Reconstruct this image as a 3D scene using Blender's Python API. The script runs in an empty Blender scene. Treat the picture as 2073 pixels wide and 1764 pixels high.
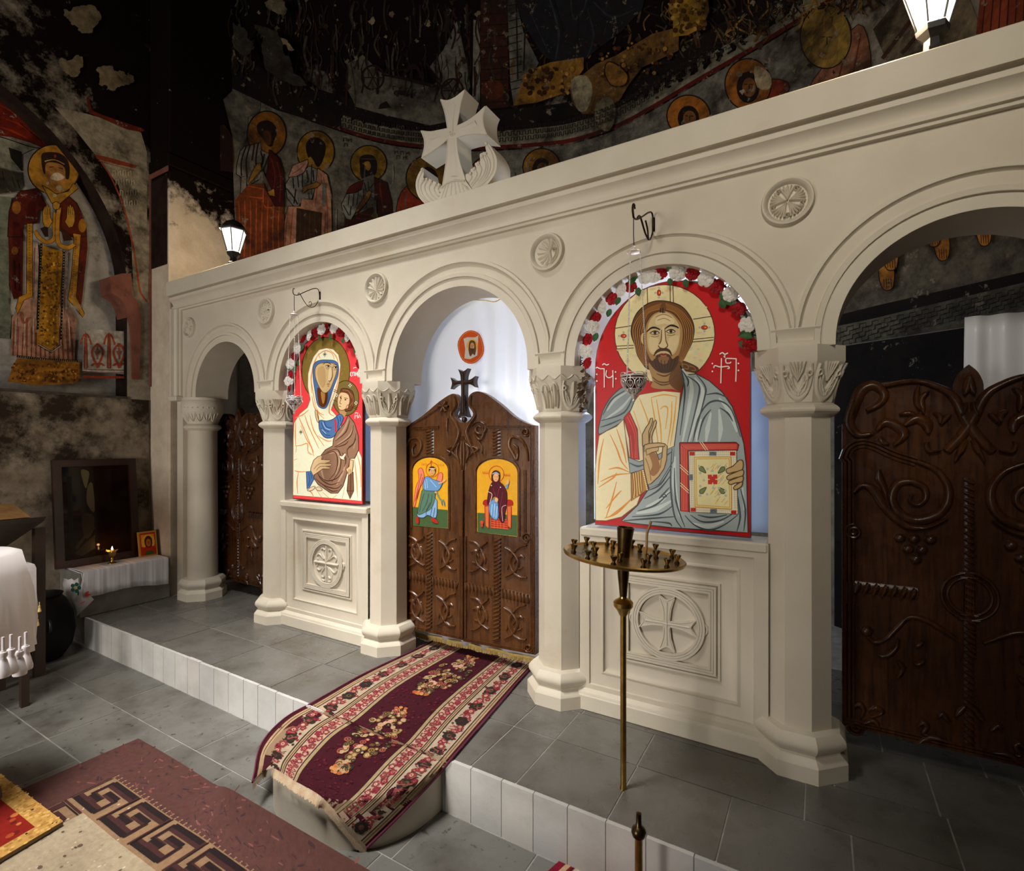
import bpy, math, random
from mathutils import Vector, Matrix, noise
from mathutils.geometry import tessellate_polygon
from math import sin, cos, pi, sqrt, radians, atan2, hypot
sc = bpy.context.scene
COL = sc.collection
rnd = random.Random(7)
# ---------------------------------------------------------------- camera
F, CX, CY, TH, HC, Y0 = 1050.0, 1036.5, 897.0, radians(30.75), 1.45, -2.56
cam = bpy.data.cameras.new('camera'); co = bpy.data.objects.new('camera', cam); COL.objects.link(co)
cam.sensor_fit = 'HORIZONTAL'; cam.sensor_width = 36; cam.lens = 36 * F / 2073
cam.shift_y = 15 / 2073; cam.clip_start = .05
co.location = (0, Y0, HC); co.rotation_euler = (pi / 2, 0, TH); sc.camera = co
cam.dof.use_dof = True; cam.dof.focus_distance = 3.4; cam.dof.aperture_fstop = 2.8
# ---------------------------------------------------------------- world, light, exposure
w = bpy.data.worlds.new('world'); sc.world = w; w.use_nodes = True
w.node_tree.nodes['Background'].inputs[0].default_value = (.80, .86, 1, 1)
w.node_tree.nodes['Background'].inputs[1].default_value = .022
def area(name, loc, to, sx, sy, power, color):
    l = bpy.data.lights.new(name, 'AREA'); l.shape = 'RECTANGLE'; l.size = sx; l.size_y = sy
    l.energy = power; l.color = color
    o = bpy.data.objects.new(name, l); COL.objects.link(o); o.location = loc
    o.rotation_euler = (Vector(to) - Vector(loc)).to_track_quat('-Z', 'Y').to_euler(); return o
def point(name, loc, power, color, r=.04):
    l = bpy.data.lights.new(name, 'POINT'); l.energy = power; l.color = color; l.shadow_soft_size = r
    o = bpy.data.objects.new(name, l); COL.objects.link(o); o.location = loc; return o
area('nave_doorway_light', (-2.9, -6.6, 1.2), (-2.5, 0, .8), 1.7, 2.2, 225, (1, .95, .89))
d = area('upper_right_fill_light', (.2, -3.4, 3.9), (.35, 0, 2.6), .8, .8, 11, (1, .92, .78)); d.data.spread = radians(75)  # unseen fill lamp added to brighten the upper right of the screen
d = area('dome_window_light', (-2.75, -2.7, 5.8), (-2.6, -.5, 0), 1.3, 1.3, 50, (1, .97, .94)); d.data.spread = radians(48)
d = area('apse_window_light', (-1.3, 2.3, 2.0), (-1.6, .4, 1.7), .8, 1.2, 90, (.78, .87, 1)); d.data.spread = radians(80)
sc.view_settings.view_transform = 'Standard'; sc.view_settings.look = 'None'
sc.view_settings.gamma = 1; sc.view_settings.use_curve_mapping = False
sc.view_settings.exposure = 0.0
# ---------------------------------------------------------------- measured points: pixel -> point on a plane of the place
def ray(u, v):
    a = (u - CX) / F; b = -(v - CY) / F
    return Vector((-sin(TH) + a * cos(TH), cos(TH) + a * sin(TH), b))
CAM = Vector((0, Y0, HC))
def aty(u, v, y):
    r = ray(u, v); return CAM + r * ((y - Y0) / r.y)
def atz(u, v, z):
    r = ray(u, v); return CAM + r * ((z - HC) / r.z)
def atx(u, v, x):
    r = ray(u, v); return CAM + r * (x / r.x)
# ---------------------------------------------------------------- colour and materials
def lin(c):
    return tuple(((x / 255) / 12.92 if x <= 10.3 else ((x / 255 + .055) / 1.055) ** 2.4) for x in c)
def nodes(name):
    m = bpy.data.materials.new(name); m.use_nodes = True
    nt = m.node_tree; b = nt.nodes['Principled BSDF']
    return m, nt, b
def N(nt, t, **k):
    n = nt.nodes.new(t)
    for a, v in k.items():
        if a.startswith('i_'): n.inputs[int(a[2:])].default_value = v
        else: setattr(n, a, v)
    return n
def L(nt, a, b): nt.links.new(a, b)
def noise_tex(nt, scale, detail=5, rough=.6, src=None, stretch=None):
    tc = N(nt, 'ShaderNodeTexCoord') if src is None else None
    s = tc.outputs['Object'] if src is None else src
    if stretch:
        mp = N(nt, 'ShaderNodeMapping'); mp.inputs['Scale'].default_value = stretch; L(nt, s, mp.inputs[0]); s = mp.outputs[0]
    n = N(nt, 'ShaderNodeTexNoise'); n.inputs['Scale'].default_value = scale
    n.inputs['Detail'].default_value = detail; n.inputs['Roughness'].default_value = rough
    L(nt, s, n.inputs['Vector']); return n.outputs['Fac']
def ramp(nt, f, p0, p1, c0=(0, 0, 0, 1), c1=(1, 1, 1, 1)):
    r = N(nt, 'ShaderNodeValToRGB'); e = r.color_ramp.elements
    e[0].position = p0; e[1].position = p1; e[0].color = c0; e[1].color = c1
    L(nt, f, r.inputs[0]); return r.outputs[0]
def mixc(nt, f, a, b, mode='MIX'):
    m = N(nt, 'ShaderNodeMix', data_type='RGBA', blend_type=mode)
    for s, v in ((m.inputs[0], f), (m.inputs[6], a), (m.inputs[7], b)):
        if hasattr(v, 'is_linked'): L(nt, v, s)
        elif isinstance(v, (int, float)): s.default_value = v
        else: s.default_value = (*v[:3], 1)
    return m.outputs[2]
def mat(name, c, c2=None, rough=.6, metal=0, scale=6, bump=0, bscale=60, lo=.35, hi=.7, stretch=None, c3=None, s3=2, lo3=.55, hi3=.7, detail=6, spec=None):
    m, nt, b = nodes(name)
    col = None
    if c2:
        f = ramp(nt, noise_tex(nt, scale, detail, stretch=stretch), lo, hi)
        col = mixc(nt, f, c, c2)
    if c3:
        f = ramp(nt, noise_tex(nt, s3, 6, .65), lo3, hi3)
        col = mixc(nt, f, col if col else c, c3)
    if col: L(nt, col, b.inputs['Base Color'])
    else: b.inputs['Base Color'].default_value = (*c, 1)
    b.inputs['Roughness'].default_value = rough; b.inputs['Metallic'].default_value = metal
    if spec is not None: b.inputs['Specular IOR Level'].default_value = spec
    if bump:
        bp = N(nt, 'ShaderNodeBump'); bp.inputs['Strength'].default_value = bump; bp.inputs['Distance'].default_value = .01
        L(nt, noise_tex(nt, bscale, 4, stretch=stretch), bp.inputs['Height']); L(nt, bp.outputs[0], b.inputs['Normal'])
    return m
def paintmat(name, rough=.45, soot=0, scale=3, bump=0, bscale=200, var=.12, lo=.5, hi=.62, sootc=(.010, .004, .002), spec=.2, vscale=35, flake=None):
    m, nt, b = nodes(name)
    at = N(nt, 'ShaderNodeVertexColor', layer_name='Col')
    geo = N(nt, 'ShaderNodeNewGeometry')
    col = at.outputs[0]
    f = ramp(nt, noise_tex(nt, vscale, 7, .7, src=geo.outputs['Position']), .34, .68, (1 - var, 1 - var, 1 - var, 1), (1, 1, 1, 1))
    col = mixc(nt, 1.0, col, f, 'MULTIPLY')
    if soot:
        f = ramp(nt, noise_tex(nt, scale, 8, .7, src=geo.outputs['Position']), lo, hi)
        mu = N(nt, 'ShaderNodeMath', operation='MULTIPLY'); L(nt, f, mu.inputs[0]); mu.inputs[1].default_value = soot
        col = mixc(nt, mu.outputs[0], col, sootc)
    if flake: col = mixc(nt, ramp(nt, noise_tex(nt, 8, 9, .75, src=geo.outputs['Position']), .60, .64), col, flake)
    L(nt, col, b.inputs['Base Color']); b.inputs['Roughness'].default_value = rough; b.inputs['Specular IOR Level'].default_value = spec
    if bump:
        bp = N(nt, 'ShaderNodeBump'); bp.inputs['Strength'].default_value = bump; bp.inputs['Distance'].default_value = .004
        L(nt, noise_tex(nt, bscale, 3, src=geo.outputs['Position']), bp.inputs['Height']); L(nt, bp.outputs[0], b.inputs['Normal'])
    return m
# ---------------------------------------------------------------- mesh builder
class MB:
    def __init__(s): s.v = []; s.f = []; s.mi = []; s.c = []; s.cur = 0; s.col = None
    def add(s, vs, fs):
        o = len(s.v); s.v += [tuple(p) for p in vs]
        for f in fs:
            s.f.append(tuple(i + o for i in f)); s.mi.append(s.cur); s.c.append(s.col)
    def box(s, x0, x1, y0, y1, z0, z1, b=0):
        if b:
            b = min(b, (x1 - x0) / 2.01, (y1 - y0) / 2.01, (z1 - z0) / 2.01)
            vs = []; idx = {}
            for sx in (0, 1):
                for sy in (0, 1):
                    for sz in (0, 1):
                        p = ((x0, x1)[sx], (y0, y1)[sy], (z0, z1)[sz]); d = (b if not sx else -b, b if not sy else -b, b if not sz else -b)
                        for ax in range(3):
                            q = [p[i] + (d[i] if i != ax else 0) for i in range(3)]
                            idx[sx, sy, sz, ax] = len(vs); vs.append(q)
            fs = []
            def face(lst): fs.append(lst)
            for ax in range(3):
                o = [i for i in range(3) if i != ax]
                for sd in (0, 1):
                    q = []
                    for a, c in ((0, 0), (1, 0), (1, 1), (0, 1)):
                        k = [0, 0, 0]; k[ax] = sd; k[o[0]] = a; k[o[1]] = c; q.append(idx[k[0], k[1], k[2], ax])
                    face(q)
                for a in (0, 1):
                    for c in (0, 1):
                        k0 = [0, 0, 0]; k1 = [0, 0, 0]; k1[ax] = 1; k0[o[0]] = k1[o[0]] = a; k0[o[1]] = k1[o[1]] = c
                        face([idx[(*k0, o[0])], idx[(*k1, o[0])], idx[(*k1, o[1])], idx[(*k0, o[1])]])
            for sx in (0, 1):
                for sy in (0, 1):
                    for sz in (0, 1): face([idx[sx, sy, sz, a] for a in range(3)])
            s.add(vs, fs); return
        vs = [(x, y, z) for x in (x0, x1) for y in (y0, y1) for z in (z0, z1)]
        s.add(vs, [(0, 1, 3, 2), (4, 6, 7, 5), (0, 4, 5, 1), (2, 3, 7, 6), (0, 2, 6, 4), (1, 5, 7, 3)])
    def loft(s, rings, closed=True, cap=True):
        n = len(rings[0]); vs = [p for r in rings for p in r]; fs = []
        for i in range(len(rings) - 1):
            for j in range(n if closed else n - 1):
                k = (j + 1) % n
                fs.append((i * n + j, i * n + k, (i + 1) * n + k, (i + 1) * n + j))
        if cap and closed:
            fs.append(tuple(range(n))[::-1]); fs.append(tuple((len(rings) - 1) * n + j for j in range(n)))
        s.add(vs, fs)
    def lathe(s, prof, c=(0, 0, 0), n=24, ph=0, sx=1, sy=1, cap=True):
        k = 1 / cos(pi / n) if n == 8 else 1
        s.loft([[(c[0] + r * k * sx * cos(ph + 2 * pi * j / n), c[1] + r * k * sy * sin(ph + 2 * pi * j / n), c[2] + z) for j in range(n)] for r, z in prof], cap=cap)
    def tube(s, pts, r, n=8, closed=False):
        pts = [Vector(p) for p in pts]; rr = r if isinstance(r, (list, tuple)) else [r] * len(pts)
        rings = []; up = None; m = len(pts)
        for i, p in enumerate(pts):
            a = pts[(i - 1) % m] if closed else pts[max(i - 1, 0)]; b = pts[(i + 1) % m] if closed else pts[min(i + 1, m - 1)]
            t = (b - a)
            t = t.normalized() if t.length > 1e-9 else Vector((0, 0, 1))
            if up is None: up = Vector((0, 0, 1)) if abs(t.z) < .9 else Vector((1, 0, 0))
            x = t.cross(up)
            if x.length < 1e-6: x = t.cross(Vector((1, .3, 0)))
            x.normalize(); up = x.cross(t).normalized()
            rings.append([p + (x * cos(2 * pi * j / n) + up * sin(2 * pi * j / n)) * rr[i] for j in range(n)])
        if closed: rings.append(rings[0])
        s.loft(rings, cap=not closed)
    def ball(s, c, r, n=10, m=6, sc3=(1, 1, 1)):
        prof = [(max(1e-4, sin(pi * i / m)) * r, -cos(pi * i / m) * r) for i in range(m + 1)]
        s.loft([[(c[0] + q * sc3[0] * cos(2 * pi * j / n), c[1] + q * sc3[1] * sin(2 * pi * j / n), c[2] + z * sc3[2]) for j in range(n)] for q, z in prof])
    def poly(s, loops, fn, flip=False):
        """fill (with holes) in 2D, placed by fn(a,b)"""
        ls = [[Vector((p[0], p[1], 0)) for p in l] for l in loops]
        flat = [p for l in ls for p in l]
        s.add([fn(p.x, p.y) for p in flat], [t[::-1] if flip else t for t in tessellate_polygon(ls)])
    def prism(s, loops, f0, f1):
        s.poly(loops, f0); s.poly(loops, f1)
        for l in loops:
            n = len(l); s.add([f0(*p) for p in l] + [f1(*p) for p in l], [(i, (i + 1) % n, n + (i + 1) % n, n + i) for i in range(n)])
    def sweep(s, path, prof, fn, closed=False):
        """moulding: path 2D, prof list of (offset to the left of travel, depth); fn(a,b,depth)"""
        n = len(path); rings = []
        for i in range(n):
            p = path[i]; a = path[(i - 1) % n] if closed or i else None; b = path[(i + 1) % n] if closed or i < n - 1 else None
            def nrm(u, v):
                d = hypot(v[0] - u[0], v[1] - u[1]) or 1e-9; return (-(v[1] - u[1]) / d, (v[0] - u[0]) / d)
            if a is None: m = nrm(p, b)
            elif b is None: m = nrm(a, p)
            else:
                n1, n2 = nrm(a, p), nrm(p, b); mx, my = n1[0] + n2[0], n1[1] + n2[1]; d = hypot(mx, my) or 1
                k = 1 / max(.35, (mx * n1[0] + my * n1[1]) / d); m = (mx / d * k, my / d * k)
            rings.append([fn(p[0] + m[0] * o, p[1] + m[1] * o, d) for o, d in prof])
        if closed: rings.append(rings[0])
        s.loft(rings, closed=False)
    def relief(s, pts, w, h, fn, k=5):
        """carved strand with a rounded section; w, h numbers or lists; fn(a,b,height)"""
        n = len(pts); W = w if isinstance(w, (list, tuple)) else [w] * n; H = h if isinstance(h, (list, tuple)) else [h] * n
        if len(W) != n: W = resamp(W, n)
        if len(H) != n: H = resamp(H, n)
        rings = []
        for i in range(n):
            a = pts[max(i - 1, 0)]; b = pts[min(i + 1, n - 1)]; d = hypot(b[0] - a[0], b[1] - a[1]) or 1e-9
            nx, ny = -(b[1] - a[1]) / d, (b[0] - a[0]) / d
            rings.append([fn(pts[i][0] + nx * W[i] * (2 * j / (k - 1) - 1), pts[i][1] + ny * W[i] * (2 * j / (k - 1) - 1), H[i] * sqrt(max(0, 1 - (2 * j / (k - 1) - 1) ** 2)) - .0004) for j in range(k)])
        s.loft(rings, closed=False)
    def build(s, name, mats, parent=None, smooth=0, loc=None, **props):
        me = bpy.data.meshes.new(name); me.from_pydata(s.v, [], s.f)
        mats = mats if isinstance(mats, (list, tuple)) else [mats]
        for m in mats: me.materials.append(m)
        me.polygons.foreach_set('material_index', s.mi)
        if any(c is not None for c in s.c):
            a = me.color_attributes.new('Col', 'FLOAT_COLOR', 'CORNER'); buf = []
            for f, c in zip(s.f, s.c): buf += list((*(c or (.5, .5, .5)), 1)) * len(f)
            a.data.foreach_set('color', buf)
        me.validate()
        import bmesh
        b = bmesh.new(); b.from_mesh(me)
        if smooth:
            bmesh.ops.remove_doubles(b, verts=b.verts, dist=1e-5)
        bmesh.ops.recalc_face_normals(b, faces=b.faces); b.to_mesh(me); b.free()
        if smooth:
            me.polygons.foreach_set('use_smooth', [True] * len(me.polygons)); me.set_sharp_from_angle(angle=radians(smooth))
        o = bpy.data.objects.new(name, me); COL.objects.link(o)
        if parent: o.parent = parent
        if loc: o.location = loc
        for k2, v2 in props.items(): o[k2] = v2
        return o
def resamp(a, n):
    r = []
    for i in range(n):
        t = i / max(1, n - 1) * (len(a) - 1); k = min(int(t), len(a) - 2); r.append(a[k] + (a[k + 1] - a[k]) * (t - k))
    return r
def cr(pts, n=6, closed=False):
    """Catmull-Rom through points"""
    m = len(pts); out = []
    if m < 3 and not closed: return list(pts)
    for i in range(m if closed else m - 1):
        g = lambda j: pts[j % m] if closed else pts[min(max(j, 0), m - 1)]
        p0, p1, p2, p3 = g(i - 1), g(i), g(i + 1), g(i + 2)
        for k in range(n):
            t = k / n
            out.append(tuple(.5 * (2 * b + (c - a) * t + (2 * a - 5 * b + 4 * c - d) * t * t + (3 * b - a - 3 * c + d) * t ** 3) for a, b, c, d in zip(p0, p1, p2, p3)))
    if not closed: out.append(tuple(pts[-1]))
    return out
def arc(cx, cy, r, a0, a1, n=16, ry=None):
    return [(cx + r * cos(radians(a0 + (a1 - a0) * i / n)), cy + (ry or r) * sin(radians(a0 + (a1 - a0) * i / n))) for i in range(n + 1)]
def spiral(cx, cy, r0, r1, a0, turns, n=22):
    return [(cx + (r0 + (r1 - r0) * i / n) * cos(radians(a0) + 2 * pi * turns * i / n), cy + (r0 + (r1 - r0) * i / n) * sin(radians(a0) + 2 * pi * turns * i / n)) for i in range(n + 1)]
def thing(name, label, cat, loc=(0, 0, 0), group=None, kind=None):
    o = bpy.data.objects.new(name, None); COL.objects.link(o); o.location = loc; o.empty_display_size = .05
    tag(o, label, cat, group, kind); return o
def tag(o, label=None, cat=None, group=None, kind=None):
    for k, v in (('label', label), ('category', cat), ('group', group), ('kind', kind)):
        if v: o[k] = v
    return o
# ---------------------------------------------------------------- flat painting: layers of filled shapes and brush lines
class Paint:
    def __init__(s, fn, eps=.00025, gain=1.25, maxe=None): s.m = MB(); s.fn = fn; s.k = 0; s.eps = eps; s.g = gain; s.maxe = maxe; s.cyc = 0; s.lw = 1
    def level(s):
        h = s.k * s.eps; s.k += 1
        if s.cyc and s.k >= s.cyc[1]: s.k = s.cyc[0]
        return h
    def cycle(s, n=14): s.k = max(s.k, s.cyc[1] if s.cyc else 0); s.cyc = (s.k, s.k + n)
    def grid(s, a0, l0, a1, l1, c, st=.02):
        s.m.col = s.color(c); h = s.level(); na, nl = max(1, round((a1 - a0) / st)), max(1, round((l1 - l0) / st))
        s.m.add([s.fn(a0 + (a1 - a0) * i / na, l0 + (l1 - l0) * j / nl, h) for j in range(nl + 1) for i in range(na + 1)], [(j * (na + 1) + i, j * (na + 1) + i + 1, (j + 1) * (na + 1) + i + 1, (j + 1) * (na + 1) + i) for j in range(nl) for i in range(na)])
    def color(s, c): return tuple(min(.9, x * s.g) for x in lin(c))
    def tri(s, pts, tris):
        h = s.level()
        if not s.maxe:
            s.m.add([s.fn(p[0], p[1], h) for p in pts], tris); return
        st = [tuple(pts[i] for i in t) for t in tris]; vs = []; fs = []; E = s.maxe
        while st:
            a, b, c = st.pop(); d = [hypot(a[0] - b[0], a[1] - b[1]), hypot(b[0] - c[0], b[1] - c[1]), hypot(c[0] - a[0], c[1] - a[1])]
            q = max(d)
            if q > E:
                i = d.index(q); a, b, c = ((a, b, c), (b, c, a), (c, a, b))[i]; m = ((a[0] + b[0]) / 2, (a[1] + b[1]) / 2)
                st += [(a, m, c), (m, b, c)]
            else: fs.append((len(vs), len(vs) + 1, len(vs) + 2)); vs += [a, b, c]
        s.m.add([s.fn(p[0], p[1], h) for p in vs], fs)
    def fill(s, pts, c, smooth=0, edge=None, ew=0):
        p = cr(pts, smooth, True) if smooth else list(pts)
        s.m.col = s.color(c); s.tri(p, tessellate_polygon([[Vector((a, b, 0)) for a, b in p]]))
        if edge: s.line(p + [p[0]], ew, edge)
    def line(s, pts, w, c, smooth=0):
        p = cr(pts, smooth) if smooth else list(pts); n = len(p)
        W = resamp(w, n) if isinstance(w, (list, tuple)) else [w] * n
        vs = []
        for i in range(n):
            a = p[max(i - 1, 0)]; b = p[min(i + 1, n - 1)]; d = hypot(b[0] - a[0], b[1] - a[1]) or 1e-9
            nx, ny = -(b[1] - a[1]) / d * W[i] / 2 * s.lw, (b[0] - a[0]) / d * W[i] / 2 * s.lw
            vs += [(p[i][0] + nx, p[i][1] + ny), (p[i][0] - nx, p[i][1] - ny)]
        s.m.col = s.color(c); s.tri(vs, [t for i in range(n - 1) for t in ((2 * i, 2 * i + 1, 2 * i + 3), (2 * i, 2 * i + 3, 2 * i + 2))])
    def lines(s, rows, w, c, smooth=5):
        for r in rows: s.line(r, w, c, smooth)
    def dot(s, x, y, r, c, ry=None, n=14, rot=0):
        s.fill([(x + r * cos(2 * pi * i / n) * cos(rot) - (ry or r) * sin(2 * pi * i / n) * sin(rot), y + r * cos(2 * pi * i / n) * sin(rot) + (ry or r) * sin(2 * pi * i / n) * cos(rot)) for i in range(n)], c)
# ================================================================ materials of the place
def wallmat(name, pa, pb, soot, bias, zs, zc, sc1=1.3, lo=.46, hi=.56, warm=None):
    """old lime plaster: two greys, worn and blackened by candle smoke the higher it stands"""
    m, nt, b = nodes(name); geo = N(nt, 'ShaderNodeNewGeometry'); P = geo.outputs['Position']
    c = mixc(nt, ramp(nt, noise_tex(nt, 5, 8, .7, src=P), .35, .68), pa, pb)
    if warm: c = mixc(nt, ramp(nt, noise_tex(nt, 2.3, 6, .6, src=P), .55, .72), c, warm)
    sx = N(nt, 'ShaderNodeSeparateXYZ'); L(nt, P, sx.inputs[0])
    h = N(nt, 'ShaderNodeMath', operation='MULTIPLY_ADD'); L(nt, sx.outputs[2], h.inputs[0]); h.inputs[1].default_value = zs; h.inputs[2].default_value = -zc * zs + bias
    ad = N(nt, 'ShaderNodeMath', operation='ADD'); L(nt, h.outputs[0], ad.inputs[0]); L(nt, noise_tex(nt, sc1, 10, .72, src=P), ad.inputs[1])
    s = ramp(nt, ad.outputs[0], lo, hi)
    c = mixc(nt, s, c, soot)
    fl = ramp(nt, noise_tex(nt, 7, 9, .75, src=P), .66, .70)
    c = mixc(nt, fl, c, tuple(x * .55 for x in pa))
    L(nt, c, b.inputs['Base Color']); b.inputs['Roughness'].default_value = .8; b.inputs['Specular IOR Level'].default_value = .08
    bp = N(nt, 'ShaderNodeBump'); bp.inputs['Strength'].default_value = .5; bp.inputs['Distance'].default_value = .01
    L(nt, noise_tex(nt, 14, 8, .7, src=P), bp.inputs['Height']); L(nt, bp.outputs[0], b.inputs['Normal'])
    return m
SOOT = (.006, .0025, .0015)
M_left = wallmat('sooty_plaster_left', (.34, .29, .22), (.13, .10, .07), SOOT, 0, .10, 3.55)
M_apse = wallmat('sooty_plaster_apse', (.22, .19, .15), (.08, .062, .042), SOOT, .02, .16, 4.85)
M_dado = wallmat('stained_plaster_dado', (.30, .245, .18), (.12, .088, .055), (.03, .02, .013), -.02, .12, 1.35)
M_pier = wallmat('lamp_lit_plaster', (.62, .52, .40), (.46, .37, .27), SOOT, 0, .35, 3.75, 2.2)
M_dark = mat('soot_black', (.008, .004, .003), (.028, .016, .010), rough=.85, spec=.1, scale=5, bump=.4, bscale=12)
M_flag = None
def stonetile(name, a, b2, dark, rough, spots=0):
    m, nt, b = nodes(name); geo = N(nt, 'ShaderNodeNewGeometry'); P = geo.outputs['Position']; oi = N(nt, 'ShaderNodeObjectInfo')
    c = mixc(nt, oi.outputs['Random'], a, b2)
    c = mixc(nt, ramp(nt, noise_tex(nt, 3.5, 7, .65, src=P), .45, .75), c, dark)
    if spots: c = mixc(nt, ramp(nt, noise_tex(nt, 24, 5, .6, src=P), .62, .68), c, tuple(x * .35 for x in a))
    L(nt, c, b.inputs['Base Color'])
    r = ramp(nt, noise_tex(nt, 9, 5, src=P), .3, .8, (rough - .1,) * 3 + (1,), (rough + .2,) * 3 + (1,)); L(nt, r, b.inputs['Roughness'])
    bp = N(nt, 'ShaderNodeBump'); bp.inputs['Strength'].default_value = .25; bp.inputs['Distance'].default_value = .004
    L(nt, noise_tex(nt, 40, 6, .7, src=P), bp.inputs['Height']); L(nt, bp.outputs[0], b.inputs['Normal']); return m
M_flag = stonetile('grey_flagstone', (.125, .12, .105), (.165, .16, .142), (.06, .052, .042), .36, 1)
M_flag2 = stonetile('smooth_grey_flagstone', (.125, .12, .107), (.16, .15, .132), (.075, .066, .05), .30)
M_mort = mat('pale_mortar', (.36, .345, .31), (.2, .185, .16), rough=.9, scale=9)
M_riser = stonetile('pale_riser_stone', (.50, .49, .47), (.56, .53, .48), (.40, .385, .35), .55)
# ================================================================ floor and platform
unit = MB(); unit.box(0, 1, 0, 1, 0, 1); unit_me = None
def slab_piece(name, parent, m, x0, x1, y0, y1, z0, z1, cache={}):
    k = m.name
    if k not in cache:
        o = unit.build(name, m, parent); cache[k] = o.data
    else:
        o = bpy.data.objects.new(name, cache[k]); COL.objects.link(o); o.parent = parent
    o.location = (x0, y0, z0); o.scale = (x1 - x0, y1 - y0, z1 - z0); return o
b = MB(); b.box(-6, 2.2, -4.2, -.62, -.34, -.2425)
floor = b.build('floor', M_mort, kind='structure')
g = .0035
def course(parent, m, y0, y1, xs, z):
    for a, c in zip(xs, xs[1:]):
        dz = rnd.uniform(-.0012, .0012)
        slab_piece('flagstone', parent, m, a + g, c - g, y0 + g, y1 - g, z - .02, z + dz)
course(floor, M_flag, -1.0, -.675, [-5.62, -5.05, -4.47, -3.95, -3.555, -2.95, -2.38, -1.50, -1.0, -.45, .2, .8], -.24)
course(floor, M_flag, -1.37, -1.0, [-5.62, -4.95, -4.22, -3.80, -3.087, -2.6, -2.1, -1.55, -1.12, -.6, 0, .6], -.24)
course(floor, M_flag, -1.75, -1.37, [-5.62, -5.2, -4.54, -3.79, -3.4, -2.75, -2.2, -1.6, -.9, -.3, .4], -.24)
course(floor, M_flag, -2.15, -1.75, [-5.62, -4.9, -4.2, -3.5, -2.9, -2.2, -1.6, -1.0, -.4, .3], -.24)
course(floor, M_flag, -2.6, -2.15, [-5.62, -4.6, -3.8, -3.1, -2.4, -1.7, -1.0, -.3, .4], -.24)
b = MB(); b.box(-5.66, 1.9, -.652, 3.2, -.26, -.003)
plat = b.build('platform', M_mort, kind='structure')
course(plat, M_flag2, -.6575, -.272, [-5.262, -4.88, -4.10, -3.418, -2.806, -2.40, -1.95, -1.349, -1.115, -.706, -.312, .096, .55, 1.0, 1.5], 0)
course(plat, M_flag2, -.272, .02, [-5.262, -4.69, -4.096, -3.379, -2.787, -2.4, -1.9, -1.35, -1.114, -.709, -.055, .42, .9, 1.5], 0)
course(plat, M_flag2, .02, .42, [-5.262, -4.75, -4.3, -3.9, -3.3, -2.7, -2.2, -1.6, -1.1, -.5, .05, .40, .72, 1.2, 1.6], 0)
course(plat, M_flag2, .42, .85, [-5.262, -4.8, -4.35, -3.8, -3.2, -2.6, -2.0, -1.4, -.8, -.2, .25, .62, 1.1, 1.6], 0)
course(plat, M_flag2, .85, 1.35, [-5.0, -4.2, -3.5, -2.8, -2.1, -1.4, -.7, 0, .5, 1.0, 1.6], 0)
x = -5.262
while x < .9:
    wd = rnd.choice((.145, .155, .16, .17)); slab_piece('riser_tile', plat, M_riser, x + .0015, x + wd - .0015, -.672, -.650, -.243, -.0015 + rnd.uniform(-.001, .001)); x += wd
# rounded stone step in front of the doors
M_cream = mat('smooth_cream_stone', (.56, .50, .40), (.50, .43, .33), rough=.5, scale=5, c3=(.42, .34, .24), s3=1.6, lo3=.58, hi3=.8, bump=.06)
SX, SY, SRX, SRY = -1.93, -.664, .43, .445
def sup(k=1): return [(SX + SRX * k * math.copysign(abs(cos(a)) ** .8, cos(a)), SY - SRY * k * abs(sin(a)) ** .8) for a in [pi * i / 56 for i in range(57)]]
b = MB(); e, e2 = sup(), sup(.975)
b.loft([[(x, y, -.24) for x, y in e], [(x, y, -.044) for x, y in e], [(x, y, -.032) for x, y in e2]])
step = b.build('rounded_step', M_cream, smooth=40); tag(step, 'rounded cream stone step under the front end of the red runner', 'step')
# ================================================================ walls
WX = -5.65
b = MB()
niche = [(-3.4, 1.885)] + [(-1.8 + 1.6 * cos(t), 2.9 + 1.6 * sin(t)) for t in [pi - pi * i / 40 for i in range(41)]] + [(-.2, 1.885)]
outer = [(-6, -.3), (0.02, -.3), (0.02, 7.2), (-6, 7.2)]
b.poly([outer, niche], lambda y, z: (WX, y, z))
lw = b.build('wall_left', M_left, kind='structure')
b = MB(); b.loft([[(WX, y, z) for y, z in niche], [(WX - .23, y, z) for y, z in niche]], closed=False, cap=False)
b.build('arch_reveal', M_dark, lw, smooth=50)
M_sill = mat('blackened_ledge', (.02, .013, .009), (.08, .06, .045), rough=.8, scale=8)
b = MB(); b.box(WX - .23, WX + .015, -3.4, -.2, 1.865, 1.888); b.build('ledge', M_sill, lw)
M_niche = wallmat('pale_niche_plaster', (.42, .39, .34), (.22, .20, .165), SOOT, -.11, .12, 3.5)
b = MB(); b.poly([niche], lambda y, z: (WX - .23, y, z)); b.build('niche_back', M_niche, lw)
b = MB(); b.box(WX, WX + .012, -6, -.02, -.3, 1.865); b.build('dado_plaster', M_dado, lw)
# red impost at the foot of the niche arch
M_red = mat('worn_red_plaster', (.13, .032, .015), (.19, .065, .038), rough=.8, scale=6, c3=(.06, .02, .012), s3=5, bump=.3, bscale=20)
b = MB(); pr = [(-.345, 2.985), (-.25, 3.04), (-.175, 3.06), (-.165, 2.86), (-.118, 2.80), (-.092, 2.66), (-.098, 2.35), (-.110, 2.06), (-.165, 2.06), (-.172, 2.38), (-.185, 2.58), (-.225, 2.74), (-.262, 2.80), (-.33, 2.835)]
b.prism([pr], lambda y, z: (WX - .2, y, z), lambda y, z: (WX + .022, y, z)); b.build('arch_impost', M_red, lw, smooth=40)
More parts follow.
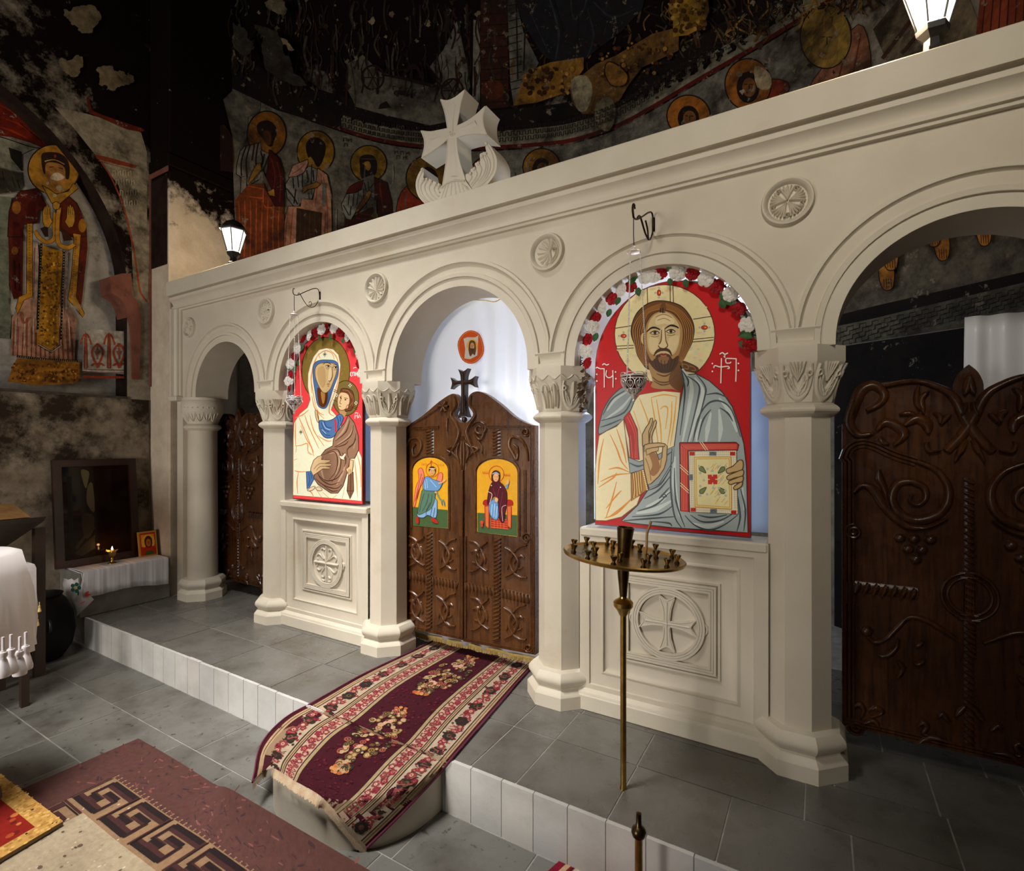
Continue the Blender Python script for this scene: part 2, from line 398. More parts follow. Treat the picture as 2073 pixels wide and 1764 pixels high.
# corner pier and its capital band
b = MB(); b.box(WX - .2, -5.30, 0, .72, -.25, 4.08, .012); b.box(WX - .2, -5.285, -.015, .74, 4.08, 4.20, .01); b.box(WX - .2, -5.30, 0, .72, 4.2, 7.2, .012)
pier = b.build('wall_pier', M_pier, kind='structure')
b = MB(); b.box(WX + .03, -5.33, -.006, .002, 3.15, 4.0); b.build('black_painted_strip', M_dark, pier)
b = MB(); b.box(WX - .01, -5.285, -.02, -.012, 4.02, 4.065); b.box(WX - .01, WX + .025, -.012, -.002, 2.0, 4.03); b.build('red_painted_band', M_red, pier)
# apse: half-oval wall and its vault
AC, AA, AB, AZ, AV = (-1.93, -1.0), 3.65, 3.96, 5.0, 4.2
a0 = math.asin((.66 + 1) / AB)
def apse_pt(t, h, off=0):
    """t angle on the plan, h height: upright wall below AZ, vault above; off = towards the room"""
    if h <= AZ: k = 1; z = h
    else: k = sqrt(max(0, 1 - ((h - AZ) / AV) ** 2)); z = h
    return Vector((AC[0] + (AA * k - off) * cos(t), AC[1] + (AB * k - off) * sin(t), z - (off * .5 if h > AZ + .3 else 0)))
b = MB(); n = 64
hs = [-.1 + (AZ + .1) * i / 8 for i in range(9)] + [AZ + AV * .98 * sin(pi / 2 * i / 16) for i in range(1, 17)]
b.loft([[apse_pt(a0 + (pi - 2 * a0) * j / n, h) for j in range(n + 1)] for h in hs], closed=False)
aw = b.build('wall_back', M_apse, kind='structure', smooth=60)
def on_apse(u, v, off=0):
    """where a measured line of sight meets the apse"""
    r = ray(u, v)
    def hit(c):
        A = (r.x / AA) ** 2 + (r.y / AB) ** 2 + (c and (r.z / AV) ** 2); p = (-AC[0], Y0 - AC[1], HC - AZ)
        B = 2 * (p[0] * r.x / AA ** 2 + p[1] * r.y / AB ** 2 + (c and p[2] * r.z / AV ** 2)); C_ = (p[0] / AA) ** 2 + (p[1] / AB) ** 2 + (c and (p[2] / AV) ** 2) - 1
        D = B * B - 4 * A * C_
        return (-B + sqrt(D)) / 2 / A if D > 0 else 5
    t = hit(0)
    if HC + r.z * t > AZ: t = hit(1)
    q = CAM + r * t
    n3 = Vector(((q.x - AC[0]) / AA ** 2, (q.y - AC[1]) / AB ** 2, (q.z - AZ) / AV ** 2 if q.z > AZ else 0)).normalized()
    return q - n3 * off
# the nave around the camera, out of the picture
M_nave = mat('dim_nave_plaster', (.10, .08, .06), (.05, .04, .03), rough=.9, scale=2)
b = MB(); b.box(1.5, 1.7, -6, 3, -.3, 7.2); b.build('wall_right', M_nave, kind='structure')
b = MB(); b.box(-6.2, 2.2, -6, 1, 7.2, 7.4); b.build('ceiling', M_nave, kind='structure')
b = MB(); b.box(-1.66, -.35, -4.1, -3.6, -.24, 7.2); b.build('wall_light_blocker', M_nave, kind='structure')  # unseen pier added to keep the doorway light off the right side
# low stone bench along the left wall
M_bench = stonetile('bench_stone', (.16, .155, .13), (.19, .18, .15), (.09, .08, .06), .6)
b = MB(); b.box(-5.638, -5.255, -.71, -.012, 0, .372, .006)
bench = b.build('trim_1', M_mort, kind='structure'); bench.data.materials[0] = M_bench
# ================================================================ carved stone altar screen
M_stone = mat('pale_carved_limestone', (.63, .565, .450), (.56, .495, .385), rough=.62, scale=3.5, bump=.12, bscale=55, c3=(.50, .40, .25), s3=1.7, lo3=.60, hi3=.82, lo=.3, hi=.75)
M_stone2 = mat('limestone_wall_face', (.62, .55, .435), (.55, .48, .37), rough=.65, scale=2.5, bump=.10, bscale=45, c3=(.50, .39, .23), s3=2.1, lo3=.62, hi3=.85)
screen = thing('altar_screen', 'pale carved limestone altar screen of columns and round arches', 'altar screen')
YF = .03
SP = 1.885
cols = [-5.03, -3.86, -2.645, -1.282, -.085, 1.105]
arches = [(-4.456, .443, SP), (-3.24, .455, 1.90), (-1.959, .521, 1.90), (-.697, .45, SP), (.505, .45, SP)]
XL, XR = -5.235, 1.42
# wall above the arches
b = MB(); out = [(XL, 1.868)]
for cx, r, zc in arches:
    out += [(cx - r, 1.868)] + [(cx + r * cos(t), zc + r * sin(t)) for t in [pi - pi * i / 36 for i in range(37)]] + [(cx + r, 1.868)]
out += [(XR, 1.868), (XR, 2.72), (XL, 2.72)]
b.prism([out], lambda x, z: (x, YF, z), lambda x, z: (x, .33, z))
b.build('arcade_wall', M_stone2, screen, smooth=35)
# archivolts
prof = [(.0, YF - .001), (.05, YF - .001), (.053, YF + .006), (.056, YF - .012), (.078, YF - .014), (.082, YF + .004)] + [(.082 + .058 * i / 6, YF + .004 + .022 * sin(pi * i / 6) * .9 - .016 * i / 6) for i in range(1, 7)] + [(.141, YF - .018), (.158, YF - .018), (.159, YF)]
mids = [XL + .13] + [(arches[i][0] + arches[i][1] + arches[i + 1][0] - arches[i + 1][1]) / 2 for i in range(4)] + [XR]
for k, (cx, r, zc) in enumerate(arches):
    path = [(cx + r * cos(t), zc + r * sin(t)) for t in [pi - pi * i / 48 for i in range(49)]]
    path = [(cx - r, 1.872)] + path + [(cx + r, 1.872)]
    b = MB(); lo, hi = mids[k] + .002, mids[k + 1] - .002
    b.sweep(path, prof, lambda a, z, d: (min(hi, max(lo, a)), d, max(z, 1.948) if (k > 0 and a - lo < .03) or (k < 4 and hi - a < .03) else z))
    b.build('archivolt', M_stone, screen, smooth=30)
for k in range(1, 5):      # flat foot where two archivolts meet above a capital
    m0 = mids[k]; wl = arches[k - 1]; wr = arches[k]; x0 = wl[0] + wl[1] + .058; x1 = wr[0] - wr[1] - .058
    b = MB(); b.sweep([(x0 - .001, 0), (x1 + .001, 0)], [(1.868, YF - .001), (1.868, YF - .013), (1.892, YF - .013), (1.896, YF + .001), (1.905, YF + .0005), (1.922, YF - .004), (1.938, YF - .012), (1.948, YF - .0195), (1.952, YF - .0195), (1.953, YF)], lambda a, o, d: (a, d, o)); b.build('springer', M_stone, screen, smooth=30)
# cornice
cp = [(2.684, YF), (2.686, .008), (2.700, .006), (2.703, -.008), (2.722, -.010), (2.725, .006), (2.742, .003), (2.762, -.008), (2.775, -.024), (2.779, -.030), (2.801, -.032), (2.804, -.016), (2.812, -.016), (2.815, -.055), (2.942, -.057), (2.947, -.052), (2.947, .40), (2.684, .40)]
b = MB(); b.loft([[(x, d, z) for z, d in cp] for x in (XL, XR)]); b.build('cornice', M_stone, screen, smooth=25)
# frame returning down the left end
b = MB(); vp = [(XL, YF + .001), (XL, -.03), (XL + .035, -.032), (XL + .04, -.01), (XL + .06, .004), (XL + .08, -.008), (XL + .098, -.010), (XL + .102, .008), (XL + .118, .010), (XL + .12, YF + .001)]
b.loft([[(x, d, z) for x, d in vp] for z in (1.868, 2.70)]); b.box(XL - .01, XL + .125, -.035, .30, 1.84, 1.885, .006)
b.build('end_moulding', M_stone, screen, smooth=25)
b = MB(); b.box(XL, XL + .1, .04, .32, 0, 1.86); b.build('end_pilaster', M_stone2, screen)
# columns
CYc = .165
def oct_face(c, k, z0, w0, z1, w1):
    """local (s in -1..1 across, t in 0..1 up) on face k of an octagonal frustum; k=0 looks to the nave"""
    a = -pi / 2 + k * pi / 4; nx, ny = cos(a), sin(a); tx, ty = -sin(a), cos(a)
    def fn(s, t, h):
        w = w0 + (w1 - w0) * (max(0, t) ** 1.6); hw = w / 2; q = s * hw * math.tan(pi / 8)
        h *= 1.7
        return (c + nx * (hw + h) + tx * q, CYc + ny * (hw + h) + ty * q, z0 + (z1 - z0) * t)
    return fn
def uleaf(bm, fn, s=1, n=3):
    for i in range(n):
        a = .86 - .24 * i; bm.relief(cr([(-a * .9, .92 - .16 * i), (-a, .6), (-a * .75, .25 + .06 * i), (0, .07 + .09 * i), (a * .75, .25 + .06 * i), (a, .6), (a * .9, .92 - .16 * i)], 4), [.05, .08, .1, .1, .1, .08, .05], .007, fn)
    for sd in (-1, 1):
        bm.relief([(sd * .74 + .14 * cos(q / 8 * 6.3), .70 + .07 * sin(q / 8 * 6.3)) for q in range(9)], .05, .009, fn)
        for i in range(4): bm.relief([(sd * (.62 - .14 * i), .56 - .10 * i), (sd * (.50 - .14 * i), .52 - .10 * i), (sd * (.44 - .12 * i), .44 - .1 * i)], .06, .008, fn)
def topleaf(bm, fn):
    for a in (-.42, -.2, 0, .2, .42): bm.relief([(0, .52), (a * .7, .78), (a, .99)], [.02, .10, .03], .008, fn)
def figure_leaf(bm, fn):
    bm.relief(arc(-.4, .62, .34, 180, 0, 8, .22), .06, .008, fn); bm.relief(arc(.45, .62, .3, 180, 0, 8, .24), .06, .008, fn)
    for x0, x1 in ((-.8, -.62), (-.45, -.34), (-.1, .0), (.3, .12), (.75, .72)): bm.relief(cr([(x0, .62), ((x0 + x1) / 2 + .05, .35), (x1, .06)], 4), [.03, .10, .04], .011, fn)
    bm.relief([(-.4, .45), (-.36, .8)], [.16, .2], .009, fn); bm.relief([(.45, .1), (.45, .55), (.43, .82)], [.05, .2, .16], .012, fn)
def column(c, style):
    col = bpy.data.objects.new('column', None); COL.objects.link(col); col.parent = screen
    ph = pi / 8; y = (c, CYc, 0)
    b = MB(); b.lathe([(.188, 0), (.188, .068), (.184, .076), (.166, .094), (.160, .098), (.160, .104)] + [(.158 + .024 * sin(pi * i / 7), .106 + .082 * i / 7) for i in range(8)] + [(.13, .194)], y, 8, ph)
    b.build('column_base', M_stone, col, smooth=24)
    b = MB()
    if style == 'round': b.lathe([(.128, .19), (.122, 1.57)], y, 28)
    else: b.lathe([(.1265, .19), (.122, 1.57)], y, 8, ph)
    b.build('column_shaft', M_stone2, col, smooth=24)
    b = MB(); b.lathe([(.122, 1.562)] + [(.125 + .033 * sin(pi * i / 8), 1.565 + .063 * i / 8) for i in range(9)] + [(.122, 1.63)], y, 28 if style == 'round' else 8, ph)
    b.build('neck_ring', M_stone, col, smooth=24)
    b = MB()
    if style == 'round':
        b.lathe([(.126, 1.628), (.135, 1.65), (.152, 1.69), (.172, 1.735), (.176, 1.745), (.178, 1.80), (.174, 1.835), (.165, 1.845), (.165, 1.87)], y, 32)
        def rf(a, t, h): r = .130 + .036 * t + h; return (c + r * cos(a), CYc + r * sin(a), 1.635 + .10 * t)
        for i in range(9):
            a = -pi / 2 - 1.5 + i * .4
            b.relief(cr([(a - .19, .95), (a - .14, .5), (a, .15), (a + .14, .5), (a + .19, .95)], 3), .022, .008, rf); b.relief([(a, .2), (a, .6), (a, .85)], [.02, .05, .02], .009, rf)
        for i in range(14): b.ball((c + .178 * cos(-pi + i * .24), CYc + .178 * sin(-pi + i * .24), 1.775), .006, 6, 4)
    else:
        b.lathe([(.128, 1.628), (.132, 1.66), (.140, 1.70), (.155, 1.75), (.172, 1.79), (.178, 1.803), (.178, 1.87)], y, 8, ph)
        for k in range(-2, 4):
            fn = oct_face(c, k, 1.632, .258, 1.80, .352)
            if style == 'leaf': uleaf(b, fn); topleaf(b, fn)
            elif k % 2 == 0: figure_leaf(b, fn)
            else: uleaf(b, fn, n=2); b.relief([(0, .15), (.1, .5), (0, .9)], [.05, .25, .08], .01, fn)
        if style == 'figure':
            for k in range(-2, 4):
                fn = oct_face(c, k, 1.80, .356, 1.87, .356)
                for sx in (-.5, .5): b.relief(cr([(sx - .45, .3), (sx, -.02), (sx + .45, .3)], 4), .05, .004, fn)
    b.build('capital', M_stone, col, smooth=40)
    return col
for c, st in zip(cols, ('round', 'leaf', 'figure', 'figure', 'leaf', 'figure')): column(c, st)
# medallions between the arches
def medal(x, r, style, z=2.508):
    md = bpy.data.objects.new('medallion', None); COL.objects.link(md); md.parent = screen
    b = MB(); pr = [(r * 1.02, 0), (r * 1.01, .014), (r * .97, .024), (r * .91, .026), (r * .84, .020), (r * .79, .008), (r * .76, .001), (r * .74, -.004)]
    b.loft([[(x + q * cos(2 * pi * j / 40), YF - d, z + q * sin(2 * pi * j / 40)) for j in range(40)] for q, d in pr], cap=False); b.build('medallion_ring', M_stone, md, smooth=40)
    b = MB(); q = r * .745
    fn = lambda a, c, h: (x + a * q, YF - .002 - h * 1.5, z + c * q)
    b.loft([[(x + q * k * cos(2 * pi * j / 32), YF - dd, z + q * k * sin(2 * pi * j / 32)) for j in range(32)] for k, dd in ((1, .001), (.6, .004), (.01, .006))], cap=False)
    if style == 'shell':
        for i in range(13):
            a = radians(20 + 320 * i / 12 + 180 + 10); b.relief([(.05, -.25), (.05 + .55 * cos(a), -.1 + .5 * sin(a)), (.96 * cos(a), .96 * sin(a))], [.02, .09, .13], .010, fn)
    elif style == 'scallop':
        for i in range(9):
            a = radians(70 + 210 * i / 8); b.relief([(.3, -.05), (.3 + .6 * cos(a) * .8, -.05 + .75 * sin(a) * .8), (.15 + .85 * cos(a), .9 * sin(a))], [.03, .12, .17], .013, fn)
        for rr, a1, a2 in ((.9, -70, 60), (.74, -60, 50)): b.relief(arc(0, 0, rr, a1, a2, 12), .05, .010, fn)
        b.relief(spiral(.66, .08, .2, .03, 0, 1.5, 18), .04, .012, fn)
    elif style == 'leaves':
        for i in range(5):
            a0_ = radians(90 + 72 * i)
            for d in (-.45, -.22, 0, .22, .45):
                a = a0_ + d; b.relief(cr([(.08 * cos(a0_), .08 * sin(a0_)), (.5 * cos(a0_ + d * .7), .5 * sin(a0_ + d * .7)), (.9 * cos(a), .9 * sin(a))], 3), [.03, .08, .06], .012, fn)
            b.relief(spiral(.78 * cos(a0_ + .63), .78 * sin(a0_ + .63), .15, .03, 30, 1.3, 12), .035, .010, fn)
    elif style == 'beads':
        for i in range(46):
            a = i * 2.4; rr = .95 * sqrt((i + .5) / 46); b.ball(fn(rr * cos(a), rr * sin(a), .002), .0065, 6, 4)
        b.relief([(-.2, .0), (.1, .12), (.55, .1)], .10, .014, fn)
    else:
        for i in range(8): a = i * pi / 4; b.relief([(0, 0), (.5 * cos(a), .5 * sin(a)), (.95 * cos(a), .95 * sin(a))], [.05, .2, .06], .012, fn)
    b.build('medallion_carving', M_stone, md, smooth=50)
for x, st in ((-4.99, 'rosette'), (-3.85, 'beads'), (-2.62, 'shell'), (-1.312, 'scallop'), (-.125, 'leaves')): medal(x, .104 if x > -4.9 else .09, st, 2.512)
# parapets under the two icons
def parapet(x0, x1, cx, style):
    p = bpy.data.objects.new('parapet', None); COL.objects.link(p); p.parent = screen
    b = MB(); b.box(x0, x1, .058, .27, 0, .082, .004); b.loft([[(x, y, z) for y, z in ((.062, .082), (.066, .095), (.09, .112), (.27, .112), (.27, .082))] for x in (x0, x1)])
    b.build('plinth', M_stone, p, smooth=30)
    b = MB(); Y = .088; zt = .985
    rings = [(0, 0), (.004, .010), (.03, .018), (.060, .021), (.070, .016), (.074, .016), (.078, .030), (.10, .042), (.135, .048), (.150, .046), (.154, .038), (.164, .038), (.168, .050), (.172, .050)]
    xx0, xx1, zz0, zz1 = x0 + .055, x1 - .06, .135, .915
    loops = [[(xx0 + i, Y + d, zz0 + i), (xx1 - i, Y + d, zz0 + i), (xx1 - i, Y + d, zz1 - i), (xx0 + i, Y + d, zz1 - i)] for i, d in rings]
    b.loft(loops, cap=False); i, d = rings[-1]
    pan = (xx0 + i, xx1 - i, zz0 + i, zz1 - i); b.add(loops[-1], [(0, 1, 2, 3)])
    b.poly([[(x0, .11), (x1, .11), (x1, zt), (x0, zt)], [(xx0, zz0), (xx1, zz0), (xx1, zz1), (xx0, zz1)]], lambda x, z: (x, Y, z))
    b.box(x0, x1, Y + .06, .27, .10, zt); b.box(x0, x1, Y, .27, zt - .001, zt)
    b.build('parapet_panel', M_stone2, p, smooth=30)
    b = MB(); b.box(x0 + .002, x1 - .002, .068 if style == 'small' else .080, .285, .94, .987, .008); b.build('parapet_sill', M_stone, p)
    # raised strapwork cross in a ring
    b = MB(); px0, px1, pz0, pz1 = pan; cz = (pz0 + pz1) / 2; cxx = (px0 + px1) / 2; hw = min(px1 - px0, pz1 - pz0) / 2; yb = Y + rings[-1][1]
    fn = lambda a, c, h: (cxx + a, yb - h, cz + c)
    sx, sz = (px1 - px0) / 2 - .018, (pz1 - pz0) / 2 - .018
    def strap(pts, w, h=.016, n=3):
        """flat raised strap with square edges and scored grooves"""
        m = len(pts); pr = [(-w, -.001), (-w, h)]
        for q in range(1, n): o = -w + 2 * w * q / n; pr += [(o - w * .08, h), (o, h - .004), (o + w * .08, h)]
        pr += [(w, h), (w, -.001)]
        b.sweep(pts, pr, fn)
    def strap_closed(pts, w, h=.016, n=3):
        pr = [(-w, -.001), (-w, h)]
        for q in range(1, n): o = -w + 2 * w * q / n; pr += [(o - w * .08, h), (o, h - .004), (o + w * .08, h)]
        pr += [(w, h), (w, -.001)]
        b.sweep(pts, pr, fn, closed=True)
    strap_closed([(-sx, -sz), (sx, -sz), (sx, sz), (-sx, sz)], .018)
    R = min(sx, sz) - .032
    strap_closed([(R * cos(t), R * sin(t)) for t in [2 * pi * i / 64 for i in range(64)]], .018, .018)
    for a in range(4):
        t = pi / 2 * a; ux, uy = cos(t), sin(t); vx, vy = -uy, ux
        T = lambda p, q: (ux * p + vx * q, uy * p + vy * q)
        D = sx if a % 2 == 0 else sz
        b.relief([T(R + .008 + .02 * cos(q / 10 * 6.3), .026 * sin(q / 10 * 6.3)) for q in range(11)], .008, .014, fn); b.ball(fn(*T(R + .008, 0), .008), .009, 8, 5)
        if style == 'big':
            L0 = R - .022
            arm = [T(p, q) for p, q in ((.016, .016), (L0 * .5, .022), (L0 - .012, .040), (L0 - .002, .036), (L0 - .028, 0), (L0 - .002, -.036), (L0 - .012, -.040), (L0 * .5, -.022), (.016, -.016))]
            arm = [T(.0, .0)] + arm
            b.prism([arm], lambda x, z: fn(x, z, -.001), lambda x, z: fn(x, z, .016))
            b.relief([T(.0, 0), T(L0 * .5, 0), T(L0 - .035, 0)], [.006, .007, .012], .020, fn)
            for sd in (-1, 1): b.relief(cr([T(.02, sd * .012), T(L0 * .5, sd * .016), T(L0 - .02, sd * .033)], 4), .003, .019, fn)
            b.relief(cr([T(L0 + .0, .042), T(L0 - .012, .03), T(L0 - .028, 0), T(L0 - .012, -.03), T(L0 + .0, -.042)], 4), .0045, .019, fn)
        else:
            L0 = R - .03
            b.relief([T(0, 0), T(L0, 0)], .010, .016, fn)
            if a in (1, 3):
                for sd in (-1, 1):
                    b.relief(cr([T(.02, sd * .008), T(L0 * .55, sd * .055), T(L0 * .92, sd * .055), T(L0, sd * .02)], 5), .007, .010, fn)
            for sd in (-1, 1): b.relief(cr([T(.03, sd * .03), T(L0 * .6, sd * .062), T(L0 * .8, sd * .045), T(L0 * .72, sd * .02)], 5), .007, .010, fn)
    b.build('carved_cross', M_stone, p, smooth=30)
parapet(-1.140, -.206, -.65, 'big'); parapet(-3.745, -2.768, -3.22, 'small')
# carved winged cross standing on the cornice
# ================================================================ winged stone cross on the cornice
cross = thing('stone_cross', 'white carved stone cross with wings standing on top of the altar screen', 'cross')
YX = .03
def c6(X, Y): return (820 + X / 6.3, 160 + Y / 6.3)
def xf(y):
    def f(a, b_, h=0): q = aty(*c6(a, b_), YX); return (q.x, y - h, q.z)
    return f
DX = .155
def stone_prism(pts, name, sm=3, y1=None, inset=0):
    b = MB(); p = pts
    b.prism([p], xf(YX), xf(y1 or YX + DX)); return b
o_cross = cr([(450, 255), (540, 268), (640, 225), (760, 130)], 4)[:-1] + cr([(760, 130), (715, 280), (690, 430), (660, 600)], 4)[:-1] + cr([(660, 600), (780, 545), (900, 465), (1035, 340)], 4)[:-1] + cr([(1035, 340), (1000, 440), (1002, 580), (1045, 705)], 4)[:-1] + cr([(1045, 705), (920, 695), (800, 705), (660, 745)], 4)[:-1] + cr([(660, 745), (665, 880), (700, 1070), (775, 1300)], 4)[:-1] + [(775, 1300), (640, 1292), (540, 1330), (470, 1392)] + cr([(475, 1380), (515, 1120), (533, 950), (540, 770)], 4)[:-1] + cr([(540, 770), (440, 850), (320, 935), (205, 1008)], 4)[:-1] + cr([(205, 1008), (238, 880), (238, 770), (195, 660)], 4)[:-1] + cr([(195, 660), (310, 672), (420, 655), (540, 630)], 4)[:-1] + cr([(540, 630), (510, 450), (480, 340), (450, 255)], 4)[:-1]
b = stone_prism(o_cross, 'x'); b.build('cross_body', M_stone, cross, smooth=28)
b = MB(); cc = (600, 690)
shr = [(cc[0] + (x - cc[0]) * .97, cc[1] + (y - cc[1]) * .975) for x, y in o_cross]
b.relief(shr + [shr[0]], 7, .004, xf(YX), 5)
for tip in ((610, 330), (905, 560), (330, 800)):       # raised ridge down each flared arm
    b.relief(cr([cc, ((cc[0] + tip[0]) / 2, (cc[1] + tip[1]) / 2), tip], 3), [14, 16, 40], .006, xf(YX))
b.relief([(605, 760), (620, 1000), (630, 1240)], [26, 34, 60], .005, xf(YX))
for i in range(4):
    a = pi / 2 * i + .5; b.relief(spiral(cc[0] + 22 * cos(a), cc[1] + 22 * sin(a), 20, 4, 0, 1.2, 12), 6, .007, xf(YX))
b.build('cross_ornament', M_stone, cross, smooth=50)
rw = cr([(775, 1275), (775, 1215), (830, 1200), (840, 1145), (905, 1140), (890, 1075), (955, 1050), (955, 955), (1030, 932), (1024, 870), (1040, 800)], 4)[:-1] + cr([(1040, 800), (1100, 870), (1165, 1000), (1165, 1150), (1110, 1270), (1000, 1390), (880, 1440)], 4)
lwg = cr([(470, 1392), (455, 1345), (405, 1318), (345, 1296), (290, 1262), (235, 1262), (238, 1200), (225, 1128)], 4)[:-1] + cr([(225, 1128), (168, 1215), (135, 1330), (150, 1450), (205, 1545), (312, 1625), (420, 1592)], 4)
for wpts, ribs in ((rw, [[(1040, 830), (1110, 960), (1130, 1120), (1060, 1270), (890, 1410)], [(1030, 960), (1080, 1050), (1080, 1160), (1020, 1280), (880, 1400)], [(985, 990), (1030, 1090), (1010, 1200), (950, 1300), (870, 1385)], [(940, 1080), (975, 1150), (950, 1240), (900, 1310), (850, 1370)], [(890, 1150), (920, 1210), (890, 1280), (835, 1350)], [(840, 1210), (850, 1260), (810, 1320)], [(1010, 960), (1052, 1070), (1045, 1180), (985, 1290), (876, 1392)]]),
                   (lwg, [[(225, 1160), (165, 1320), (185, 1460), (260, 1560), (340, 1600)], [(240, 1285), (200, 1370), (220, 1470), (290, 1550), (380, 1590)], [(285, 1285), (250, 1370), (270, 1460), (340, 1530), (410, 1570)], [(340, 1310), (305, 1390), (330, 1460), (390, 1520), (425, 1545)], [(400, 1340), (370, 1400), (390, 1460), (440, 1500)], [(440, 1365), (420, 1410), (450, 1450)]])):
    b = stone_prism(wpts, 'w'); wn = b.build('wing', M_stone, cross, smooth=30)
    b = MB()
    for r in ribs: b.relief(cr(r, 5), 11, .008, xf(YX)); b.ball(xf(YX - .004)(*r[0]), .011, 8, 5)
    b.build('feather_carving', M_stone, wn, smooth=50)
b = MB(); b.prism([[(470, 1392), (540, 1332), (640, 1294), (775, 1300), (882, 1442), (760, 1490), (560, 1560), (420, 1600)]], xf(YX - .006), xf(YX + DX)); bs = b.build('cross_foot', M_stone, cross)
b = MB()
for i, (x0, y0, x1, y1) in enumerate(((560, 1350, 500, 1540), (600, 1335, 580, 1530), (640, 1325, 650, 1510), (680, 1325, 710, 1490), (720, 1325, 760, 1470), (520, 1380, 450, 1560))): b.relief([(x0, y0), ((x0 + x1) / 2, (y0 + y1) / 2), (x1, y1)], [10, 16, 20], .006, xf(YX - .006))
b.relief(cr([(475, 1392), (545, 1340), (640, 1303), (770, 1308)], 4), 9, .008, xf(YX - .006))
for i in range(5): b.relief([(740 + i * 22, 1340 + i * 30), (800 + i * 12, 1380 + i * 18)], 5, .005, xf(YX - .006))
b.build('fan_carving', M_stone, bs, smooth=50)
# ================================================================ carved walnut doors
def wood(name, a, b2, rough, c3):
    m, nt, bs_ = nodes(name); geo = N(nt, 'ShaderNodeNewGeometry'); P = geo.outputs['Position']
    c = mixc(nt, ramp(nt, noise_tex(nt, 2.2, 6, .65, src=P), .42, .68), a, b2)
    c = mixc(nt, ramp(nt, noise_tex(nt, 9, 7, .6, src=P, stretch=(6, 6, .5)), .45, .72), c, c3)
    L(nt, c, bs_.inputs['Base Color'])
    r = ramp(nt, noise_tex(nt, 14, 4, src=P), .3, .8, (rough,) * 3 + (1,), (rough + .22,) * 3 + (1,)); L(nt, r, bs_.inputs['Roughness']); bs_.inputs['Specular IOR Level'].default_value = .4
    bp = N(nt, 'ShaderNodeBump'); bp.inputs['Strength'].default_value = .18; bp.inputs['Distance'].default_value = .004
    L(nt, noise_tex(nt, 22, 6, .6, src=P, stretch=(5, 5, .6)), bp.inputs['Height']); L(nt, bp.outputs[0], bs_.inputs['Normal']); return m
M_wood = wood('carved_walnut', (.075, .026, .007), (.125, .048, .012), .2, (.03, .010, .003))
M_wood2 = wood('dark_carved_walnut', (.040, .013, .004), (.085, .030, .008), .2, (.014, .004, .002))
YD = .25
def z4(X, Y): return (780 + X / 2.757, 720 + Y / 2.757)
def df(y):
    def f(a, b_, h=0): q = aty(*z4(a, b_), YD); return (q.x, y - h, q.z)
    return f
fd = df(YD)
leftD = [(75, 1508), (80, 402), (112, 398)] + cr([(112, 398), (205, 338), (300, 258), (372, 214), (405, 232), (413, 275), (385, 325), (408, 368), (435, 374)], 5) + [(435, 1590)]
rightD = [(435, 1590), (435, 374)] + cr([(435, 374), (462, 368), (490, 325), (462, 275), (470, 222), (512, 200), (565, 218), (640, 272), (725, 345), (805, 384), (836, 390)], 5) + [(838, 1672)]
def rope(b, fn, p0, p1, w, n, h=.012):
    w *= 1.2; h *= 1.35; dx, dy = p1[0] - p0[0], p1[1] - p0[1]; l = hypot(dx, dy); ux, uy = dx / l, dy / l; vx, vy = -uy, ux; s = l / n
    b.relief([p0, p1], w * .9, h * .4, fn)
    for i in range(n):
        c0 = (p0[0] + ux * s * (i + .5), p0[1] + uy * s * (i + .5))
        b.relief(cr([(c0[0] - vx * w * .8 - ux * s * .3, c0[1] - vy * w * .8 - uy * s * .3), c0, (c0[0] + vx * w * .8 + ux * s * .3, c0[1] + vy * w * .8 + uy * s * .3)], 3), [s * .2, s * .5, s * .2], h, fn)
def triple(b, fn, pts, w, h=.008):
    """moulding of three parallel ridges"""
    pr = []
    for i in range(3):
        o = (-.67 + .67 * i) * w; pr += [(o - w * .33, 0), (o - w * .2, h), (o + w * .2, h), (o + w * .33, .001)]
    b.sweep(pts, [(pr[0][0], -.001)] + pr[1:-1] + [(pr[-1][0], -.001)], fn)
def loops(b, fn, cx, cy, sx, sy, flip=1, k=1.0):
    """interlaced vine: a long hoop, a crossing hoop and two pointed leaves"""
    Q = lambda x, y: (cx + flip * x * sx, cy + y * sy)
    b.relief(cr([Q(-1.05, -1.0), Q(-.35, -.9), (Q(.35, -.45)), Q(.55, .1), Q(.2, .65), Q(-.4, .95), Q(-1.05, 1.0)], 6), [5 * k, 9 * k, 10 * k, 9 * k, 5 * k], .013, fn)
    b.relief(cr([Q(1.0, -.9), Q(.25, -.55), Q(-.25, .0), Q(.1, .6), Q(1.0, .95)], 6), [5 * k, 9 * k, 10 * k, 9 * k, 4 * k], .016, fn)
    b.relief(cr([Q(-.85, -.25), Q(-.45, -.35), Q(-.1, -.2), Q(.15, .15)], 5), [2 * k, 12 * k, 12 * k, 2 * k], .012, fn)
    b.relief(cr([Q(.2, -.35), Q(.55, -.2), Q(.75, .2), Q(.8, .5)], 5), [2 * k, 11 * k, 11 * k, 2 * k], .012, fn)
    b.relief(cr([Q(-.7, .35), Q(-.3, .45), Q(.05, .35)], 5), [2 * k, 9 * k, 2 * k], .010, fn)
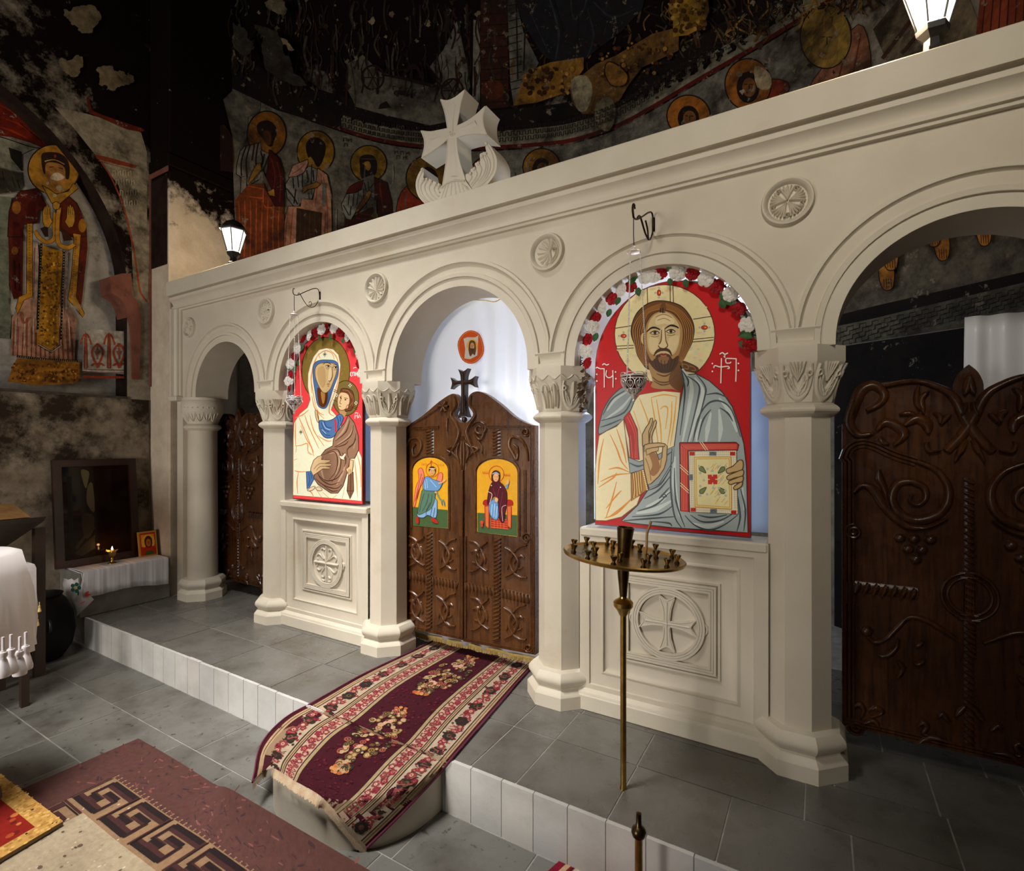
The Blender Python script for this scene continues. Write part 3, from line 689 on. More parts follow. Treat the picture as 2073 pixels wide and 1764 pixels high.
def leaf_door(side):
    left = side < 0
    t = thing('carved_door', 'left leaf of the carved walnut centre doors, holding the icon of a winged angel' if left else 'right leaf of the carved walnut centre doors, holding the icon of an enthroned woman and the wooden cross', 'door', group='centre doors of the screen')
    b = MB(); b.prism([leftD if left else rightD], df(YD), df(YD + .045)); b.build('door_panel', M_wood, t, smooth=30)
    b = MB()
    if left:
        triple(b, fd, [(88, 1500), (94, 415)], 10); triple(b, fd, [(85, 1500), (430, 1578)], 9); triple(b, fd, [(100, 408), (300, 400)], 9); triple(b, fd, [(424, 1578), (424, 1010)], 10)
        b.relief(spiral(112, 425, 22, 5, 180, 1.6), 5, .012, fd); b.relief(spiral(100, 945, 26, 6, 90, 1.7), 6, .014, fd); b.relief(spiral(98, 1465, 22, 5, 180, 1.6), 5, .012, fd)
        arch = [(148, 960), (150, 640)] + [(253 + 104 * cos(a), 640 - 82 * sin(a)) for a in [pi - pi * i / 20 for i in range(21)]] + [(357, 970)]
        b.sweep(arch, [(-8, -.001), (-6, .008), (4, .008), (5, -.001)], fd)
        b.relief(cr([(108, 590), (110, 525), (140, 470), (185, 462), (202, 500), (185, 545), (160, 560), (155, 520), (172, 495)], 5), [5, 8, 10, 12, 12, 8, 5], .016, fd)
        triple(b, fd, [(108, 600), (108, 920)], 7)
    else:
        triple(b, fd, [(822, 1655), (818, 400)], 12); triple(b, fd, [(440, 1585), (826, 1658)], 10); triple(b, fd, [(560, 396), (815, 400)], 9); triple(b, fd, [(446, 1582), (446, 1010)], 10)
        b.relief(spiral(785, 428, 26, 5, 0, 1.7), 6, .012, fd); b.relief(spiral(795, 1015, 30, 6, 90, 1.7), 7, .014, fd); b.relief(spiral(800, 1630, 26, 5, 0, 1.6), 6, .012, fd)
        arch = [(506, 985), (506, 650)] + [(625 + 122 * cos(a), 650 - 84 * sin(a)) for a in [pi - pi * i / 20 for i in range(21)]] + [(747, 1012)]
        b.sweep(arch, [(-8, -.001), (-6, .008), (4, .008), (5, -.001)], fd)
        b.relief(cr([(800, 590), (790, 520), (755, 465), (705, 455), (690, 500), (712, 545), (735, 580), (742, 520), (720, 495)], 5), [5, 9, 11, 13, 13, 8, 5], .016, fd)
        triple(b, fd, [(780, 640), (780, 1000)], 8); triple(b, fd, [(745, 1030), (800, 1040)], 7)
    b.build('door_moulding', M_wood, t, smooth=40)
    b = MB()
    if left:
        rope(b, fd, (250, 412), (250, 548), 20, 8); rope(b, fd, (248, 985), (245, 1530), 17, 26); rope(b, fd, (95, 1212), (245, 1250), 22, 8); rope(b, fd, (262, 1252), (405, 1282), 22, 8)
    else:
        rope(b, fd, (622, 412), (622, 560), 22, 8); rope(b, fd, (628, 1020), (622, 1590), 20, 26); rope(b, fd, (442, 1285), (620, 1322), 22, 9); rope(b, fd, (648, 1325), (808, 1362), 26, 8)
    b.build('rope_carving', M_wood, t, smooth=50)
    b = MB()
    if left:
        for cx, cy, sx, sy, f in ((165, 1090, 55, 85, 1), (350, 1110, 45, 85, -1), (165, 1400, 55, 90, 1), (340, 1420, 50, 90, -1)): loops(b, fd, cx, cy, sx, sy, f)
        for i in range(6): a = i * 1.05; b.relief([(328, 285), (328 + 14 * cos(a), 285 + 18 * sin(a)), (328 + 28 * cos(a), 285 + 34 * sin(a))], [3, 12, 8], .022, fd)
        b.relief(cr([(150, 385), (230, 335), (300, 290)], 4), [5, 9, 6], .010, fd); b.relief(cr([(352, 350), (345, 390), (350, 420)], 4), [4, 9, 4], .014, fd)
        b.relief(cr([(392, 228), (398, 280), (370, 330), (398, 384), (414, 425), (402, 480), (360, 560)], 5), [3, 7, 8, 10, 12, 10, 4], .02, fd)
    else:
        for cx, cy, sx, sy, f in ((520, 1120, 50, 85, 1), (730, 1150, 58, 90, -1), (530, 1440, 50, 90, 1), (725, 1490, 58, 95, -1)): loops(b, fd, cx, cy, sx, sy, f)
        b.relief(cr([(484, 226), (478, 278), (506, 330), (474, 384), (456, 430), (482, 500), (510, 560)], 5), [3, 7, 8, 10, 12, 10, 4], .02, fd)
        b.relief(spiral(530, 410, 46, 10, 200, 1.4), [5, 10, 9, 5], .018, fd); b.relief(cr([(500, 430), (530, 470), (552, 440), (545, 400)], 5), [3, 10, 10, 4], .018, fd)
        b.relief(cr([(525, 480), (540, 510), (545, 550)], 4), [4, 10, 3], .014, fd)
    sg = -1 if left else 1
    for i, (dx, y0, y1) in enumerate(((6, 450, 640), (22, 470, 600), (40, 490, 570), (58, 500, 548))): b.relief(cr([(435 + sg * dx * .5, y0), (435 + sg * dx * 1.5, (y0 + y1) / 2), (435 + sg * dx * .8, y1)], 4), [4, 9, 3], .016, fd)
    b.build('scroll_carving', M_wood, t, smooth=50)
    return t
DL, DR = leaf_door(-1), leaf_door(1)
b = MB(); b.box(fd(431, 374)[0], fd(441, 374)[0], YD - .02, YD - .001, fd(435, 1580)[2], fd(435, 640)[2], .005); b.build('meeting_batten', M_wood, DR)
# wooden cross on the right leaf
M_cross = mat('dark_polished_wood', (.022, .012, .009), (.04, .02, .012), rough=.25, scale=8)
ox = cr([(412, 78), (438, 90), (466, 72)], 4)[:-1] + cr([(466, 72), (452, 110), (449, 140)], 3)[:-1] + cr([(449, 140), (480, 135), (508, 115)], 3)[:-1] + cr([(508, 115), (500, 145), (507, 178)], 3)[:-1] + cr([(507, 178), (480, 162), (450, 160)], 3)[:-1] + cr([(450, 160), (450, 280), (468, 345)], 4)[:-1] + cr([(468, 345), (437, 338), (410, 348)], 3)[:-1] + cr([(410, 348), (428, 280), (428, 160)], 4)[:-1] + cr([(428, 160), (400, 165), (370, 188)], 3)[:-1] + cr([(370, 188), (378, 155), (369, 124)], 3)[:-1] + cr([(369, 124), (400, 142), (427, 140)], 3)[:-1] + cr([(427, 140), (424, 110), (412, 78)], 3)[:-1]
b = MB(); b.prism([ox], df(YD - .012), df(YD + .03)); b.ball(df(YD + .01)(437, 358), .02, 10, 6); b.relief([(437, 100), (438, 320)], [9, 5, 9], .008, df(YD - .012)); b.relief([(385, 152), (492, 147)], [9, 5, 9], .008, df(YD - .012))
b.build('wooden_cross', M_cross, DR, smooth=35)
# painted icons set in the two leaves
M_paint = paintmat('icon_paint', .42)
def door_icon(t, arch, draw):
    p = Paint(lambda a, c, h: fd(a, c, .003 + h), eps=.00015); draw(p, arch)
    p.m.build('painted_icon', M_paint, t)
def arch_pts(x0, x1, yt, ys, yb0, yb1): return [(x1, yb1), (x0, yb0), (x0, ys)] + [((x0 + x1) / 2 + (x1 - x0) / 2 * cos(a), ys - (ys - yt) * sin(a)) for a in [pi - pi * i / 18 for i in range(1, 18)]] + [(x1, ys)]
def draw_angel(p, arch):
    p.fill(arch, (205, 150, 28)); p.fill([(155, 845), (350, 862), (350, 965), (155, 950)], (62, 84, 48))
    p.line([(258, 585), (258, 620)], 4, (160, 40, 20)); p.line([(250, 595), (266, 592)], 4, (160, 40, 20))
    for x0, y0 in ((205, 608), (300, 612)): p.lines([[(x0 + i * 9, y0 - 6), (x0 + i * 9 + 2, y0 + 6)] for i in range(4)], 2.5, (190, 70, 25), 0); 
    p.line([(265 + 36 * cos(i * .4), 638 + 40 * sin(i * .4)) for i in range(17)], 3, (185, 60, 25))
    p.fill([(185, 640), (205, 628), (218, 660), (215, 700), (185, 760), (170, 835), (160, 838), (172, 740), (190, 690)], (205, 120, 90), 3, (170, 40, 30), 3)
    p.lines([[(205, 660), (190, 720), (168, 815)], [(212, 680), (195, 740), (180, 800)]], 3, (150, 40, 40))
    p.fill([(290, 690), (305, 655), (322, 660), (318, 700), (295, 715)], (205, 120, 90), 3, (170, 40, 30), 3)
    p.fill([(180, 890), (215, 800), (240, 780), (285, 800), (292, 830), (285, 905), (240, 890), (215, 905)], (120, 155, 190), 3, (40, 60, 90), 2.5)
    p.fill([(185, 885), (198, 800), (215, 745), (275, 750), (280, 800), (262, 850), (225, 875)], (80, 110, 90), 3, (30, 50, 45), 2.5)
    p.lines([[(220, 770), (205, 820), (195, 870)], [(245, 770), (235, 820), (210, 870)], [(265, 775), (258, 825), (235, 865)], [(230, 890), (235, 860), (255, 820)], [(255, 895), (265, 850)], [(272, 900), (280, 850)]], 2.5, (35, 55, 60))
    p.fill([(215, 745), (220, 690), (240, 675), (268, 690), (310, 705), (322, 712), (300, 752), (255, 755)], (95, 135, 175), 3, (35, 55, 90), 2.5)
    p.lines([[(235, 690), (240, 740)], [(255, 695), (290, 735)], [(225, 700), (230, 745)]], 2, (180, 205, 225))
    p.line([(290, 758), (302, 790), (320, 810), (330, 805)], 8, (95, 125, 105), 4); p.line([(318, 815), (322, 835)], 6, (60, 100, 130), 0); p.line([(332, 815), (335, 838)], 5, (60, 100, 130), 0)
    p.line([(300, 715), (325, 705), (342, 690)], 9, (200, 150, 100), 3); p.line([(280, 762), (292, 765)], 10, (200, 150, 100))
    p.dot(266, 645, 17, (195, 145, 95), 24); p.fill([(248, 650), (250, 625), (268, 618), (285, 630), (282, 650), (275, 632), (258, 635)], (70, 40, 20), 3); p.line([(250, 630), (283, 632)], 3, (225, 220, 210))
    for x in (261, 272): p.dot(x, 643, 2, (30, 20, 10))
    p.line([(262, 658), (272, 658)], 2, (140, 50, 40))
    p.fill([(175, 905), (190, 900), (192, 935), (178, 932)], (165, 35, 25), 3); p.fill([(265, 905), (280, 908), (300, 932), (285, 935), (262, 920)], (165, 35, 25), 3)
def draw_throne(p, arch):
    p.fill(arch, (205, 148, 28)); p.fill([(515, 878), (738, 892), (738, 1010), (515, 985)], (62, 84, 48))
    for x0, y0 in ((545, 655), (668, 668)): p.lines([[(x0 + i * 9, y0 - 8), (x0 + i * 9 + 3, y0 + 8)] for i in range(4)] + [[(x0, y0), (x0 + 28, y0 + 4)]], 3, (190, 70, 25), 0)
    p.line([(622 + 42 * cos(i * .4), 662 + 46 * sin(i * .4)) for i in range(17)], 3.5, (185, 60, 25))
    for x in (555, 680): p.fill([(x, 808), (x + 28, 808), (x + 34, 835), (x - 6, 832)], (165, 25, 25), 3, (90, 20, 15), 2)
    for x0, x1 in ((558, 582), (682, 706)): p.fill([(x0, 840), (x1, 842), (x1 - 2, 965), (x0 + 4, 950)], (200, 100, 45), 0, (150, 30, 20), 4)
    p.fill([(590, 905), (680, 915), (690, 970), (592, 960)], (165, 40, 25), 0, (190, 80, 50), 3)
    p.lines([[(595, 920 + i * 12), (684, 930 + i * 12)] for i in range(4)] + [[(610 + i * 18, 910), (612 + i * 18, 965)] for i in range(4)], 2, (205, 110, 60), 0)
    p.fill([(582, 855), (590, 815), (625, 800), (640, 850), (628, 915), (595, 900)], (95, 140, 185), 3, (35, 60, 100), 2.5)
    p.lines([[(600, 830), (595, 890)], [(615, 825), (610, 900)], [(628, 840), (622, 905)]], 2.5, (190, 210, 230))
    p.fill([(575, 830), (578, 770), (595, 715), (620, 700), (655, 715), (680, 760), (680, 830), (670, 880), (665, 930), (640, 910), (630, 800), (605, 790)], (72, 14, 26), 3, (35, 8, 12), 2.5)
    p.lines([[(605, 740), (625, 800)], [(640, 740), (620, 820)], [(660, 760), (640, 870)], [(590, 760), (585, 810)]], 2.5, (120, 40, 50)); p.line([(577, 760), (600, 775), (585, 830)], 3, (215, 190, 180), 3); p.line([(680, 835), (655, 850), (660, 925)], 3, (200, 160, 160), 4)
    p.line([(680, 740), (690, 700)], 12, (95, 140, 185)); p.fill([(680, 720), (682, 700), (692, 690), (695, 712)], (205, 155, 105), 3); p.dot(625, 805, 9, (205, 155, 105), 13)
    p.fill([(598, 700), (600, 655), (620, 640), (643, 655), (640, 700), (625, 715)], (72, 14, 26), 3); p.dot(622, 680, 16, (205, 155, 105), 24); p.line([(602, 662), (622, 652), (640, 664)], 5, (130, 165, 200), 3)
    for x in (617, 629): p.dot(x, 677, 2, (30, 20, 10))
    p.line([(618, 692), (627, 692)], 2, (150, 60, 50)); p.line([(544, 928), (544, 955)], 14, (165, 60, 30)); p.dot(544, 930, 10, (190, 60, 40))
    p.dot(597, 725, 3, (230, 220, 210)); p.dot(648, 735, 3, (230, 220, 210))
door_icon(DL, arch_pts(155, 352, 570, 645, 950, 966), draw_angel)
door_icon(DR, arch_pts(513, 739, 578, 655, 985, 1012), draw_throne)
# ---- side door, built once and copied to the left opening
YS = .35
def t6(X, Y): return (1680 + X / 4.01, 620 + Y / 4.01)
def t7(X, Y): return (1680 + X / 3.15, 1000 + Y / 3.15)
XC = aty(*t6(1130, 500), YS).x
def loc6(p): q = aty(*t6(*p), YS); return (q.x - XC, q.z)
def loc7(p): q = aty(*t7(*p), YS); return (q.x - XC, q.z)
half = [loc6(p) for p in cr([(150, 960), (150, 860), (205, 800), (250, 690), (340, 640), (500, 612), (700, 592), (880, 648), (1000, 705), (1018, 625), (1060, 540), (1130, 474)], 4)]
zb = .115; xl = loc7((78, 700))[0]
half = [(xl, zb), (xl, loc6((75, 960))[1])] + half
outl = half[:-1] + [(0, half[-1][1])] + [(-x, z) for x, z in half[:-1]][::-1]
side = thing('side_door', 'dark carved wooden door with lobed top and grape clusters in the right-hand arch', 'door', (XC, YS, 0))
lf = lambda x, z, h=0: (x, -h, z)
b = MB(); b.prism([outl], lambda x, z: (x, 0, z), lambda x, z: (x, .045, z)); b.build('door_panel', M_wood2, side, smooth=30)
def both(b, pts, w, h, tri=False):
    for s in (1, -1):
        q = [(x * s, z) for x, z in pts]
        if tri: triple(b, lf, q if s > 0 else q[::-1], w, h)
        else: b.relief(q, w, h, lf)
b = MB()
both(b, [(xl + .028, zb + .01), (xl + .028, loc6((120, 1260))[1])] + [loc6(p) for p in cr([(125, 1230), (165, 1150), (260, 1112), (370, 1135), (520, 1205), (700, 1262)], 4)], .024, .009, True)
both(b, [(xl + .01, zb + .022), (0, zb + .022)], .02, .009, True)
for p, a in (((135, 240), 90), ((150, 1485), 180)):
    c = loc7(p); both(b, spiral(c[0] + .01, c[1], .036, .008, a, 1.7), .0085, .014)
both(b, cr([loc7(p) for p in ((130, 560), (130, 700))], 2), .024, .009, True)
b.build('door_moulding', M_wood2, side, smooth=40)
b = MB()
both(b, cr([loc6(p) for p in ((345, 1035), (230, 1045), (160, 950), (200, 810), (255, 690), (350, 645), (440, 710), (410, 790), (300, 850))], 5), [.012, .02, .024, .026, .022, .018, .012], .026)
both(b, cr([loc6(p) for p in ((450, 650), (700, 612), (900, 670), (1010, 750), (1100, 920), (1200, 1060), (1320, 1180))], 5), [.01, .012, .016, .02, .022, .022, .02], .022)
for r, ww in (([(380, 1010), (450, 945), (560, 985), (600, 1050), (520, 1130)], .022), ([(600, 970), (700, 915), (780, 950), (800, 1030)], .024), ([(800, 690), (740, 760), (760, 870)], .014), ([(720, 640), (700, 760), (725, 840)], .012), ([(560, 880), (640, 870), (690, 890)], .014), ([(840, 860), (890, 900), (890, 950)], .012), ([(900, 960), (950, 900), (980, 880)], .012), ([(480, 1120), (430, 1110), (400, 1060)], .014), ([(800, 1100), (780, 1130), (810, 1180), (900, 1170)], .01), ([(1090, 720), (1120, 640), (1130, 560)], .016), ([(1150, 780), (1180, 860), (1200, 890)], .012), ([(1100, 1080), (1050, 1180), (1010, 1260)], .01), ([(1150, 1090), (1190, 1170), (1240, 1220)], .01)):
    both(b, cr([loc6(p) for p in r], 5), [ww * .4, ww, ww * 1.1, ww, ww * .4], .024)
both(b, cr([loc6(p) for p in ((700, 1258), (860, 1330), (955, 1460), (950, 1600), (860, 1700), (700, 1740), (560, 1680), (500, 1560), (550, 1445), (660, 1425), (760, 1475), (775, 1560), (715, 1610), (650, 1585), (660, 1530))], 6), [.012, .016, .02, .022, .022, .02, .018, .014, .012, .008], .022)
both(b, cr([loc6(p) for p in ((195, 1510), (260, 1455), (350, 1490), (430, 1610), (520, 1710), (640, 1790), (800, 1790), (950, 1720))], 6), [.008, .016, .022, .022, .02, .018, .012, .006], .026)
both(b, cr([loc6(p) for p in ((395, 1325), (400, 1400), (435, 1470), (480, 1640))], 5), [.006, .02, .014, .008], .022)
both(b, cr([loc7(p) for p in ((225, 870), (275, 940), (350, 925), (430, 850), (500, 785), (600, 800), (700, 855), (800, 920))], 5), [.014, .012, .011, .012, .013, .013, .012, .008], .02)
c = loc7((232, 872)); [b.ball((s * c[0], -.008, c[1]), .024, 12, 8) for s in (1, -1)]
for r in ([(300, 1020), (360, 1030), (420, 980), (435, 920)], [(430, 1060), (462, 1110), (430, 1170)], [(590, 940), (560, 965), (540, 960)], [(600, 1060), (560, 1085), (530, 1070)], [(160, 1350), (190, 1340), (215, 1375), (200, 1420)], [(245, 1375), (290, 1360), (330, 1390), (260, 1420)], [(560, 1480), (590, 1455), (615, 1480), (590, 1520), (620, 1530)], [(690, 1420), (710, 1400), (735, 1420), (760, 1450)], [(555, 1585), (640, 1550), (750, 1575)], [(215, 1460), (280, 1445), (320, 1500)], [(800, 1410), (840, 1370), (860, 1340)]):
    both(b, cr([loc7(p) for p in r], 5), [.005, .014, .012, .005], .02)
for rr in (.082, .102):
    c = loc7((905, 655)); both(b, arc(c[0], c[1], rr, 75, 285, 24), .008, .014)
c = loc7((905, 655)); [b.relief([(s * (c[0] + dx), c[1] + .06), (s * (c[0] + dx + rnd.uniform(-.002, .002)), c[1] - .08)], .004, .012, lf) for s in (1, -1) for dx in (-.012, -.004, .004, .012)]
rope(b, lf, (c[0], c[1] - .10), (c[0], c[1] - .26), .014, 8); rope(b, lf, (0, 1.3), (0, zb + .05), .016, 40)
b.build('scroll_carving', M_wood2, side, smooth=50)
b = MB(); p0, p1 = loc7((148, 590)), loc7((560, 628))
for s in (1, -1): rope(b, lf, (s * p0[0], p0[1]), (s * p1[0], p0[1]), .026, 7, .02)
b.build('rope_carving', M_wood2, side, smooth=50)
for p in ((445, 280), (535, 285), (640, 290), (495, 350), (585, 355), (548, 415)):
    c = loc7(p)
    for s in (1, -1): b = MB(); b.ball((s * c[0], -.006, c[1]), .021, 14, 9); b.build('grape', M_wood2, side, smooth=60)
def copy_tree(o, parent=None, **kw):
    c = o.copy(); COL.objects.link(c); c.parent = parent
    for k, v in kw.items(): c[k] = v
    for ch in o.children: copy_tree(ch, c)
    return c
s2 = copy_tree(side, None, label='dark carved wooden door with grape clusters in the narrow arch beside the left wall')
side['group'] = s2['group'] = 'carved side doors of the screen'; s2.location = (-4.80, .372, 0)
# ================================================================ the two big panel icons
M_icon = paintmat('egg_tempera', .38, bump=.05, bscale=300, var=.06)
M_edge = mat('red_panel_edge', (.16, .012, .01), (.10, .01, .008), rough=.4, scale=10)
YI = .118
def panel_icon(name, label, x0, x1, z0, zs, rt, draw, org, k):
    t = thing(name, label, 'icon'); cx = (x0 + x1) / 2; r = (x1 - x0) / 2
    pts = [(x1, z0), (x1, zs)] + [(cx + r * cos(a), zs + rt * sin(a)) for a in [pi * i / 28 for i in range(1, 28)]] + [(x0, zs), (x0, z0)]
    b = MB(); b.prism([pts], lambda x, z: (x, YI, z), lambda x, z: (x, YI + .028, z)); b.build('icon_panel', M_edge, t)
    fn = lambda a, c, h: (lambda q: (q.x, YI - .0006 - h, q.z))(aty(org[0] + a / k, org[1] + c / k, YI))
    p = Paint(fn, eps=.000011); p.lw = 1.5; draw(p)
    # red ground first, drawn in panel measures
    g = Paint(lambda a, c, h: (a, YI - .0004, c)); s = .988
    g.fill([(cx + (x - cx) * s, z0 + .008 + (z - z0) * .99) for x, z in pts], draw.ground); g.m.build('painted_ground', M_icon, t)
    p.m.build('painted_figure', M_icon, t); return t
def shade(p, rows, w, c): p.lines(rows, w, c)
def draw_man(p):
    gold, ln = (214, 200, 150), (70, 45, 15)
    p.fill([(595 + 309 * cos(i * .1571), 477 + 305 * sin(i * .1571)) for i in range(40)], gold, 0, (90, 30, 15), 4)
    for i in range(90):
        a = rnd.uniform(0, 6.28); r = rnd.uniform(.5, .97); x, y = 595 + 309 * r * cos(a), 477 + 305 * r * sin(a); p.dot(x, y, rnd.uniform(8, 22), (206 + rnd.randint(-8, 14), 192 + rnd.randint(-8, 14), 140 + rnd.randint(-8, 22)), rnd.uniform(6, 14), 8)
    p.lines([[(487, 195), (492, 345)], [(628, 174), (630, 285)], [(646, 176), (649, 285)], [(290, 441), (395, 424)], [(296, 551), (405, 546)], [(298, 568), (405, 562)], [(770, 385), (890, 366)], [(765, 509), (897, 497)], [(765, 526), (896, 513)]], 3.2, (75, 45, 20), 0)
    for x, y, a, c in ((560, 222, 10, 17), (342, 488, 16, 10), (840, 436, 18, 11)):
        for q in range(4): p.dot(x + (a + 12) * cos(q * pi / 2), y + (c + 12) * sin(q * pi / 2), 7, (165, 165, 150))
        p.dot(x, y, a + 3, (80, 30, 15), c + 3); p.dot(x, y, a, (190, 45, 15), c); p.dot(x + a * .3, y, a * .4, (235, 150, 60), c * .4)
    # hair
    p.fill([(700, 645), (745, 655), (800, 685), (792, 712), (735, 705), (680, 690)], (95, 58, 22), 4, (45, 25, 10), 3)
    for r in ([(705, 660), (735, 668), (740, 690), (715, 688)], [(745, 672), (775, 680), (785, 700), (760, 700)]): p.line(r, 4, (150, 100, 40), 4)
    p.fill([(585, 272), (500, 285), (430, 340), (395, 415), (390, 480), (412, 545), (428, 605), (455, 650), (490, 690), (560, 700), (660, 680), (705, 640), (735, 585), (765, 520), (776, 440), (750, 365), (690, 300)], (98, 60, 22), 5, (40, 22, 8), 4)
    for i in range(9):
        t_ = i / 8; p.line([(575 - 10 * t_, 290 + 30 * t_), (480 - 30 * t_ + 40 * t_, 330 + 20 * t_), (408 + 50 * t_, 420 + 20 * t_), (405 + 50 * t_, 500), (432 + 38 * t_, 600 + 10 * t_), (470 + 20 * t_, 670)], 3.5 if i % 2 else 5, (45, 25, 8) if i % 2 else (150, 98, 38), 5)
        p.line([(600 + 5 * t_, 290 + 30 * t_), (690 - 20 * t_, 330 + 20 * t_), (760 - 48 * t_, 420 + 10 * t_), (765 - 48 * t_, 500), (730 - 28 * t_, 590), (700 - 10 * t_, 650)], 3.5 if i % 2 else 5, (45, 25, 8) if i % 2 else (150, 98, 38), 5)
    # neck and face
    p.fill([(505, 640), (520, 760), (512, 800), (560, 815), (640, 815), (690, 825), (705, 760), (690, 640)], (158, 122, 70), 4)
    p.fill([(640, 700), (690, 640), (715, 745), (690, 825), (640, 800), (620, 760)], (105, 66, 28), 4)
    p.lines([[(520, 740), (560, 770), (620, 770), (670, 730)], [(530, 765), (580, 790), (650, 775)], [(545, 720), (600, 735), (655, 700)]], [3, 7, 3], (95, 58, 24))
    for sx, pts in ((0, [(470, 470), (450, 478), (448, 520), (466, 545), (474, 520)]), (1, [(700, 465), (714, 470), (712, 510), (698, 530)])): p.fill(pts, (196, 168, 118), 4, (100, 62, 25), 3)
    face = [(585, 332), (530, 348), (492, 392), (472, 450), (466, 520), (478, 595), (502, 650), (545, 700), (600, 716), (650, 695), (685, 630), (703, 550), (710, 470), (700, 415), (660, 362), (620, 338)]
    p.fill(face, (160, 120, 66), 5, (70, 40, 15), 3.5)
    p.fill([(588, 340), (535, 358), (502, 400), (490, 450), (488, 520), (505, 590), (560, 610), (640, 605), (676, 560), (690, 470), (680, 415), (650, 370), (620, 348)], (192, 168, 120), 5)
    p.fill([(540, 385), (575, 362), (620, 366), (655, 395), (640, 420), (590, 412), (545, 420)], (206, 186, 142), 5)
    p.fill([(500, 500), (548, 500), (556, 545), (530, 590), (506, 570)], (204, 182, 136), 5); p.fill([(625, 500), (680, 490), (668, 560), (640, 590), (616, 555)], (204, 182, 136), 5)
    p.lines([[(470, 545), (488, 610), (520, 660)], [(705, 540), (690, 610), (660, 660)]], [4, 14, 6], (120, 78, 34))
    # beard and moustache
    p.fill([(484, 598), (512, 640), (536, 628), (545, 606), (575, 598), (600, 596), (628, 604), (644, 630), (672, 610), (684, 618), (668, 672), (632, 706), (598, 718), (556, 706), (515, 672)], (72, 42, 16), 4)
    p.fill([(556, 622), (595, 612), (622, 622), (615, 652), (590, 662), (565, 650)], (128, 88, 42), 4)
    for i in range(7): p.line([(530 + i * 22, 640 + abs(i - 3) * -4), (545 + i * 17, 680), (575 + i * 8, 708)], 2.5, (38, 20, 8), 3)
    p.line([(528, 612), (548, 584), (584, 570), (622, 580), (640, 612)], [3, 11, 15, 11, 3], (62, 36, 14), 5)
    p.line([(562, 602), (578, 597), (588, 600), (600, 597), (614, 602)], 4, (120, 40, 25), 3); p.line([(570, 608), (588, 612), (606, 608)], 5, (170, 95, 65), 3)
    # nose, brows, eyes
    p.fill([(578, 440), (574, 520), (556, 548), (566, 562), (588, 566), (606, 560), (612, 545), (600, 520), (598, 440)], (206, 184, 138), 3)
    p.lines([[(596, 440), (603, 515), (614, 545), (604, 560), (588, 566), (566, 561), (556, 547)], [(577, 450), (573, 515), (560, 540)]], [3, 5, 4], (92, 56, 22)); p.line([(567, 562), (588, 570), (606, 562)], 4, (60, 32, 12), 3)
    p.lines([[(484, 464), (512, 440), (540, 438), (568, 450)], [(598, 443), (630, 424), (660, 428), (682, 440)]], [4, 9, 5], (35, 18, 6))
    for cx, cy in ((534, 470), (632, 461)):
        p.fill([(cx - 26, cy), (cx - 8, cy - 10), (cx + 14, cy - 9), (cx + 28, cy + 1), (cx + 8, cy + 9), (cx - 12, cy + 9)], (196, 182, 146), 3)
        p.dot(cx + 2, cy - 1, 10, (70, 40, 14)); p.dot(cx + 2, cy - 1, 5, (15, 8, 4)); p.line([(cx - 30, cy + 2), (cx - 8, cy - 11), (cx + 15, cy - 10), (cx + 31, cy + 2)], [3, 5, 3], (30, 16, 6), 4); p.line([(cx - 24, cy + 4), (cx, cy + 11), (cx + 26, cy + 4)], 2.6, (80, 48, 20), 4); p.line([(cx - 22, cy + 20), (cx + 4, cy + 25), (cx + 28, cy + 16)], 3, (140, 98, 50), 4)
    p.lines([[(540, 372), (590, 355), (640, 376)], [(552, 392), (592, 380), (630, 396)]], 3, (150, 110, 60)); p.lines([[(572, 318), (568, 345)], [(585, 315), (584, 348)], [(565, 340), (600, 342)]], 4, (35, 18, 8), 0)
    # robe
    cream, yl = (228, 208, 166), (212, 152, 44)
    p.fill([(505, 838), (590, 826), (692, 836), (682, 960), (655, 1165), (560, 1215), (440, 1262), (380, 1250), (352, 1080), (345, 990), (400, 900), (440, 850)], cream, 0, (110, 70, 25), 3)
    p.lines([[(512, 870), (535, 1000), (560, 1185)], [(668, 860), (655, 1000), (630, 1165)], [(512, 868), (590, 850), (668, 862)], [(568, 940), (590, 922), (615, 940), (600, 1060)], [(545, 880), (570, 1040), (575, 1170)], [(640, 890), (635, 1020), (612, 1160)], [(440, 870), (490, 1000), (500, 1060)], [(405, 950), (450, 1090)]], [2.5, 6, 2.5], yl)
    p.fill([(385, 800), (330, 808), (268, 862), (225, 930), (205, 985), (188, 1090), (255, 1062), (330, 1018), (378, 960), (412, 880), (420, 845), (408, 800)], (128, 138, 138), 4, (45, 52, 52), 4)
    p.lines([[(370, 830), (290, 880), (240, 950)], [(395, 850), (330, 930), (230, 1000)]], [4, 12, 4], (172, 180, 176)); p.lines([[(405, 850), (345, 960), (205, 1010)], [(330, 1000), (260, 1030), (200, 1050)], [(350, 825), (270, 880), (215, 975)]], [3, 7, 3], (60, 68, 68))
    p.fill([(342, 1000), (300, 1045), (240, 1072), (192, 1102), (178, 1200), (166, 1330), (170, 1622), (235, 1625), (330, 1602), (425, 1528), (445, 1470), (392, 1500), (388, 1330), (372, 1250), (356, 1110)], cream, 0, (120, 80, 30), 3)
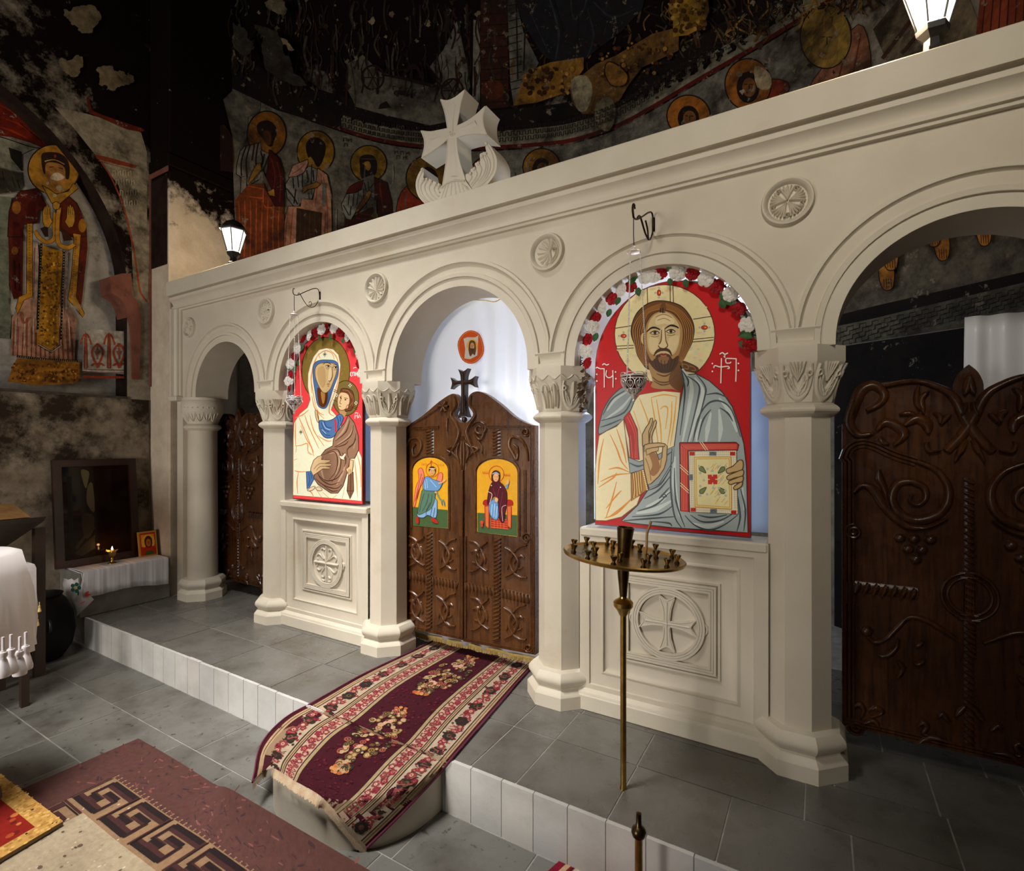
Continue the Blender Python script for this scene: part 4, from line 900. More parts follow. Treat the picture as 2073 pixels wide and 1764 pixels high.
    p.lines([[(220, 1120), (195, 1250), (185, 1400)], [(260, 1095), (300, 1180), (330, 1260), (370, 1310)], [(300, 1060), (340, 1180), (360, 1270)], [(250, 1310), (310, 1300), (385, 1330)], [(200, 1385), (290, 1345), (384, 1335)], [(190, 1420), (280, 1360), (300, 1330)], [(300, 1385), (270, 1500), (235, 1605)], [(235, 1550), (300, 1470), (330, 1440)], [(225, 1610), (300, 1580), (385, 1500)], [(255, 1600), (350, 1530), (400, 1480)], [(205, 1180), (190, 1300)]], [2.5, 7, 2.5], (205, 130, 32))
    p.fill([(345, 992), (378, 950), (400, 1000), (428, 1062), (432, 1160), (440, 1250), (385, 1245), (378, 1120)], (176, 18, 14), 0, (90, 10, 8), 3)
    p.lines([[(365, 985), (410, 1090), (415, 1240)], [(378, 975), (420, 1080), (425, 1240)], [(385, 1100), (398, 1240)]], 2.5, (215, 90, 60), 3)
    blue, dk, hi = (152, 162, 160), (62, 72, 74), (192, 200, 196)
    p.fill([(692, 672), (722, 728), (790, 722), (870, 765), (950, 835), (1012, 925), (1050, 1035), (1082, 1150), (1098, 1290), (1108, 1698), (900, 1685), (640, 1668), (390, 1640), (330, 1625), (430, 1530), (500, 1425), (590, 1345), (640, 1190), (655, 1165), (682, 960), (705, 830), (715, 760)], blue, 0, (40, 48, 50), 4)
    p.fill([(372, 1235), (440, 1262), (560, 1215), (655, 1165), (648, 1260), (560, 1400), (500, 1425), (465, 1310), (382, 1332)], (140, 150, 150), 0, (50, 58, 60), 3)
    for r in ([(705, 690), (760, 790), (745, 930), (705, 1140)], [(780, 745), (830, 830), (800, 960), (745, 1140)], [(930, 870), (990, 950), (1040, 1080)], [(660, 1230), (655, 1400), (690, 1600)], [(820, 1000), (800, 1080), (790, 1140)], [(480, 1540), (570, 1500), (630, 1440)], [(420, 1580), (540, 1555), (640, 1500)], [(1075, 1420), (1085, 1560)], [(760, 1640), (860, 1660), (960, 1630)], [(880, 960), (860, 1060), (850, 1140)], [(930, 940), (940, 1060), (930, 1140)]): p.line(r, [6, 20, 6], hi, 5)
    p.lines([[(695, 690), (740, 760), (735, 800)], [(735, 735), (805, 790), (800, 880), (735, 1145)], [(790, 725), (845, 800), (838, 880), (768, 1140)], [(690, 700), (720, 830), (690, 1100)], [(850, 850), (920, 842), (985, 872)], [(770, 1130), (800, 1000), (862, 905), (940, 890), (1010, 950), (1062, 1110)], [(800, 1130), (830, 1010), (880, 940)], [(935, 930), (985, 965), (1015, 1015)], [(640, 1180), (632, 1400), (655, 1590), (700, 1670)], [(655, 1300), (665, 1500), (720, 1665)], [(430, 1565), (540, 1528), (632, 1445)], [(395, 1600), (560, 1585), (650, 1530)], [(345, 1625), (500, 1612), (660, 1600)], [(470, 1490), (560, 1435), (635, 1345)], [(490, 1440), (570, 1400), (640, 1290)], [(560, 1490), (580, 1470), (625, 1420)], [(720, 1592), (780, 1652), (870, 1682), (960, 1652), (1045, 1590)], [(755, 1590), (830, 1632), (940, 1622), (1040, 1565)], [(800, 1590), (880, 1605), (980, 1590)], [(1062, 1430), (1092, 1560), (1082, 1690)], [(1045, 1470), (1060, 1600), (1040, 1690)], [(380, 1270), (430, 1290), (470, 1280)], [(500, 1290), (570, 1250), (640, 1200)], [(580, 1480), (605, 1475), (595, 1462)], [(520, 1630), (620, 1640), (640, 1660)]], [3, 8, 3], dk)
    # cuff and blessing hand
    p.fill([(388, 1335), (466, 1308), (480, 1370), (494, 1432), (390, 1505)], (176, 122, 42), 0, (80, 50, 15), 3)
    for i in range(9): p.line([(396 + i * 7, 1335 - i * 2), (404 + i * 7, 1420 + (i % 3) * 12), (396 + i * 10, 1490 - i * 6)], 3, (226, 190, 110) if i % 2 else (110, 70, 20), 3)
    for i in range(11): p.dot(462 + i * 2.6, 1318 + i * 11.5, 5, (222, 200, 150))
    sk, so = (194, 162, 108), (84, 54, 22)
    p.fill([(462, 1165), (468, 1300), (490, 1402), (512, 1398), (560, 1352), (592, 1305), (608, 1250), (612, 1166), (600, 1155), (585, 1170), (578, 1238), (562, 1252), (545, 1205), (510, 1190)], sk, 0, so, 4)
    p.fill([(496, 1200), (540, 1210), (560, 1262), (566, 1310), (530, 1350), (505, 1330), (520, 1280)], (150, 100, 50), 4)
    p.fill([(460, 1165), (458, 1095), (480, 1052), (500, 1025), (508, 996), (520, 993), (524, 1010), (512, 1045), (498, 1075), (500, 1160)], sk, 0, so, 4)
    p.fill([(500, 1160), (506, 1085), (520, 1050), (530, 1015), (542, 1006), (546, 1018), (540, 1045), (526, 1075), (516, 1110), (522, 1160)], sk, 0, so, 4)
    p.fill([(470, 1160), (500, 1150), (560, 1146), (598, 1152), (596, 1168), (560, 1170), (500, 1182), (470, 1200)], sk, 0, so, 4)
    p.fill([(480, 1186), (520, 1176), (560, 1172), (556, 1196), (520, 1204), (486, 1222)], sk, 0, so, 3.5); p.lines([[(478, 1240), (500, 1300), (512, 1380)], [(575, 1245), (570, 1300)]], 3.5, (140, 92, 42))
    # book and the hand that carries it
    p.fill([(688, 1145), (1035, 1143), (1052, 1158), (1046, 1192), (742, 1196), (746, 1572), (694, 1566)], (178, 24, 18), 0, (60, 8, 8), 4)
    p.lines([[(698 + i * 9, 1160 + i * 8), (1040, 1156 + i * 8)] for i in range(4)] + [[(698 + i * 10, 1165 + i * 8), (702 + i * 10, 1562)] for i in range(4)], 2.6, (222, 110, 80), 0)
    p.lines([[(812, 1140), (850, 1195)], [(824, 1138), (864, 1194)], [(690, 1280), (745, 1330)], [(690, 1296), (745, 1346)], [(692, 1392), (745, 1440)], [(692, 1408), (745, 1456)]], 3, (232, 205, 160), 0)
    p.fill([(742, 1196), (1038, 1192), (1048, 1586), (750, 1572)], (220, 210, 178), 0, (50, 60, 50), 4)
    for i in range(24):
        f = i / 23; x = 752 + 285 * f
        for yy in (1202, 1218): p.dot(x, yy, 3, (165, 160, 140), None, 6)
        for yy in (1562, 1576): p.dot(x + 6, yy + 8 * f - 4, 3, (165, 160, 140), None, 6)
    for i in range(28):
        yy = 1235 + i * 11.5
        for xx in (755, 767, 1020, 1034): p.dot(xx + i * .3, yy, 3, (165, 160, 140), None, 6)
    p.fill([(776, 1232), (1006, 1230), (1010, 1556), (782, 1542)], (190, 130, 40), 0); p.fill([(780, 1236), (1002, 1234), (1006, 1551), (786, 1538)], (228, 200, 120), 0); p.fill([(788, 1244), (994, 1242), (998, 1543), (794, 1530)], (186, 128, 42), 0); p.fill([(791, 1247), (991, 1245), (995, 1540), (797, 1527)], (226, 208, 152), 0)
    for i in range(26): x = 870 + rnd.uniform(0, 110); y = 1255 + rnd.uniform(0, 250); p.line([(x, y + 26), (x + 22, y)], 2.5, (205, 160, 75), 0)
    for x, y, a in ((830, 1312, .75), (946, 1314, -.75), (832, 1438, -.75), (946, 1438, .75)):
        p.fill([(x + dx * cos(a) - dy * sin(a), y + dx * sin(a) + dy * cos(a)) for dx, dy in ((-26, 0), (-14, -14), (6, -10), (28, 0), (6, 10), (-14, 14))][::1] if x < 900 else [(x - dx * cos(a) + dy * sin(a), y - dx * sin(a) - dy * cos(a)) for dx, dy in ((-26, 0), (-14, -14), (6, -10), (28, 0), (6, 10), (-14, 14))], (110, 125, 70), 4, (50, 60, 30), 3)
    p.fill([(862, 1342), (920, 1341), (921, 1400), (863, 1401)], (190, 32, 18)); p.lines([[(862, 1371), (874, 1371)], [(908, 1370), (921, 1370)], [(890, 1342), (890, 1352)], [(892, 1390), (892, 1401)]], 4, (228, 200, 140), 0)
    for x, y in ((808, 1290), (815, 1332), (838, 1376), (816, 1412), (814, 1470), (858, 1462), (860, 1306), (890, 1318), (925, 1294), (972, 1290), (944, 1372), (930, 1424), (896, 1424), (928, 1462), (972, 1470), (970, 1440)): p.dot(x, y, 8, (176, 178, 168))
    for x, y in ((765, 1212), (1014, 1212), (772, 1556), (1020, 1572)): p.fill([(x - 16, y - 11), (x + 16, y - 11), (x + 16, y + 12), (x - 16, y + 12)], (190, 40, 25)); p.lines([[(x - 12, y + 6), (x - 2, y - 6)], [(x + 2, y + 7), (x + 12, y - 5)]], 3, (120, 15, 10), 0)
    for x, y, a, c in ((892, 1212, 21, 12), (759, 1358, 9, 18), (896, 1564, 20, 12)): p.fill([(x - a, y - c), (x + a, y - c), (x + a, y + c), (x - a, y + c)], (96, 110, 118)); p.lines([[(x - a * .7, y + c * .4), (x, y - c * .5), (x + a * .7, y + c * .4)]], 3, (60, 70, 80), 0)
    for f in ([(1078, 1262), (1055, 1252), (1015, 1290), (976, 1308), (984, 1334), (1020, 1326), (1072, 1312)], [(1078, 1312), (1030, 1328), (980, 1352), (988, 1374), (1030, 1360), (1076, 1348)], [(1076, 1350), (1030, 1366), (988, 1384), (1000, 1402), (1034, 1392), (1074, 1384)], [(1074, 1386), (1046, 1398), (1020, 1420), (1030, 1434), (1066, 1416)]): p.fill(f, (190, 158, 104), 3, so, 4)
    # letters
    wt = (232, 222, 210)
    p.lines([[(174, 688), (182, 682), (200, 690), (222, 690)], [(225, 688), (226, 740), (226, 806)], [(240, 700), (236, 730), (250, 745), (268, 742), (280, 730)], [(278, 700), (280, 750), (279, 806)], [(214, 668), (226, 660), (240, 668), (254, 662)]], 4, wt)
    p.lines([[(946, 626), (944, 700), (942, 780)], [(898, 686), (906, 672), (940, 680), (985, 676), (994, 688), (982, 690)], [(974, 655), (974, 630), (1002, 628), (1040, 630)], [(1036, 630), (1036, 700), (1034, 770)], [(974, 656), (998, 656), (1004, 648)], [(970, 622), (962, 616), (970, 608)], [(934, 602), (952, 592), (966, 602), (986, 594)]], 4.5, wt)
    for x, y in ((180, 725), (180, 766), (295, 711), (297, 752), (890, 659), (890, 707), (1050, 658), (1050, 701)): p.dot(x, y, 5, wt)
draw_man.ground = (178, 4, 8)
panel_icon('panel_icon', 'large red-ground panel icon of a bearded man blessing and holding a jewelled book', -1.063, -.283, 1.0, 1.86, .415, draw_man, (1150, 520), 3.041)
def draw_mother(p):
    og, ol, orn = (122, 100, 44), (60, 48, 20), (214, 138, 78)
    p.fill([(612 + 187 * cos(i * .157), 652 + 256 * sin(i * .157)) for i in range(40)], og, 0, ol, 4)
    for i in range(40): a = rnd.uniform(0, 6.28); r = rnd.uniform(.6, .95); p.dot(612 + 187 * r * cos(a), 652 + 256 * r * sin(a), 8, (132 + rnd.randint(-10, 12), 108, 50), 10, 7)
    p.fill([(768 + 102 * cos(i * .2), 868 + 136 * sin(i * .2)) for i in range(31)], (112, 94, 48), 0, ol, 4)
    cream = (240, 220, 190)
    p.fill([(618, 478), (560, 492), (518, 545), (492, 610), (474, 680), (472, 780), (492, 880), (470, 940), (410, 990), (366, 1060), (360, 1180), (358, 1622), (640, 1645), (892, 1668), (892, 1330), (850, 1230), (740, 1100), (700, 1010), (655, 960), (690, 850), (715, 740), (728, 610), (712, 530), (670, 488)], cream, 0, (150, 100, 60), 3.5)
    p.lines([[(560, 520), (520, 600), (500, 720), (505, 830)], [(540, 560), (500, 690), (510, 800), (540, 950)], [(640, 490), (690, 540), (712, 600)], [(570, 560), (560, 530), (610, 500), (660, 520), (680, 570)], [(505, 850), (530, 950), (600, 1030)], [(715, 640), (705, 740), (680, 830), (640, 930)], [(650, 900), (640, 980), (680, 1010)], [(480, 960), (430, 1000), (375, 1020)], [(400, 1010), (440, 1100), (520, 1290)], [(450, 1000), (480, 1090), (560, 1260)], [(490, 1000), (520, 1120), (600, 1240)], [(420, 1080), (460, 1180), (500, 1250), (520, 1320)], [(375, 1240), (420, 1235), (470, 1222), (475, 1280), (510, 1310)], [(380, 1290), (385, 1240)], [(470, 1290), (500, 1310)], [(370, 1430), (400, 1440), (460, 1440)], [(400, 1445), (390, 1520), (395, 1610)], [(470, 1580), (500, 1600), (520, 1640)], [(530, 1560), (580, 1640)], [(590, 1600), (640, 1645)], [(700, 1620), (660, 1650)], [(850, 1290), (880, 1400), (885, 1560)], [(835, 1340), (850, 1480), (860, 1640)], [(760, 1560), (740, 1650)], [(550, 1160), (620, 1200), (660, 1200)], [(380, 1050), (376, 1150), (380, 1240)], [(365, 1350), (390, 1340)], [(600, 1000), (560, 980), (545, 950)]], [2.5, 6, 2.5], orn)
    # blue cap, face and neck
    p.fill([(518, 612), (560, 576), (640, 572), (690, 582), (712, 620), (704, 700), (668, 800), (636, 900), (612, 944), (578, 946), (548, 916), (530, 820), (514, 700)], (72, 104, 150), 4, (30, 50, 90), 3)
    p.fill([(548, 790), (600, 812), (628, 820), (622, 900), (602, 936), (578, 936), (556, 908)], (92, 44, 16), 4); p.fill([(575, 822), (606, 826), (604, 890), (588, 910)], (170, 120, 62), 4)
    p.fill([(534, 630), (570, 598), (640, 594), (690, 606), (700, 640), (690, 690), (668, 750), (646, 800), (612, 828), (582, 814), (548, 752), (530, 690)], (196, 168, 118), 4, (90, 60, 28), 3)
    p.fill([(548, 650), (580, 620), (606, 640), (612, 740), (590, 790), (560, 745)], (180, 148, 98), 4)
    p.fill([(640, 640), (655, 640), (655, 700), (648, 728), (630, 730)], (214, 190, 146), 3)
    p.lines([[(662, 622), (666, 690), (656, 722), (648, 736), (634, 734)], [(590, 606), (622, 590), (655, 608)], [(668, 612), (700, 608)]], [2.5, 4.5, 3], (60, 34, 14))
    for cx, cy in ((630, 622), (688, 632)):
        p.dot(cx, cy, 17, (214, 196, 158), 8); p.dot(cx + 2, cy - 1, 7, (40, 24, 10)); p.line([(cx - 20, cy - 2), (cx, cy - 10), (cx + 18, cy + 1)], 3.5, (30, 18, 8), 4); p.line([(cx - 16, cy + 4), (cx, cy + 10), (cx + 14, cy + 5)], 2.5, (100, 66, 30), 4); p.line([(cx - 18, cy + 16), (cx, cy + 20), (cx + 12, cy + 14)], 2.5, (150, 110, 64), 4)
    p.line([(622, 762), (634, 758), (642, 764)], 5, (170, 70, 50), 3); p.line([(626, 775), (640, 774)], 4, (140, 80, 50), 0); p.line([(648, 740), (640, 752)], 3, (140, 80, 50), 0)
    for x, y in ((605, 528), (420, 1132)): p.lines([[(x - 16, y), (x + 16, y)], [(x, y - 20), (x, y + 20)], [(x - 10, y - 10), (x + 10, y + 10)], [(x - 10, y + 10), (x + 10, y - 10)]], 2.6, (90, 80, 70), 0)
    # child
    for x, y in ((802, 770), (698, 846), (848, 906)):
        for a in range(4): p.dot(x + 9 * cos(a * pi / 2), y + 10 * sin(a * pi / 2), 5, (200, 195, 185))
    p.lines([[(675, 800), (705, 815)], [(672, 812), (700, 826)], [(830, 930), (862, 945)], [(826, 944), (858, 958)], [(670, 880), (700, 895)]], 2.5, (60, 48, 20), 0)
    p.fill([(720, 930), (725, 1000), (755, 1020), (775, 960)], (170, 130, 84), 3)
    p.fill([(728, 812), (770, 794), (818, 815), (834, 880), (818, 955), (785, 968), (760, 960)], (98, 58, 34), 4, (50, 28, 14), 3)
    p.lines([[(745, 805), (790, 815), (815, 870)], [(780, 805), (825, 860), (822, 930)], [(800, 930), (820, 900)]], 4, (140, 92, 60), 4)
    p.fill([(716, 838), (740, 822), (785, 836), (800, 880), (790, 925), (762, 955), (730, 962), (710, 940), (704, 885)], (206, 174, 130), 4, (96, 62, 32), 3)
    p.lines([[(722, 860), (738, 852)], [(755, 866), (785, 872)], [(735, 870), (722, 905), (735, 912)], [(716, 930), (732, 934)]], 3, (80, 46, 22), 3); p.dot(730, 866, 6, (40, 24, 10)); p.dot(766, 880, 7, (40, 24, 10), 5); p.fill([(778, 925), (790, 922), (786, 945), (772, 950)], (200, 165, 120), 3, (96, 62, 32), 2.5)
    p.fill([(566, 1042), (620, 1046), (672, 1030), (718, 992), (748, 1012), (742, 1050), (700, 1130), (668, 1172), (612, 1176), (578, 1142), (562, 1100)], (74, 108, 154), 3, (32, 54, 92), 3.5)
    p.lines([[(580, 1060), (600, 1110), (640, 1130)], [(600, 1050), (620, 1090), (660, 1100)], [(575, 1100), (610, 1150), (650, 1160)], [(700, 1010), (712, 1050), (705, 1100)], [(725, 1010), (728, 1050)]], 3.5, (34, 58, 100)); p.lines([[(590, 1055), (612, 1100), (650, 1115)], [(582, 1110), (615, 1145)]], 3, (160, 190, 220)); p.line([(680, 1036), (690, 1060), (690, 1132)], 9, (196, 40, 40), 3)
    br, bd, bh = (138, 104, 82), (72, 48, 34), (170, 138, 112)
    p.fill([(788, 1000), (836, 1060), (866, 1160), (870, 1265), (838, 1335), (802, 1338), (790, 1400), (772, 1470), (748, 1550), (706, 1606), (652, 1606), (600, 1570), (555, 1540), (520, 1490), (545, 1400), (560, 1335), (610, 1270), (668, 1238), (672, 1190), (700, 1130), (760, 1060)], br, 0, bd, 4)
    for r in ([(790, 1030), (750, 1120), (690, 1190)], [(830, 1090), (790, 1170), (700, 1230)], [(640, 1300), (700, 1290), (720, 1360), (690, 1460)], [(600, 1330), (580, 1420), (600, 1500)], [(700, 1540), (740, 1460), (770, 1380)], [(850, 1180), (830, 1260)]): p.line(r, [4, 12, 4], bh, 5)
    p.lines([[(800, 1040), (770, 1130), (690, 1200)], [(830, 1080), (800, 1170), (680, 1250)], [(850, 1140), (830, 1220), (780, 1270), (790, 1330)], [(690, 1250), (760, 1230), (790, 1200)], [(620, 1290), (700, 1265), (730, 1330), (720, 1430), (660, 1520)], [(590, 1310), (680, 1285), (705, 1350), (690, 1440), (640, 1500)], [(570, 1360), (600, 1330)], [(545, 1440), (580, 1500), (650, 1540), (720, 1520)], [(560, 1470), (620, 1510), (700, 1490), (750, 1430)], [(530, 1490), (600, 1545), (690, 1570), (740, 1540)], [(600, 1550), (660, 1590), (710, 1585)], [(790, 1250), (830, 1220), (850, 1180)], [(740, 1290), (770, 1340), (760, 1400)]], [2.5, 6, 2.5], bd)
    so = (96, 64, 34); sk = (206, 174, 130)
    p.fill([(492, 1470), (498, 1410), (520, 1350), (552, 1322), (585, 1312), (578, 1345), (640, 1348), (655, 1358), (600, 1376), (658, 1380), (652, 1394), (604, 1398), (648, 1406), (640, 1418), (590, 1418), (545, 1450), (512, 1472)], sk, 0, so, 3.5); p.lines([[(520, 1420), (560, 1380), (600, 1376)], [(540, 1430), (570, 1400), (604, 1398)]], 2.5, so)
    p.fill([(462, 1440), (500, 1436), (524, 1492), (488, 1560), (468, 1574)], (74, 108, 154), 0, (30, 50, 90), 3); p.lines([[(480, 1450), (490, 1500), (478, 1550)], [(495, 1450), (508, 1495)]], 3, (34, 58, 100))
    p.fill([(530, 970), (545, 965), (558, 1020), (556, 1060), (540, 1030)], sk, 3, so, 3); p.line([(545, 990), (560, 1040)], 2.5, so)
    p.fill([(716, 1312), (740, 1318), (760, 1296), (772, 1306), (755, 1336), (768, 1350), (730, 1340)], (232, 210, 190), 3, so, 3)
    p.fill([(800, 1345), (828, 1352), (826, 1400), (815, 1455), (790, 1468), (780, 1440), (770, 1420), (795, 1400)], sk, 0, so, 3.5); p.lines([[(795, 1420), (790, 1455)], [(806, 1420), (802, 1458)]], 2.5, so)
    p.fill([(790, 1470), (826, 1440), (830, 1590), (802, 1652), (778, 1588)], (118, 84, 62), 0, bd, 3.5); p.line([(808, 1460), (806, 1640)], 5, (86, 58, 40), 0); p.line([(778, 1588), (830, 1590)], 4, bd, 0)
    for pts in ([(470, 1585), (500, 1560), (530, 1552), (522, 1575), (495, 1588)], [(536, 1572), (560, 1556), (588, 1580), (560, 1588)]): p.fill(pts, (220, 196, 160), 3, so, 2.5)
    wt = (236, 214, 208)
    p.lines([[(812, 664), (806, 684), (814, 702)], [(822, 668), (822, 698)], [(818, 668), (838, 666)], [(836, 668), (836, 696)], [(846, 664), (846, 696)], [(846, 680), (858, 680)], [(858, 664), (858, 694)], [(868, 668), (866, 690), (876, 694)], [(828, 638), (838, 630), (852, 632)]], 4, wt, 3); p.lines([[(840, 1028), (842, 996), (850, 1010), (858, 994), (862, 1026)], [(868, 1022), (874, 994), (884, 1020)], [(840, 986), (852, 982), (866, 986)]], 4, wt, 0)
    for x, y in ((805, 672), (805, 690)): p.dot(x, y, 3.5, wt)
draw_mother.ground = (224, 62, 66)
panel_icon('panel_icon', 'narrow panel icon of a white-veiled mother holding a brown-robed child', -3.640, -2.852, 1.0, 1.90, .42, draw_mother, (500, 580), 3.836)
# ================================================================ roses over the icons
M_wr = mat('white_satin_rose', (.72, .68, .62), (.6, .55, .48), rough=.5, scale=30)
M_rr = mat('red_satin_rose', (.36, .006, .010), (.16, .003, .005), rough=.5, scale=30, spec=.15)
M_lf = mat('green_cloth_leaf', (.045, .13, .035), (.02, .06, .02), rough=.5, scale=25, spec=.2)
M_dl = mat('dry_brown_leaf', (.09, .05, .018), (.04, .022, .010), rough=.6, scale=20)
M_stem = mat('dark_wire_stem', (.012, .022, .010), rough=.7)
def rose_mesh(m, seed):
    r = random.Random(seed); b = MB()
    b.lathe([(.002, -.010), (.011, -.006), (.013, .004), (.006, .012), (.001, .013)], n=8)
    for ring, (n, ro, tilt, sz) in enumerate(((3, .006, 1.35, .017), (5, .011, 1.05, .022), (6, .017, .72, .025), (7, .024, .38, .027))):
        for i in range(n):
            a = 2 * pi * (i + r.random() * .35) / n + ring * .5; rows = []
            for v in range(4):
                t = v / 3; el = tilt * (1 - .25 * t); rr = ro * .35 + sz * t * cos(el) + .006 * ring * t * .4; zz = -.004 + sz * t * sin(el) + (.004 * sin(t * 3) if ring else 0) - (t > .9) * .003
                wd = (.55 + .6 * sin(pi * min(1, t * .75 + .15))) * 2 * pi / n * 1.25
                rows.append([((rr - .003 * abs(u) ** 2) * cos(a + u * wd * .5), (rr - .003 * abs(u) ** 2) * sin(a + u * wd * .5), zz - .004 * (abs(u) > .9) * t) for u in (-1, -.5, 0, .5, 1)])
            b.loft(rows, closed=False)
    return b
def leaf_mesh():
    b = MB(); rows = []
    for v in range(6):
        t = v / 5; wd = .016 * sin(pi * min(1, .08 + t * .95)) ** .8; rows.append([(u * wd, .045 * t, .004 * abs(u) + .006 * sin(t * 2.5) - .002) for u in (-1, -.5, 0, .5, 1)])
    b.loft(rows, closed=False); return b
PROTO = {}
def put(name, key, mk, m, parent, loc, rot, s):
    if key not in PROTO: o = mk().build(name, m, parent, smooth=60); PROTO[key] = o.data
    else: o = bpy.data.objects.new(name, PROTO[key]); COL.objects.link(o); o.parent = parent
    o.location = loc; o.rotation_euler = rot; o.scale = (s, s, s)
def garland(label, org, k, white, red, leaves, s0, stempts):
    t = thing('rose_garland', label, 'garland', group='rose garlands over the icons'); YG = YI - .03
    P = lambda x, y, d=0: aty(org[0] + x / k, org[1] + y / k, YG + d)
    b = MB(); pp = cr([tuple(P(x, y, .02)) for x, y in stempts], 5); b.tube(pp, .006, 6)
    for q in pp[::1]:
        for _ in range(5):
            d = Vector((rnd.uniform(-1, 1), rnd.uniform(-.6, .3), rnd.uniform(-1, 1))).normalized() * rnd.uniform(.012, .03); q0 = Vector(q); sd = d.cross(Vector((0, 1, .2))).normalized() * .003
            b.add([q0, q0 + d * .6 + sd, q0 + d, q0 + d * .6 - sd], [(0, 1, 2, 3)])
    b.build('garland_stem', M_stem, t)
    for i, (x, y) in enumerate(white): put('white_rose', 'w%d' % (i % 2), lambda: rose_mesh(M_wr, 3 + i % 2), M_wr, t, P(x, y, -.012), (pi / 2 + rnd.uniform(-.35, .25), rnd.uniform(0, 6), rnd.uniform(-.3, .3)), s0 * rnd.uniform(.95, 1.12))
    for i, (x, y) in enumerate(red): put('red_rose', 'r%d' % (i % 2), lambda: rose_mesh(M_rr, 13 + i % 2), M_rr, t, P(x, y), (pi / 2 + rnd.uniform(-.4, .3), rnd.uniform(0, 6), rnd.uniform(-.4, .4)), s0 * rnd.uniform(.85, .98))
    for x, y, a in leaves: put('leaf', 'leaf', leaf_mesh, M_lf, t, P(x, y, -.004), (pi / 2 + rnd.uniform(-.3, .1), radians(a), 0), s0 * rnd.uniform(.95, 1.25))
    return t
ga = garland('arched garland of white and red roses over the icon of the bearded man', (1150, 520), 3.041,
    [(110, 583), (150, 432), (205, 305), (325, 202), (478, 122), (528, 118), (675, 97), (848, 135), (1000, 230), (1100, 420)], [(118, 655), (120, 510), (165, 372), (268, 258), (385, 185), (568, 100), (765, 105), (915, 182), (1050, 322), (1120, 540)],
    [(262, 322, 200), (318, 250, 200), (428, 190, 170), (370, 165, 60), (430, 130, 300), (620, 92, 20), (625, 132, 170), (930, 240, 110), (940, 262, 160), (180, 470, 200), (720, 140, 170), (980, 262, 150), (1075, 475, 120), (1060, 520, 150), (240, 210, 60), (900, 130, 300), (140, 470, 40), (100, 620, 30), (1030, 270, 320), (1120, 470, 260)], .95,
    [(75, 700), (75, 600), (95, 480), (150, 345), (230, 240), (340, 150), (470, 95), (600, 78), (740, 82), (880, 130), (980, 195), (1070, 310), (1130, 450), (1140, 580)])
b = MB()
for i in range(44):
    f = i / 43; q = aty(1150 + (100 - 12 * f + rnd.uniform(-22, 22)) / 3.041, 520 + (700 + 235 * f) / 3.041, YI - .045 + rnd.uniform(-.02, .01)); d = Vector((rnd.uniform(-1, 1), rnd.uniform(-.8, .2), rnd.uniform(-1, .2))).normalized() * rnd.uniform(.02, .036); sd = d.cross(Vector((rnd.uniform(-1, 1), 1, .3))).normalized() * .012
    b.add([q, q + d * .5 + sd, q + d, q + d * .5 - sd], [(0, 1, 2), (0, 2, 3)])
b.build('dry_leaf_tail', M_dl, ga, kind='stuff')
garland('small garland of red and white roses over the icon of the veiled mother', (500, 580), 3.836,
    [(335, 602), (325, 735), (388, 480), (482, 382), (578, 335), (675, 325), (778, 388), (862, 530), (880, 665)], [(335, 690), (330, 785), (362, 552), (437, 410), (530, 357), (617, 313), (728, 357), (812, 445), (875, 600)],
    [(385, 620, 200), (400, 575, 170), (315, 640, 80), (650, 365, 180), (745, 400, 160), (830, 490, 130), (560, 380, 170), (560, 300, 60), (440, 460, 200), (720, 330, 300), (310, 640, 60)], 1.0,
    [(318, 800), (318, 700), (330, 600), (375, 490), (430, 410), (520, 340), (617, 300), (720, 335), (800, 410), (850, 500), (885, 640)])
# ================================================================ hangings
def cloth(name, m, label, x0, x1, z0, z1, y, amp, wl, parent=None, n=90, rows=14, flare=.2, seed=1, cat='curtain'):
    r = random.Random(seed); ph = [(r.uniform(.6, 1.6), r.uniform(0, 6)) for _ in range(4)]; b = MB(); R = []
    for j in range(rows + 1):
        t = j / rows; z = z1 + (z0 - z1) * t; row = []
        for i in range(n + 1):
            f = i / n; x = x0 + (x1 - x0) * (f + flare * .04 * (f - .5) * t); s = 0
            for q, (k, p0) in enumerate(ph): s += sin(f * (x1 - x0) / wl * 2 * pi * k * (1 + .04 * q * t) + p0 + t * .8 * (q - 1.5)) / (q + 1)
            row.append((x, y + amp * s * (.55 + .5 * t), z))
        R.append(row)
    b.loft(R, closed=False); o = b.build(name, m, parent, smooth=80)
    mo = o.modifiers.new('thickness', 'SOLIDIFY'); mo.thickness = .0015
    if label: tag(o, label, cat)
    return o
def satin(name, c, rough=.35, trans=.25):
    m, nt, bs = nodes(name); bs.inputs['Base Color'].default_value = (*c, 1); bs.inputs['Roughness'].default_value = rough
    bs.inputs['Sheen Weight'].default_value = .3
    if trans:
        tr = N(nt, 'ShaderNodeBsdfTranslucent'); tr.inputs[0].default_value = (*c, 1); mx = N(nt, 'ShaderNodeMixShader'); mx.inputs[0].default_value = trans
        out = nt.nodes['Material Output']; L(nt, bs.outputs[0], mx.inputs[1]); L(nt, tr.outputs[0], mx.inputs[2]); L(nt, mx.outputs[0], out.inputs[0])
    return m
M_sat = satin('white_satin', (.78, .78, .80)); M_blue = satin('pale_blue_satin', (.66, .75, .90), .35, .5); M_gold = mat('gold_thread', (.55, .36, .09), (.75, .55, .2), rough=.45, scale=60)
YC = .40
cur = thing('altar_curtain', 'white satin curtain with an orange medallion behind the centre doors', 'curtain')
zfr = lambda x: .034 + .026 * (x + 2.7) / 1.28
cloth('curtain_cloth', M_sat, None, -2.72, -1.42, .040, 2.50, YC, .016, .22, cur, 120, 16, seed=5)
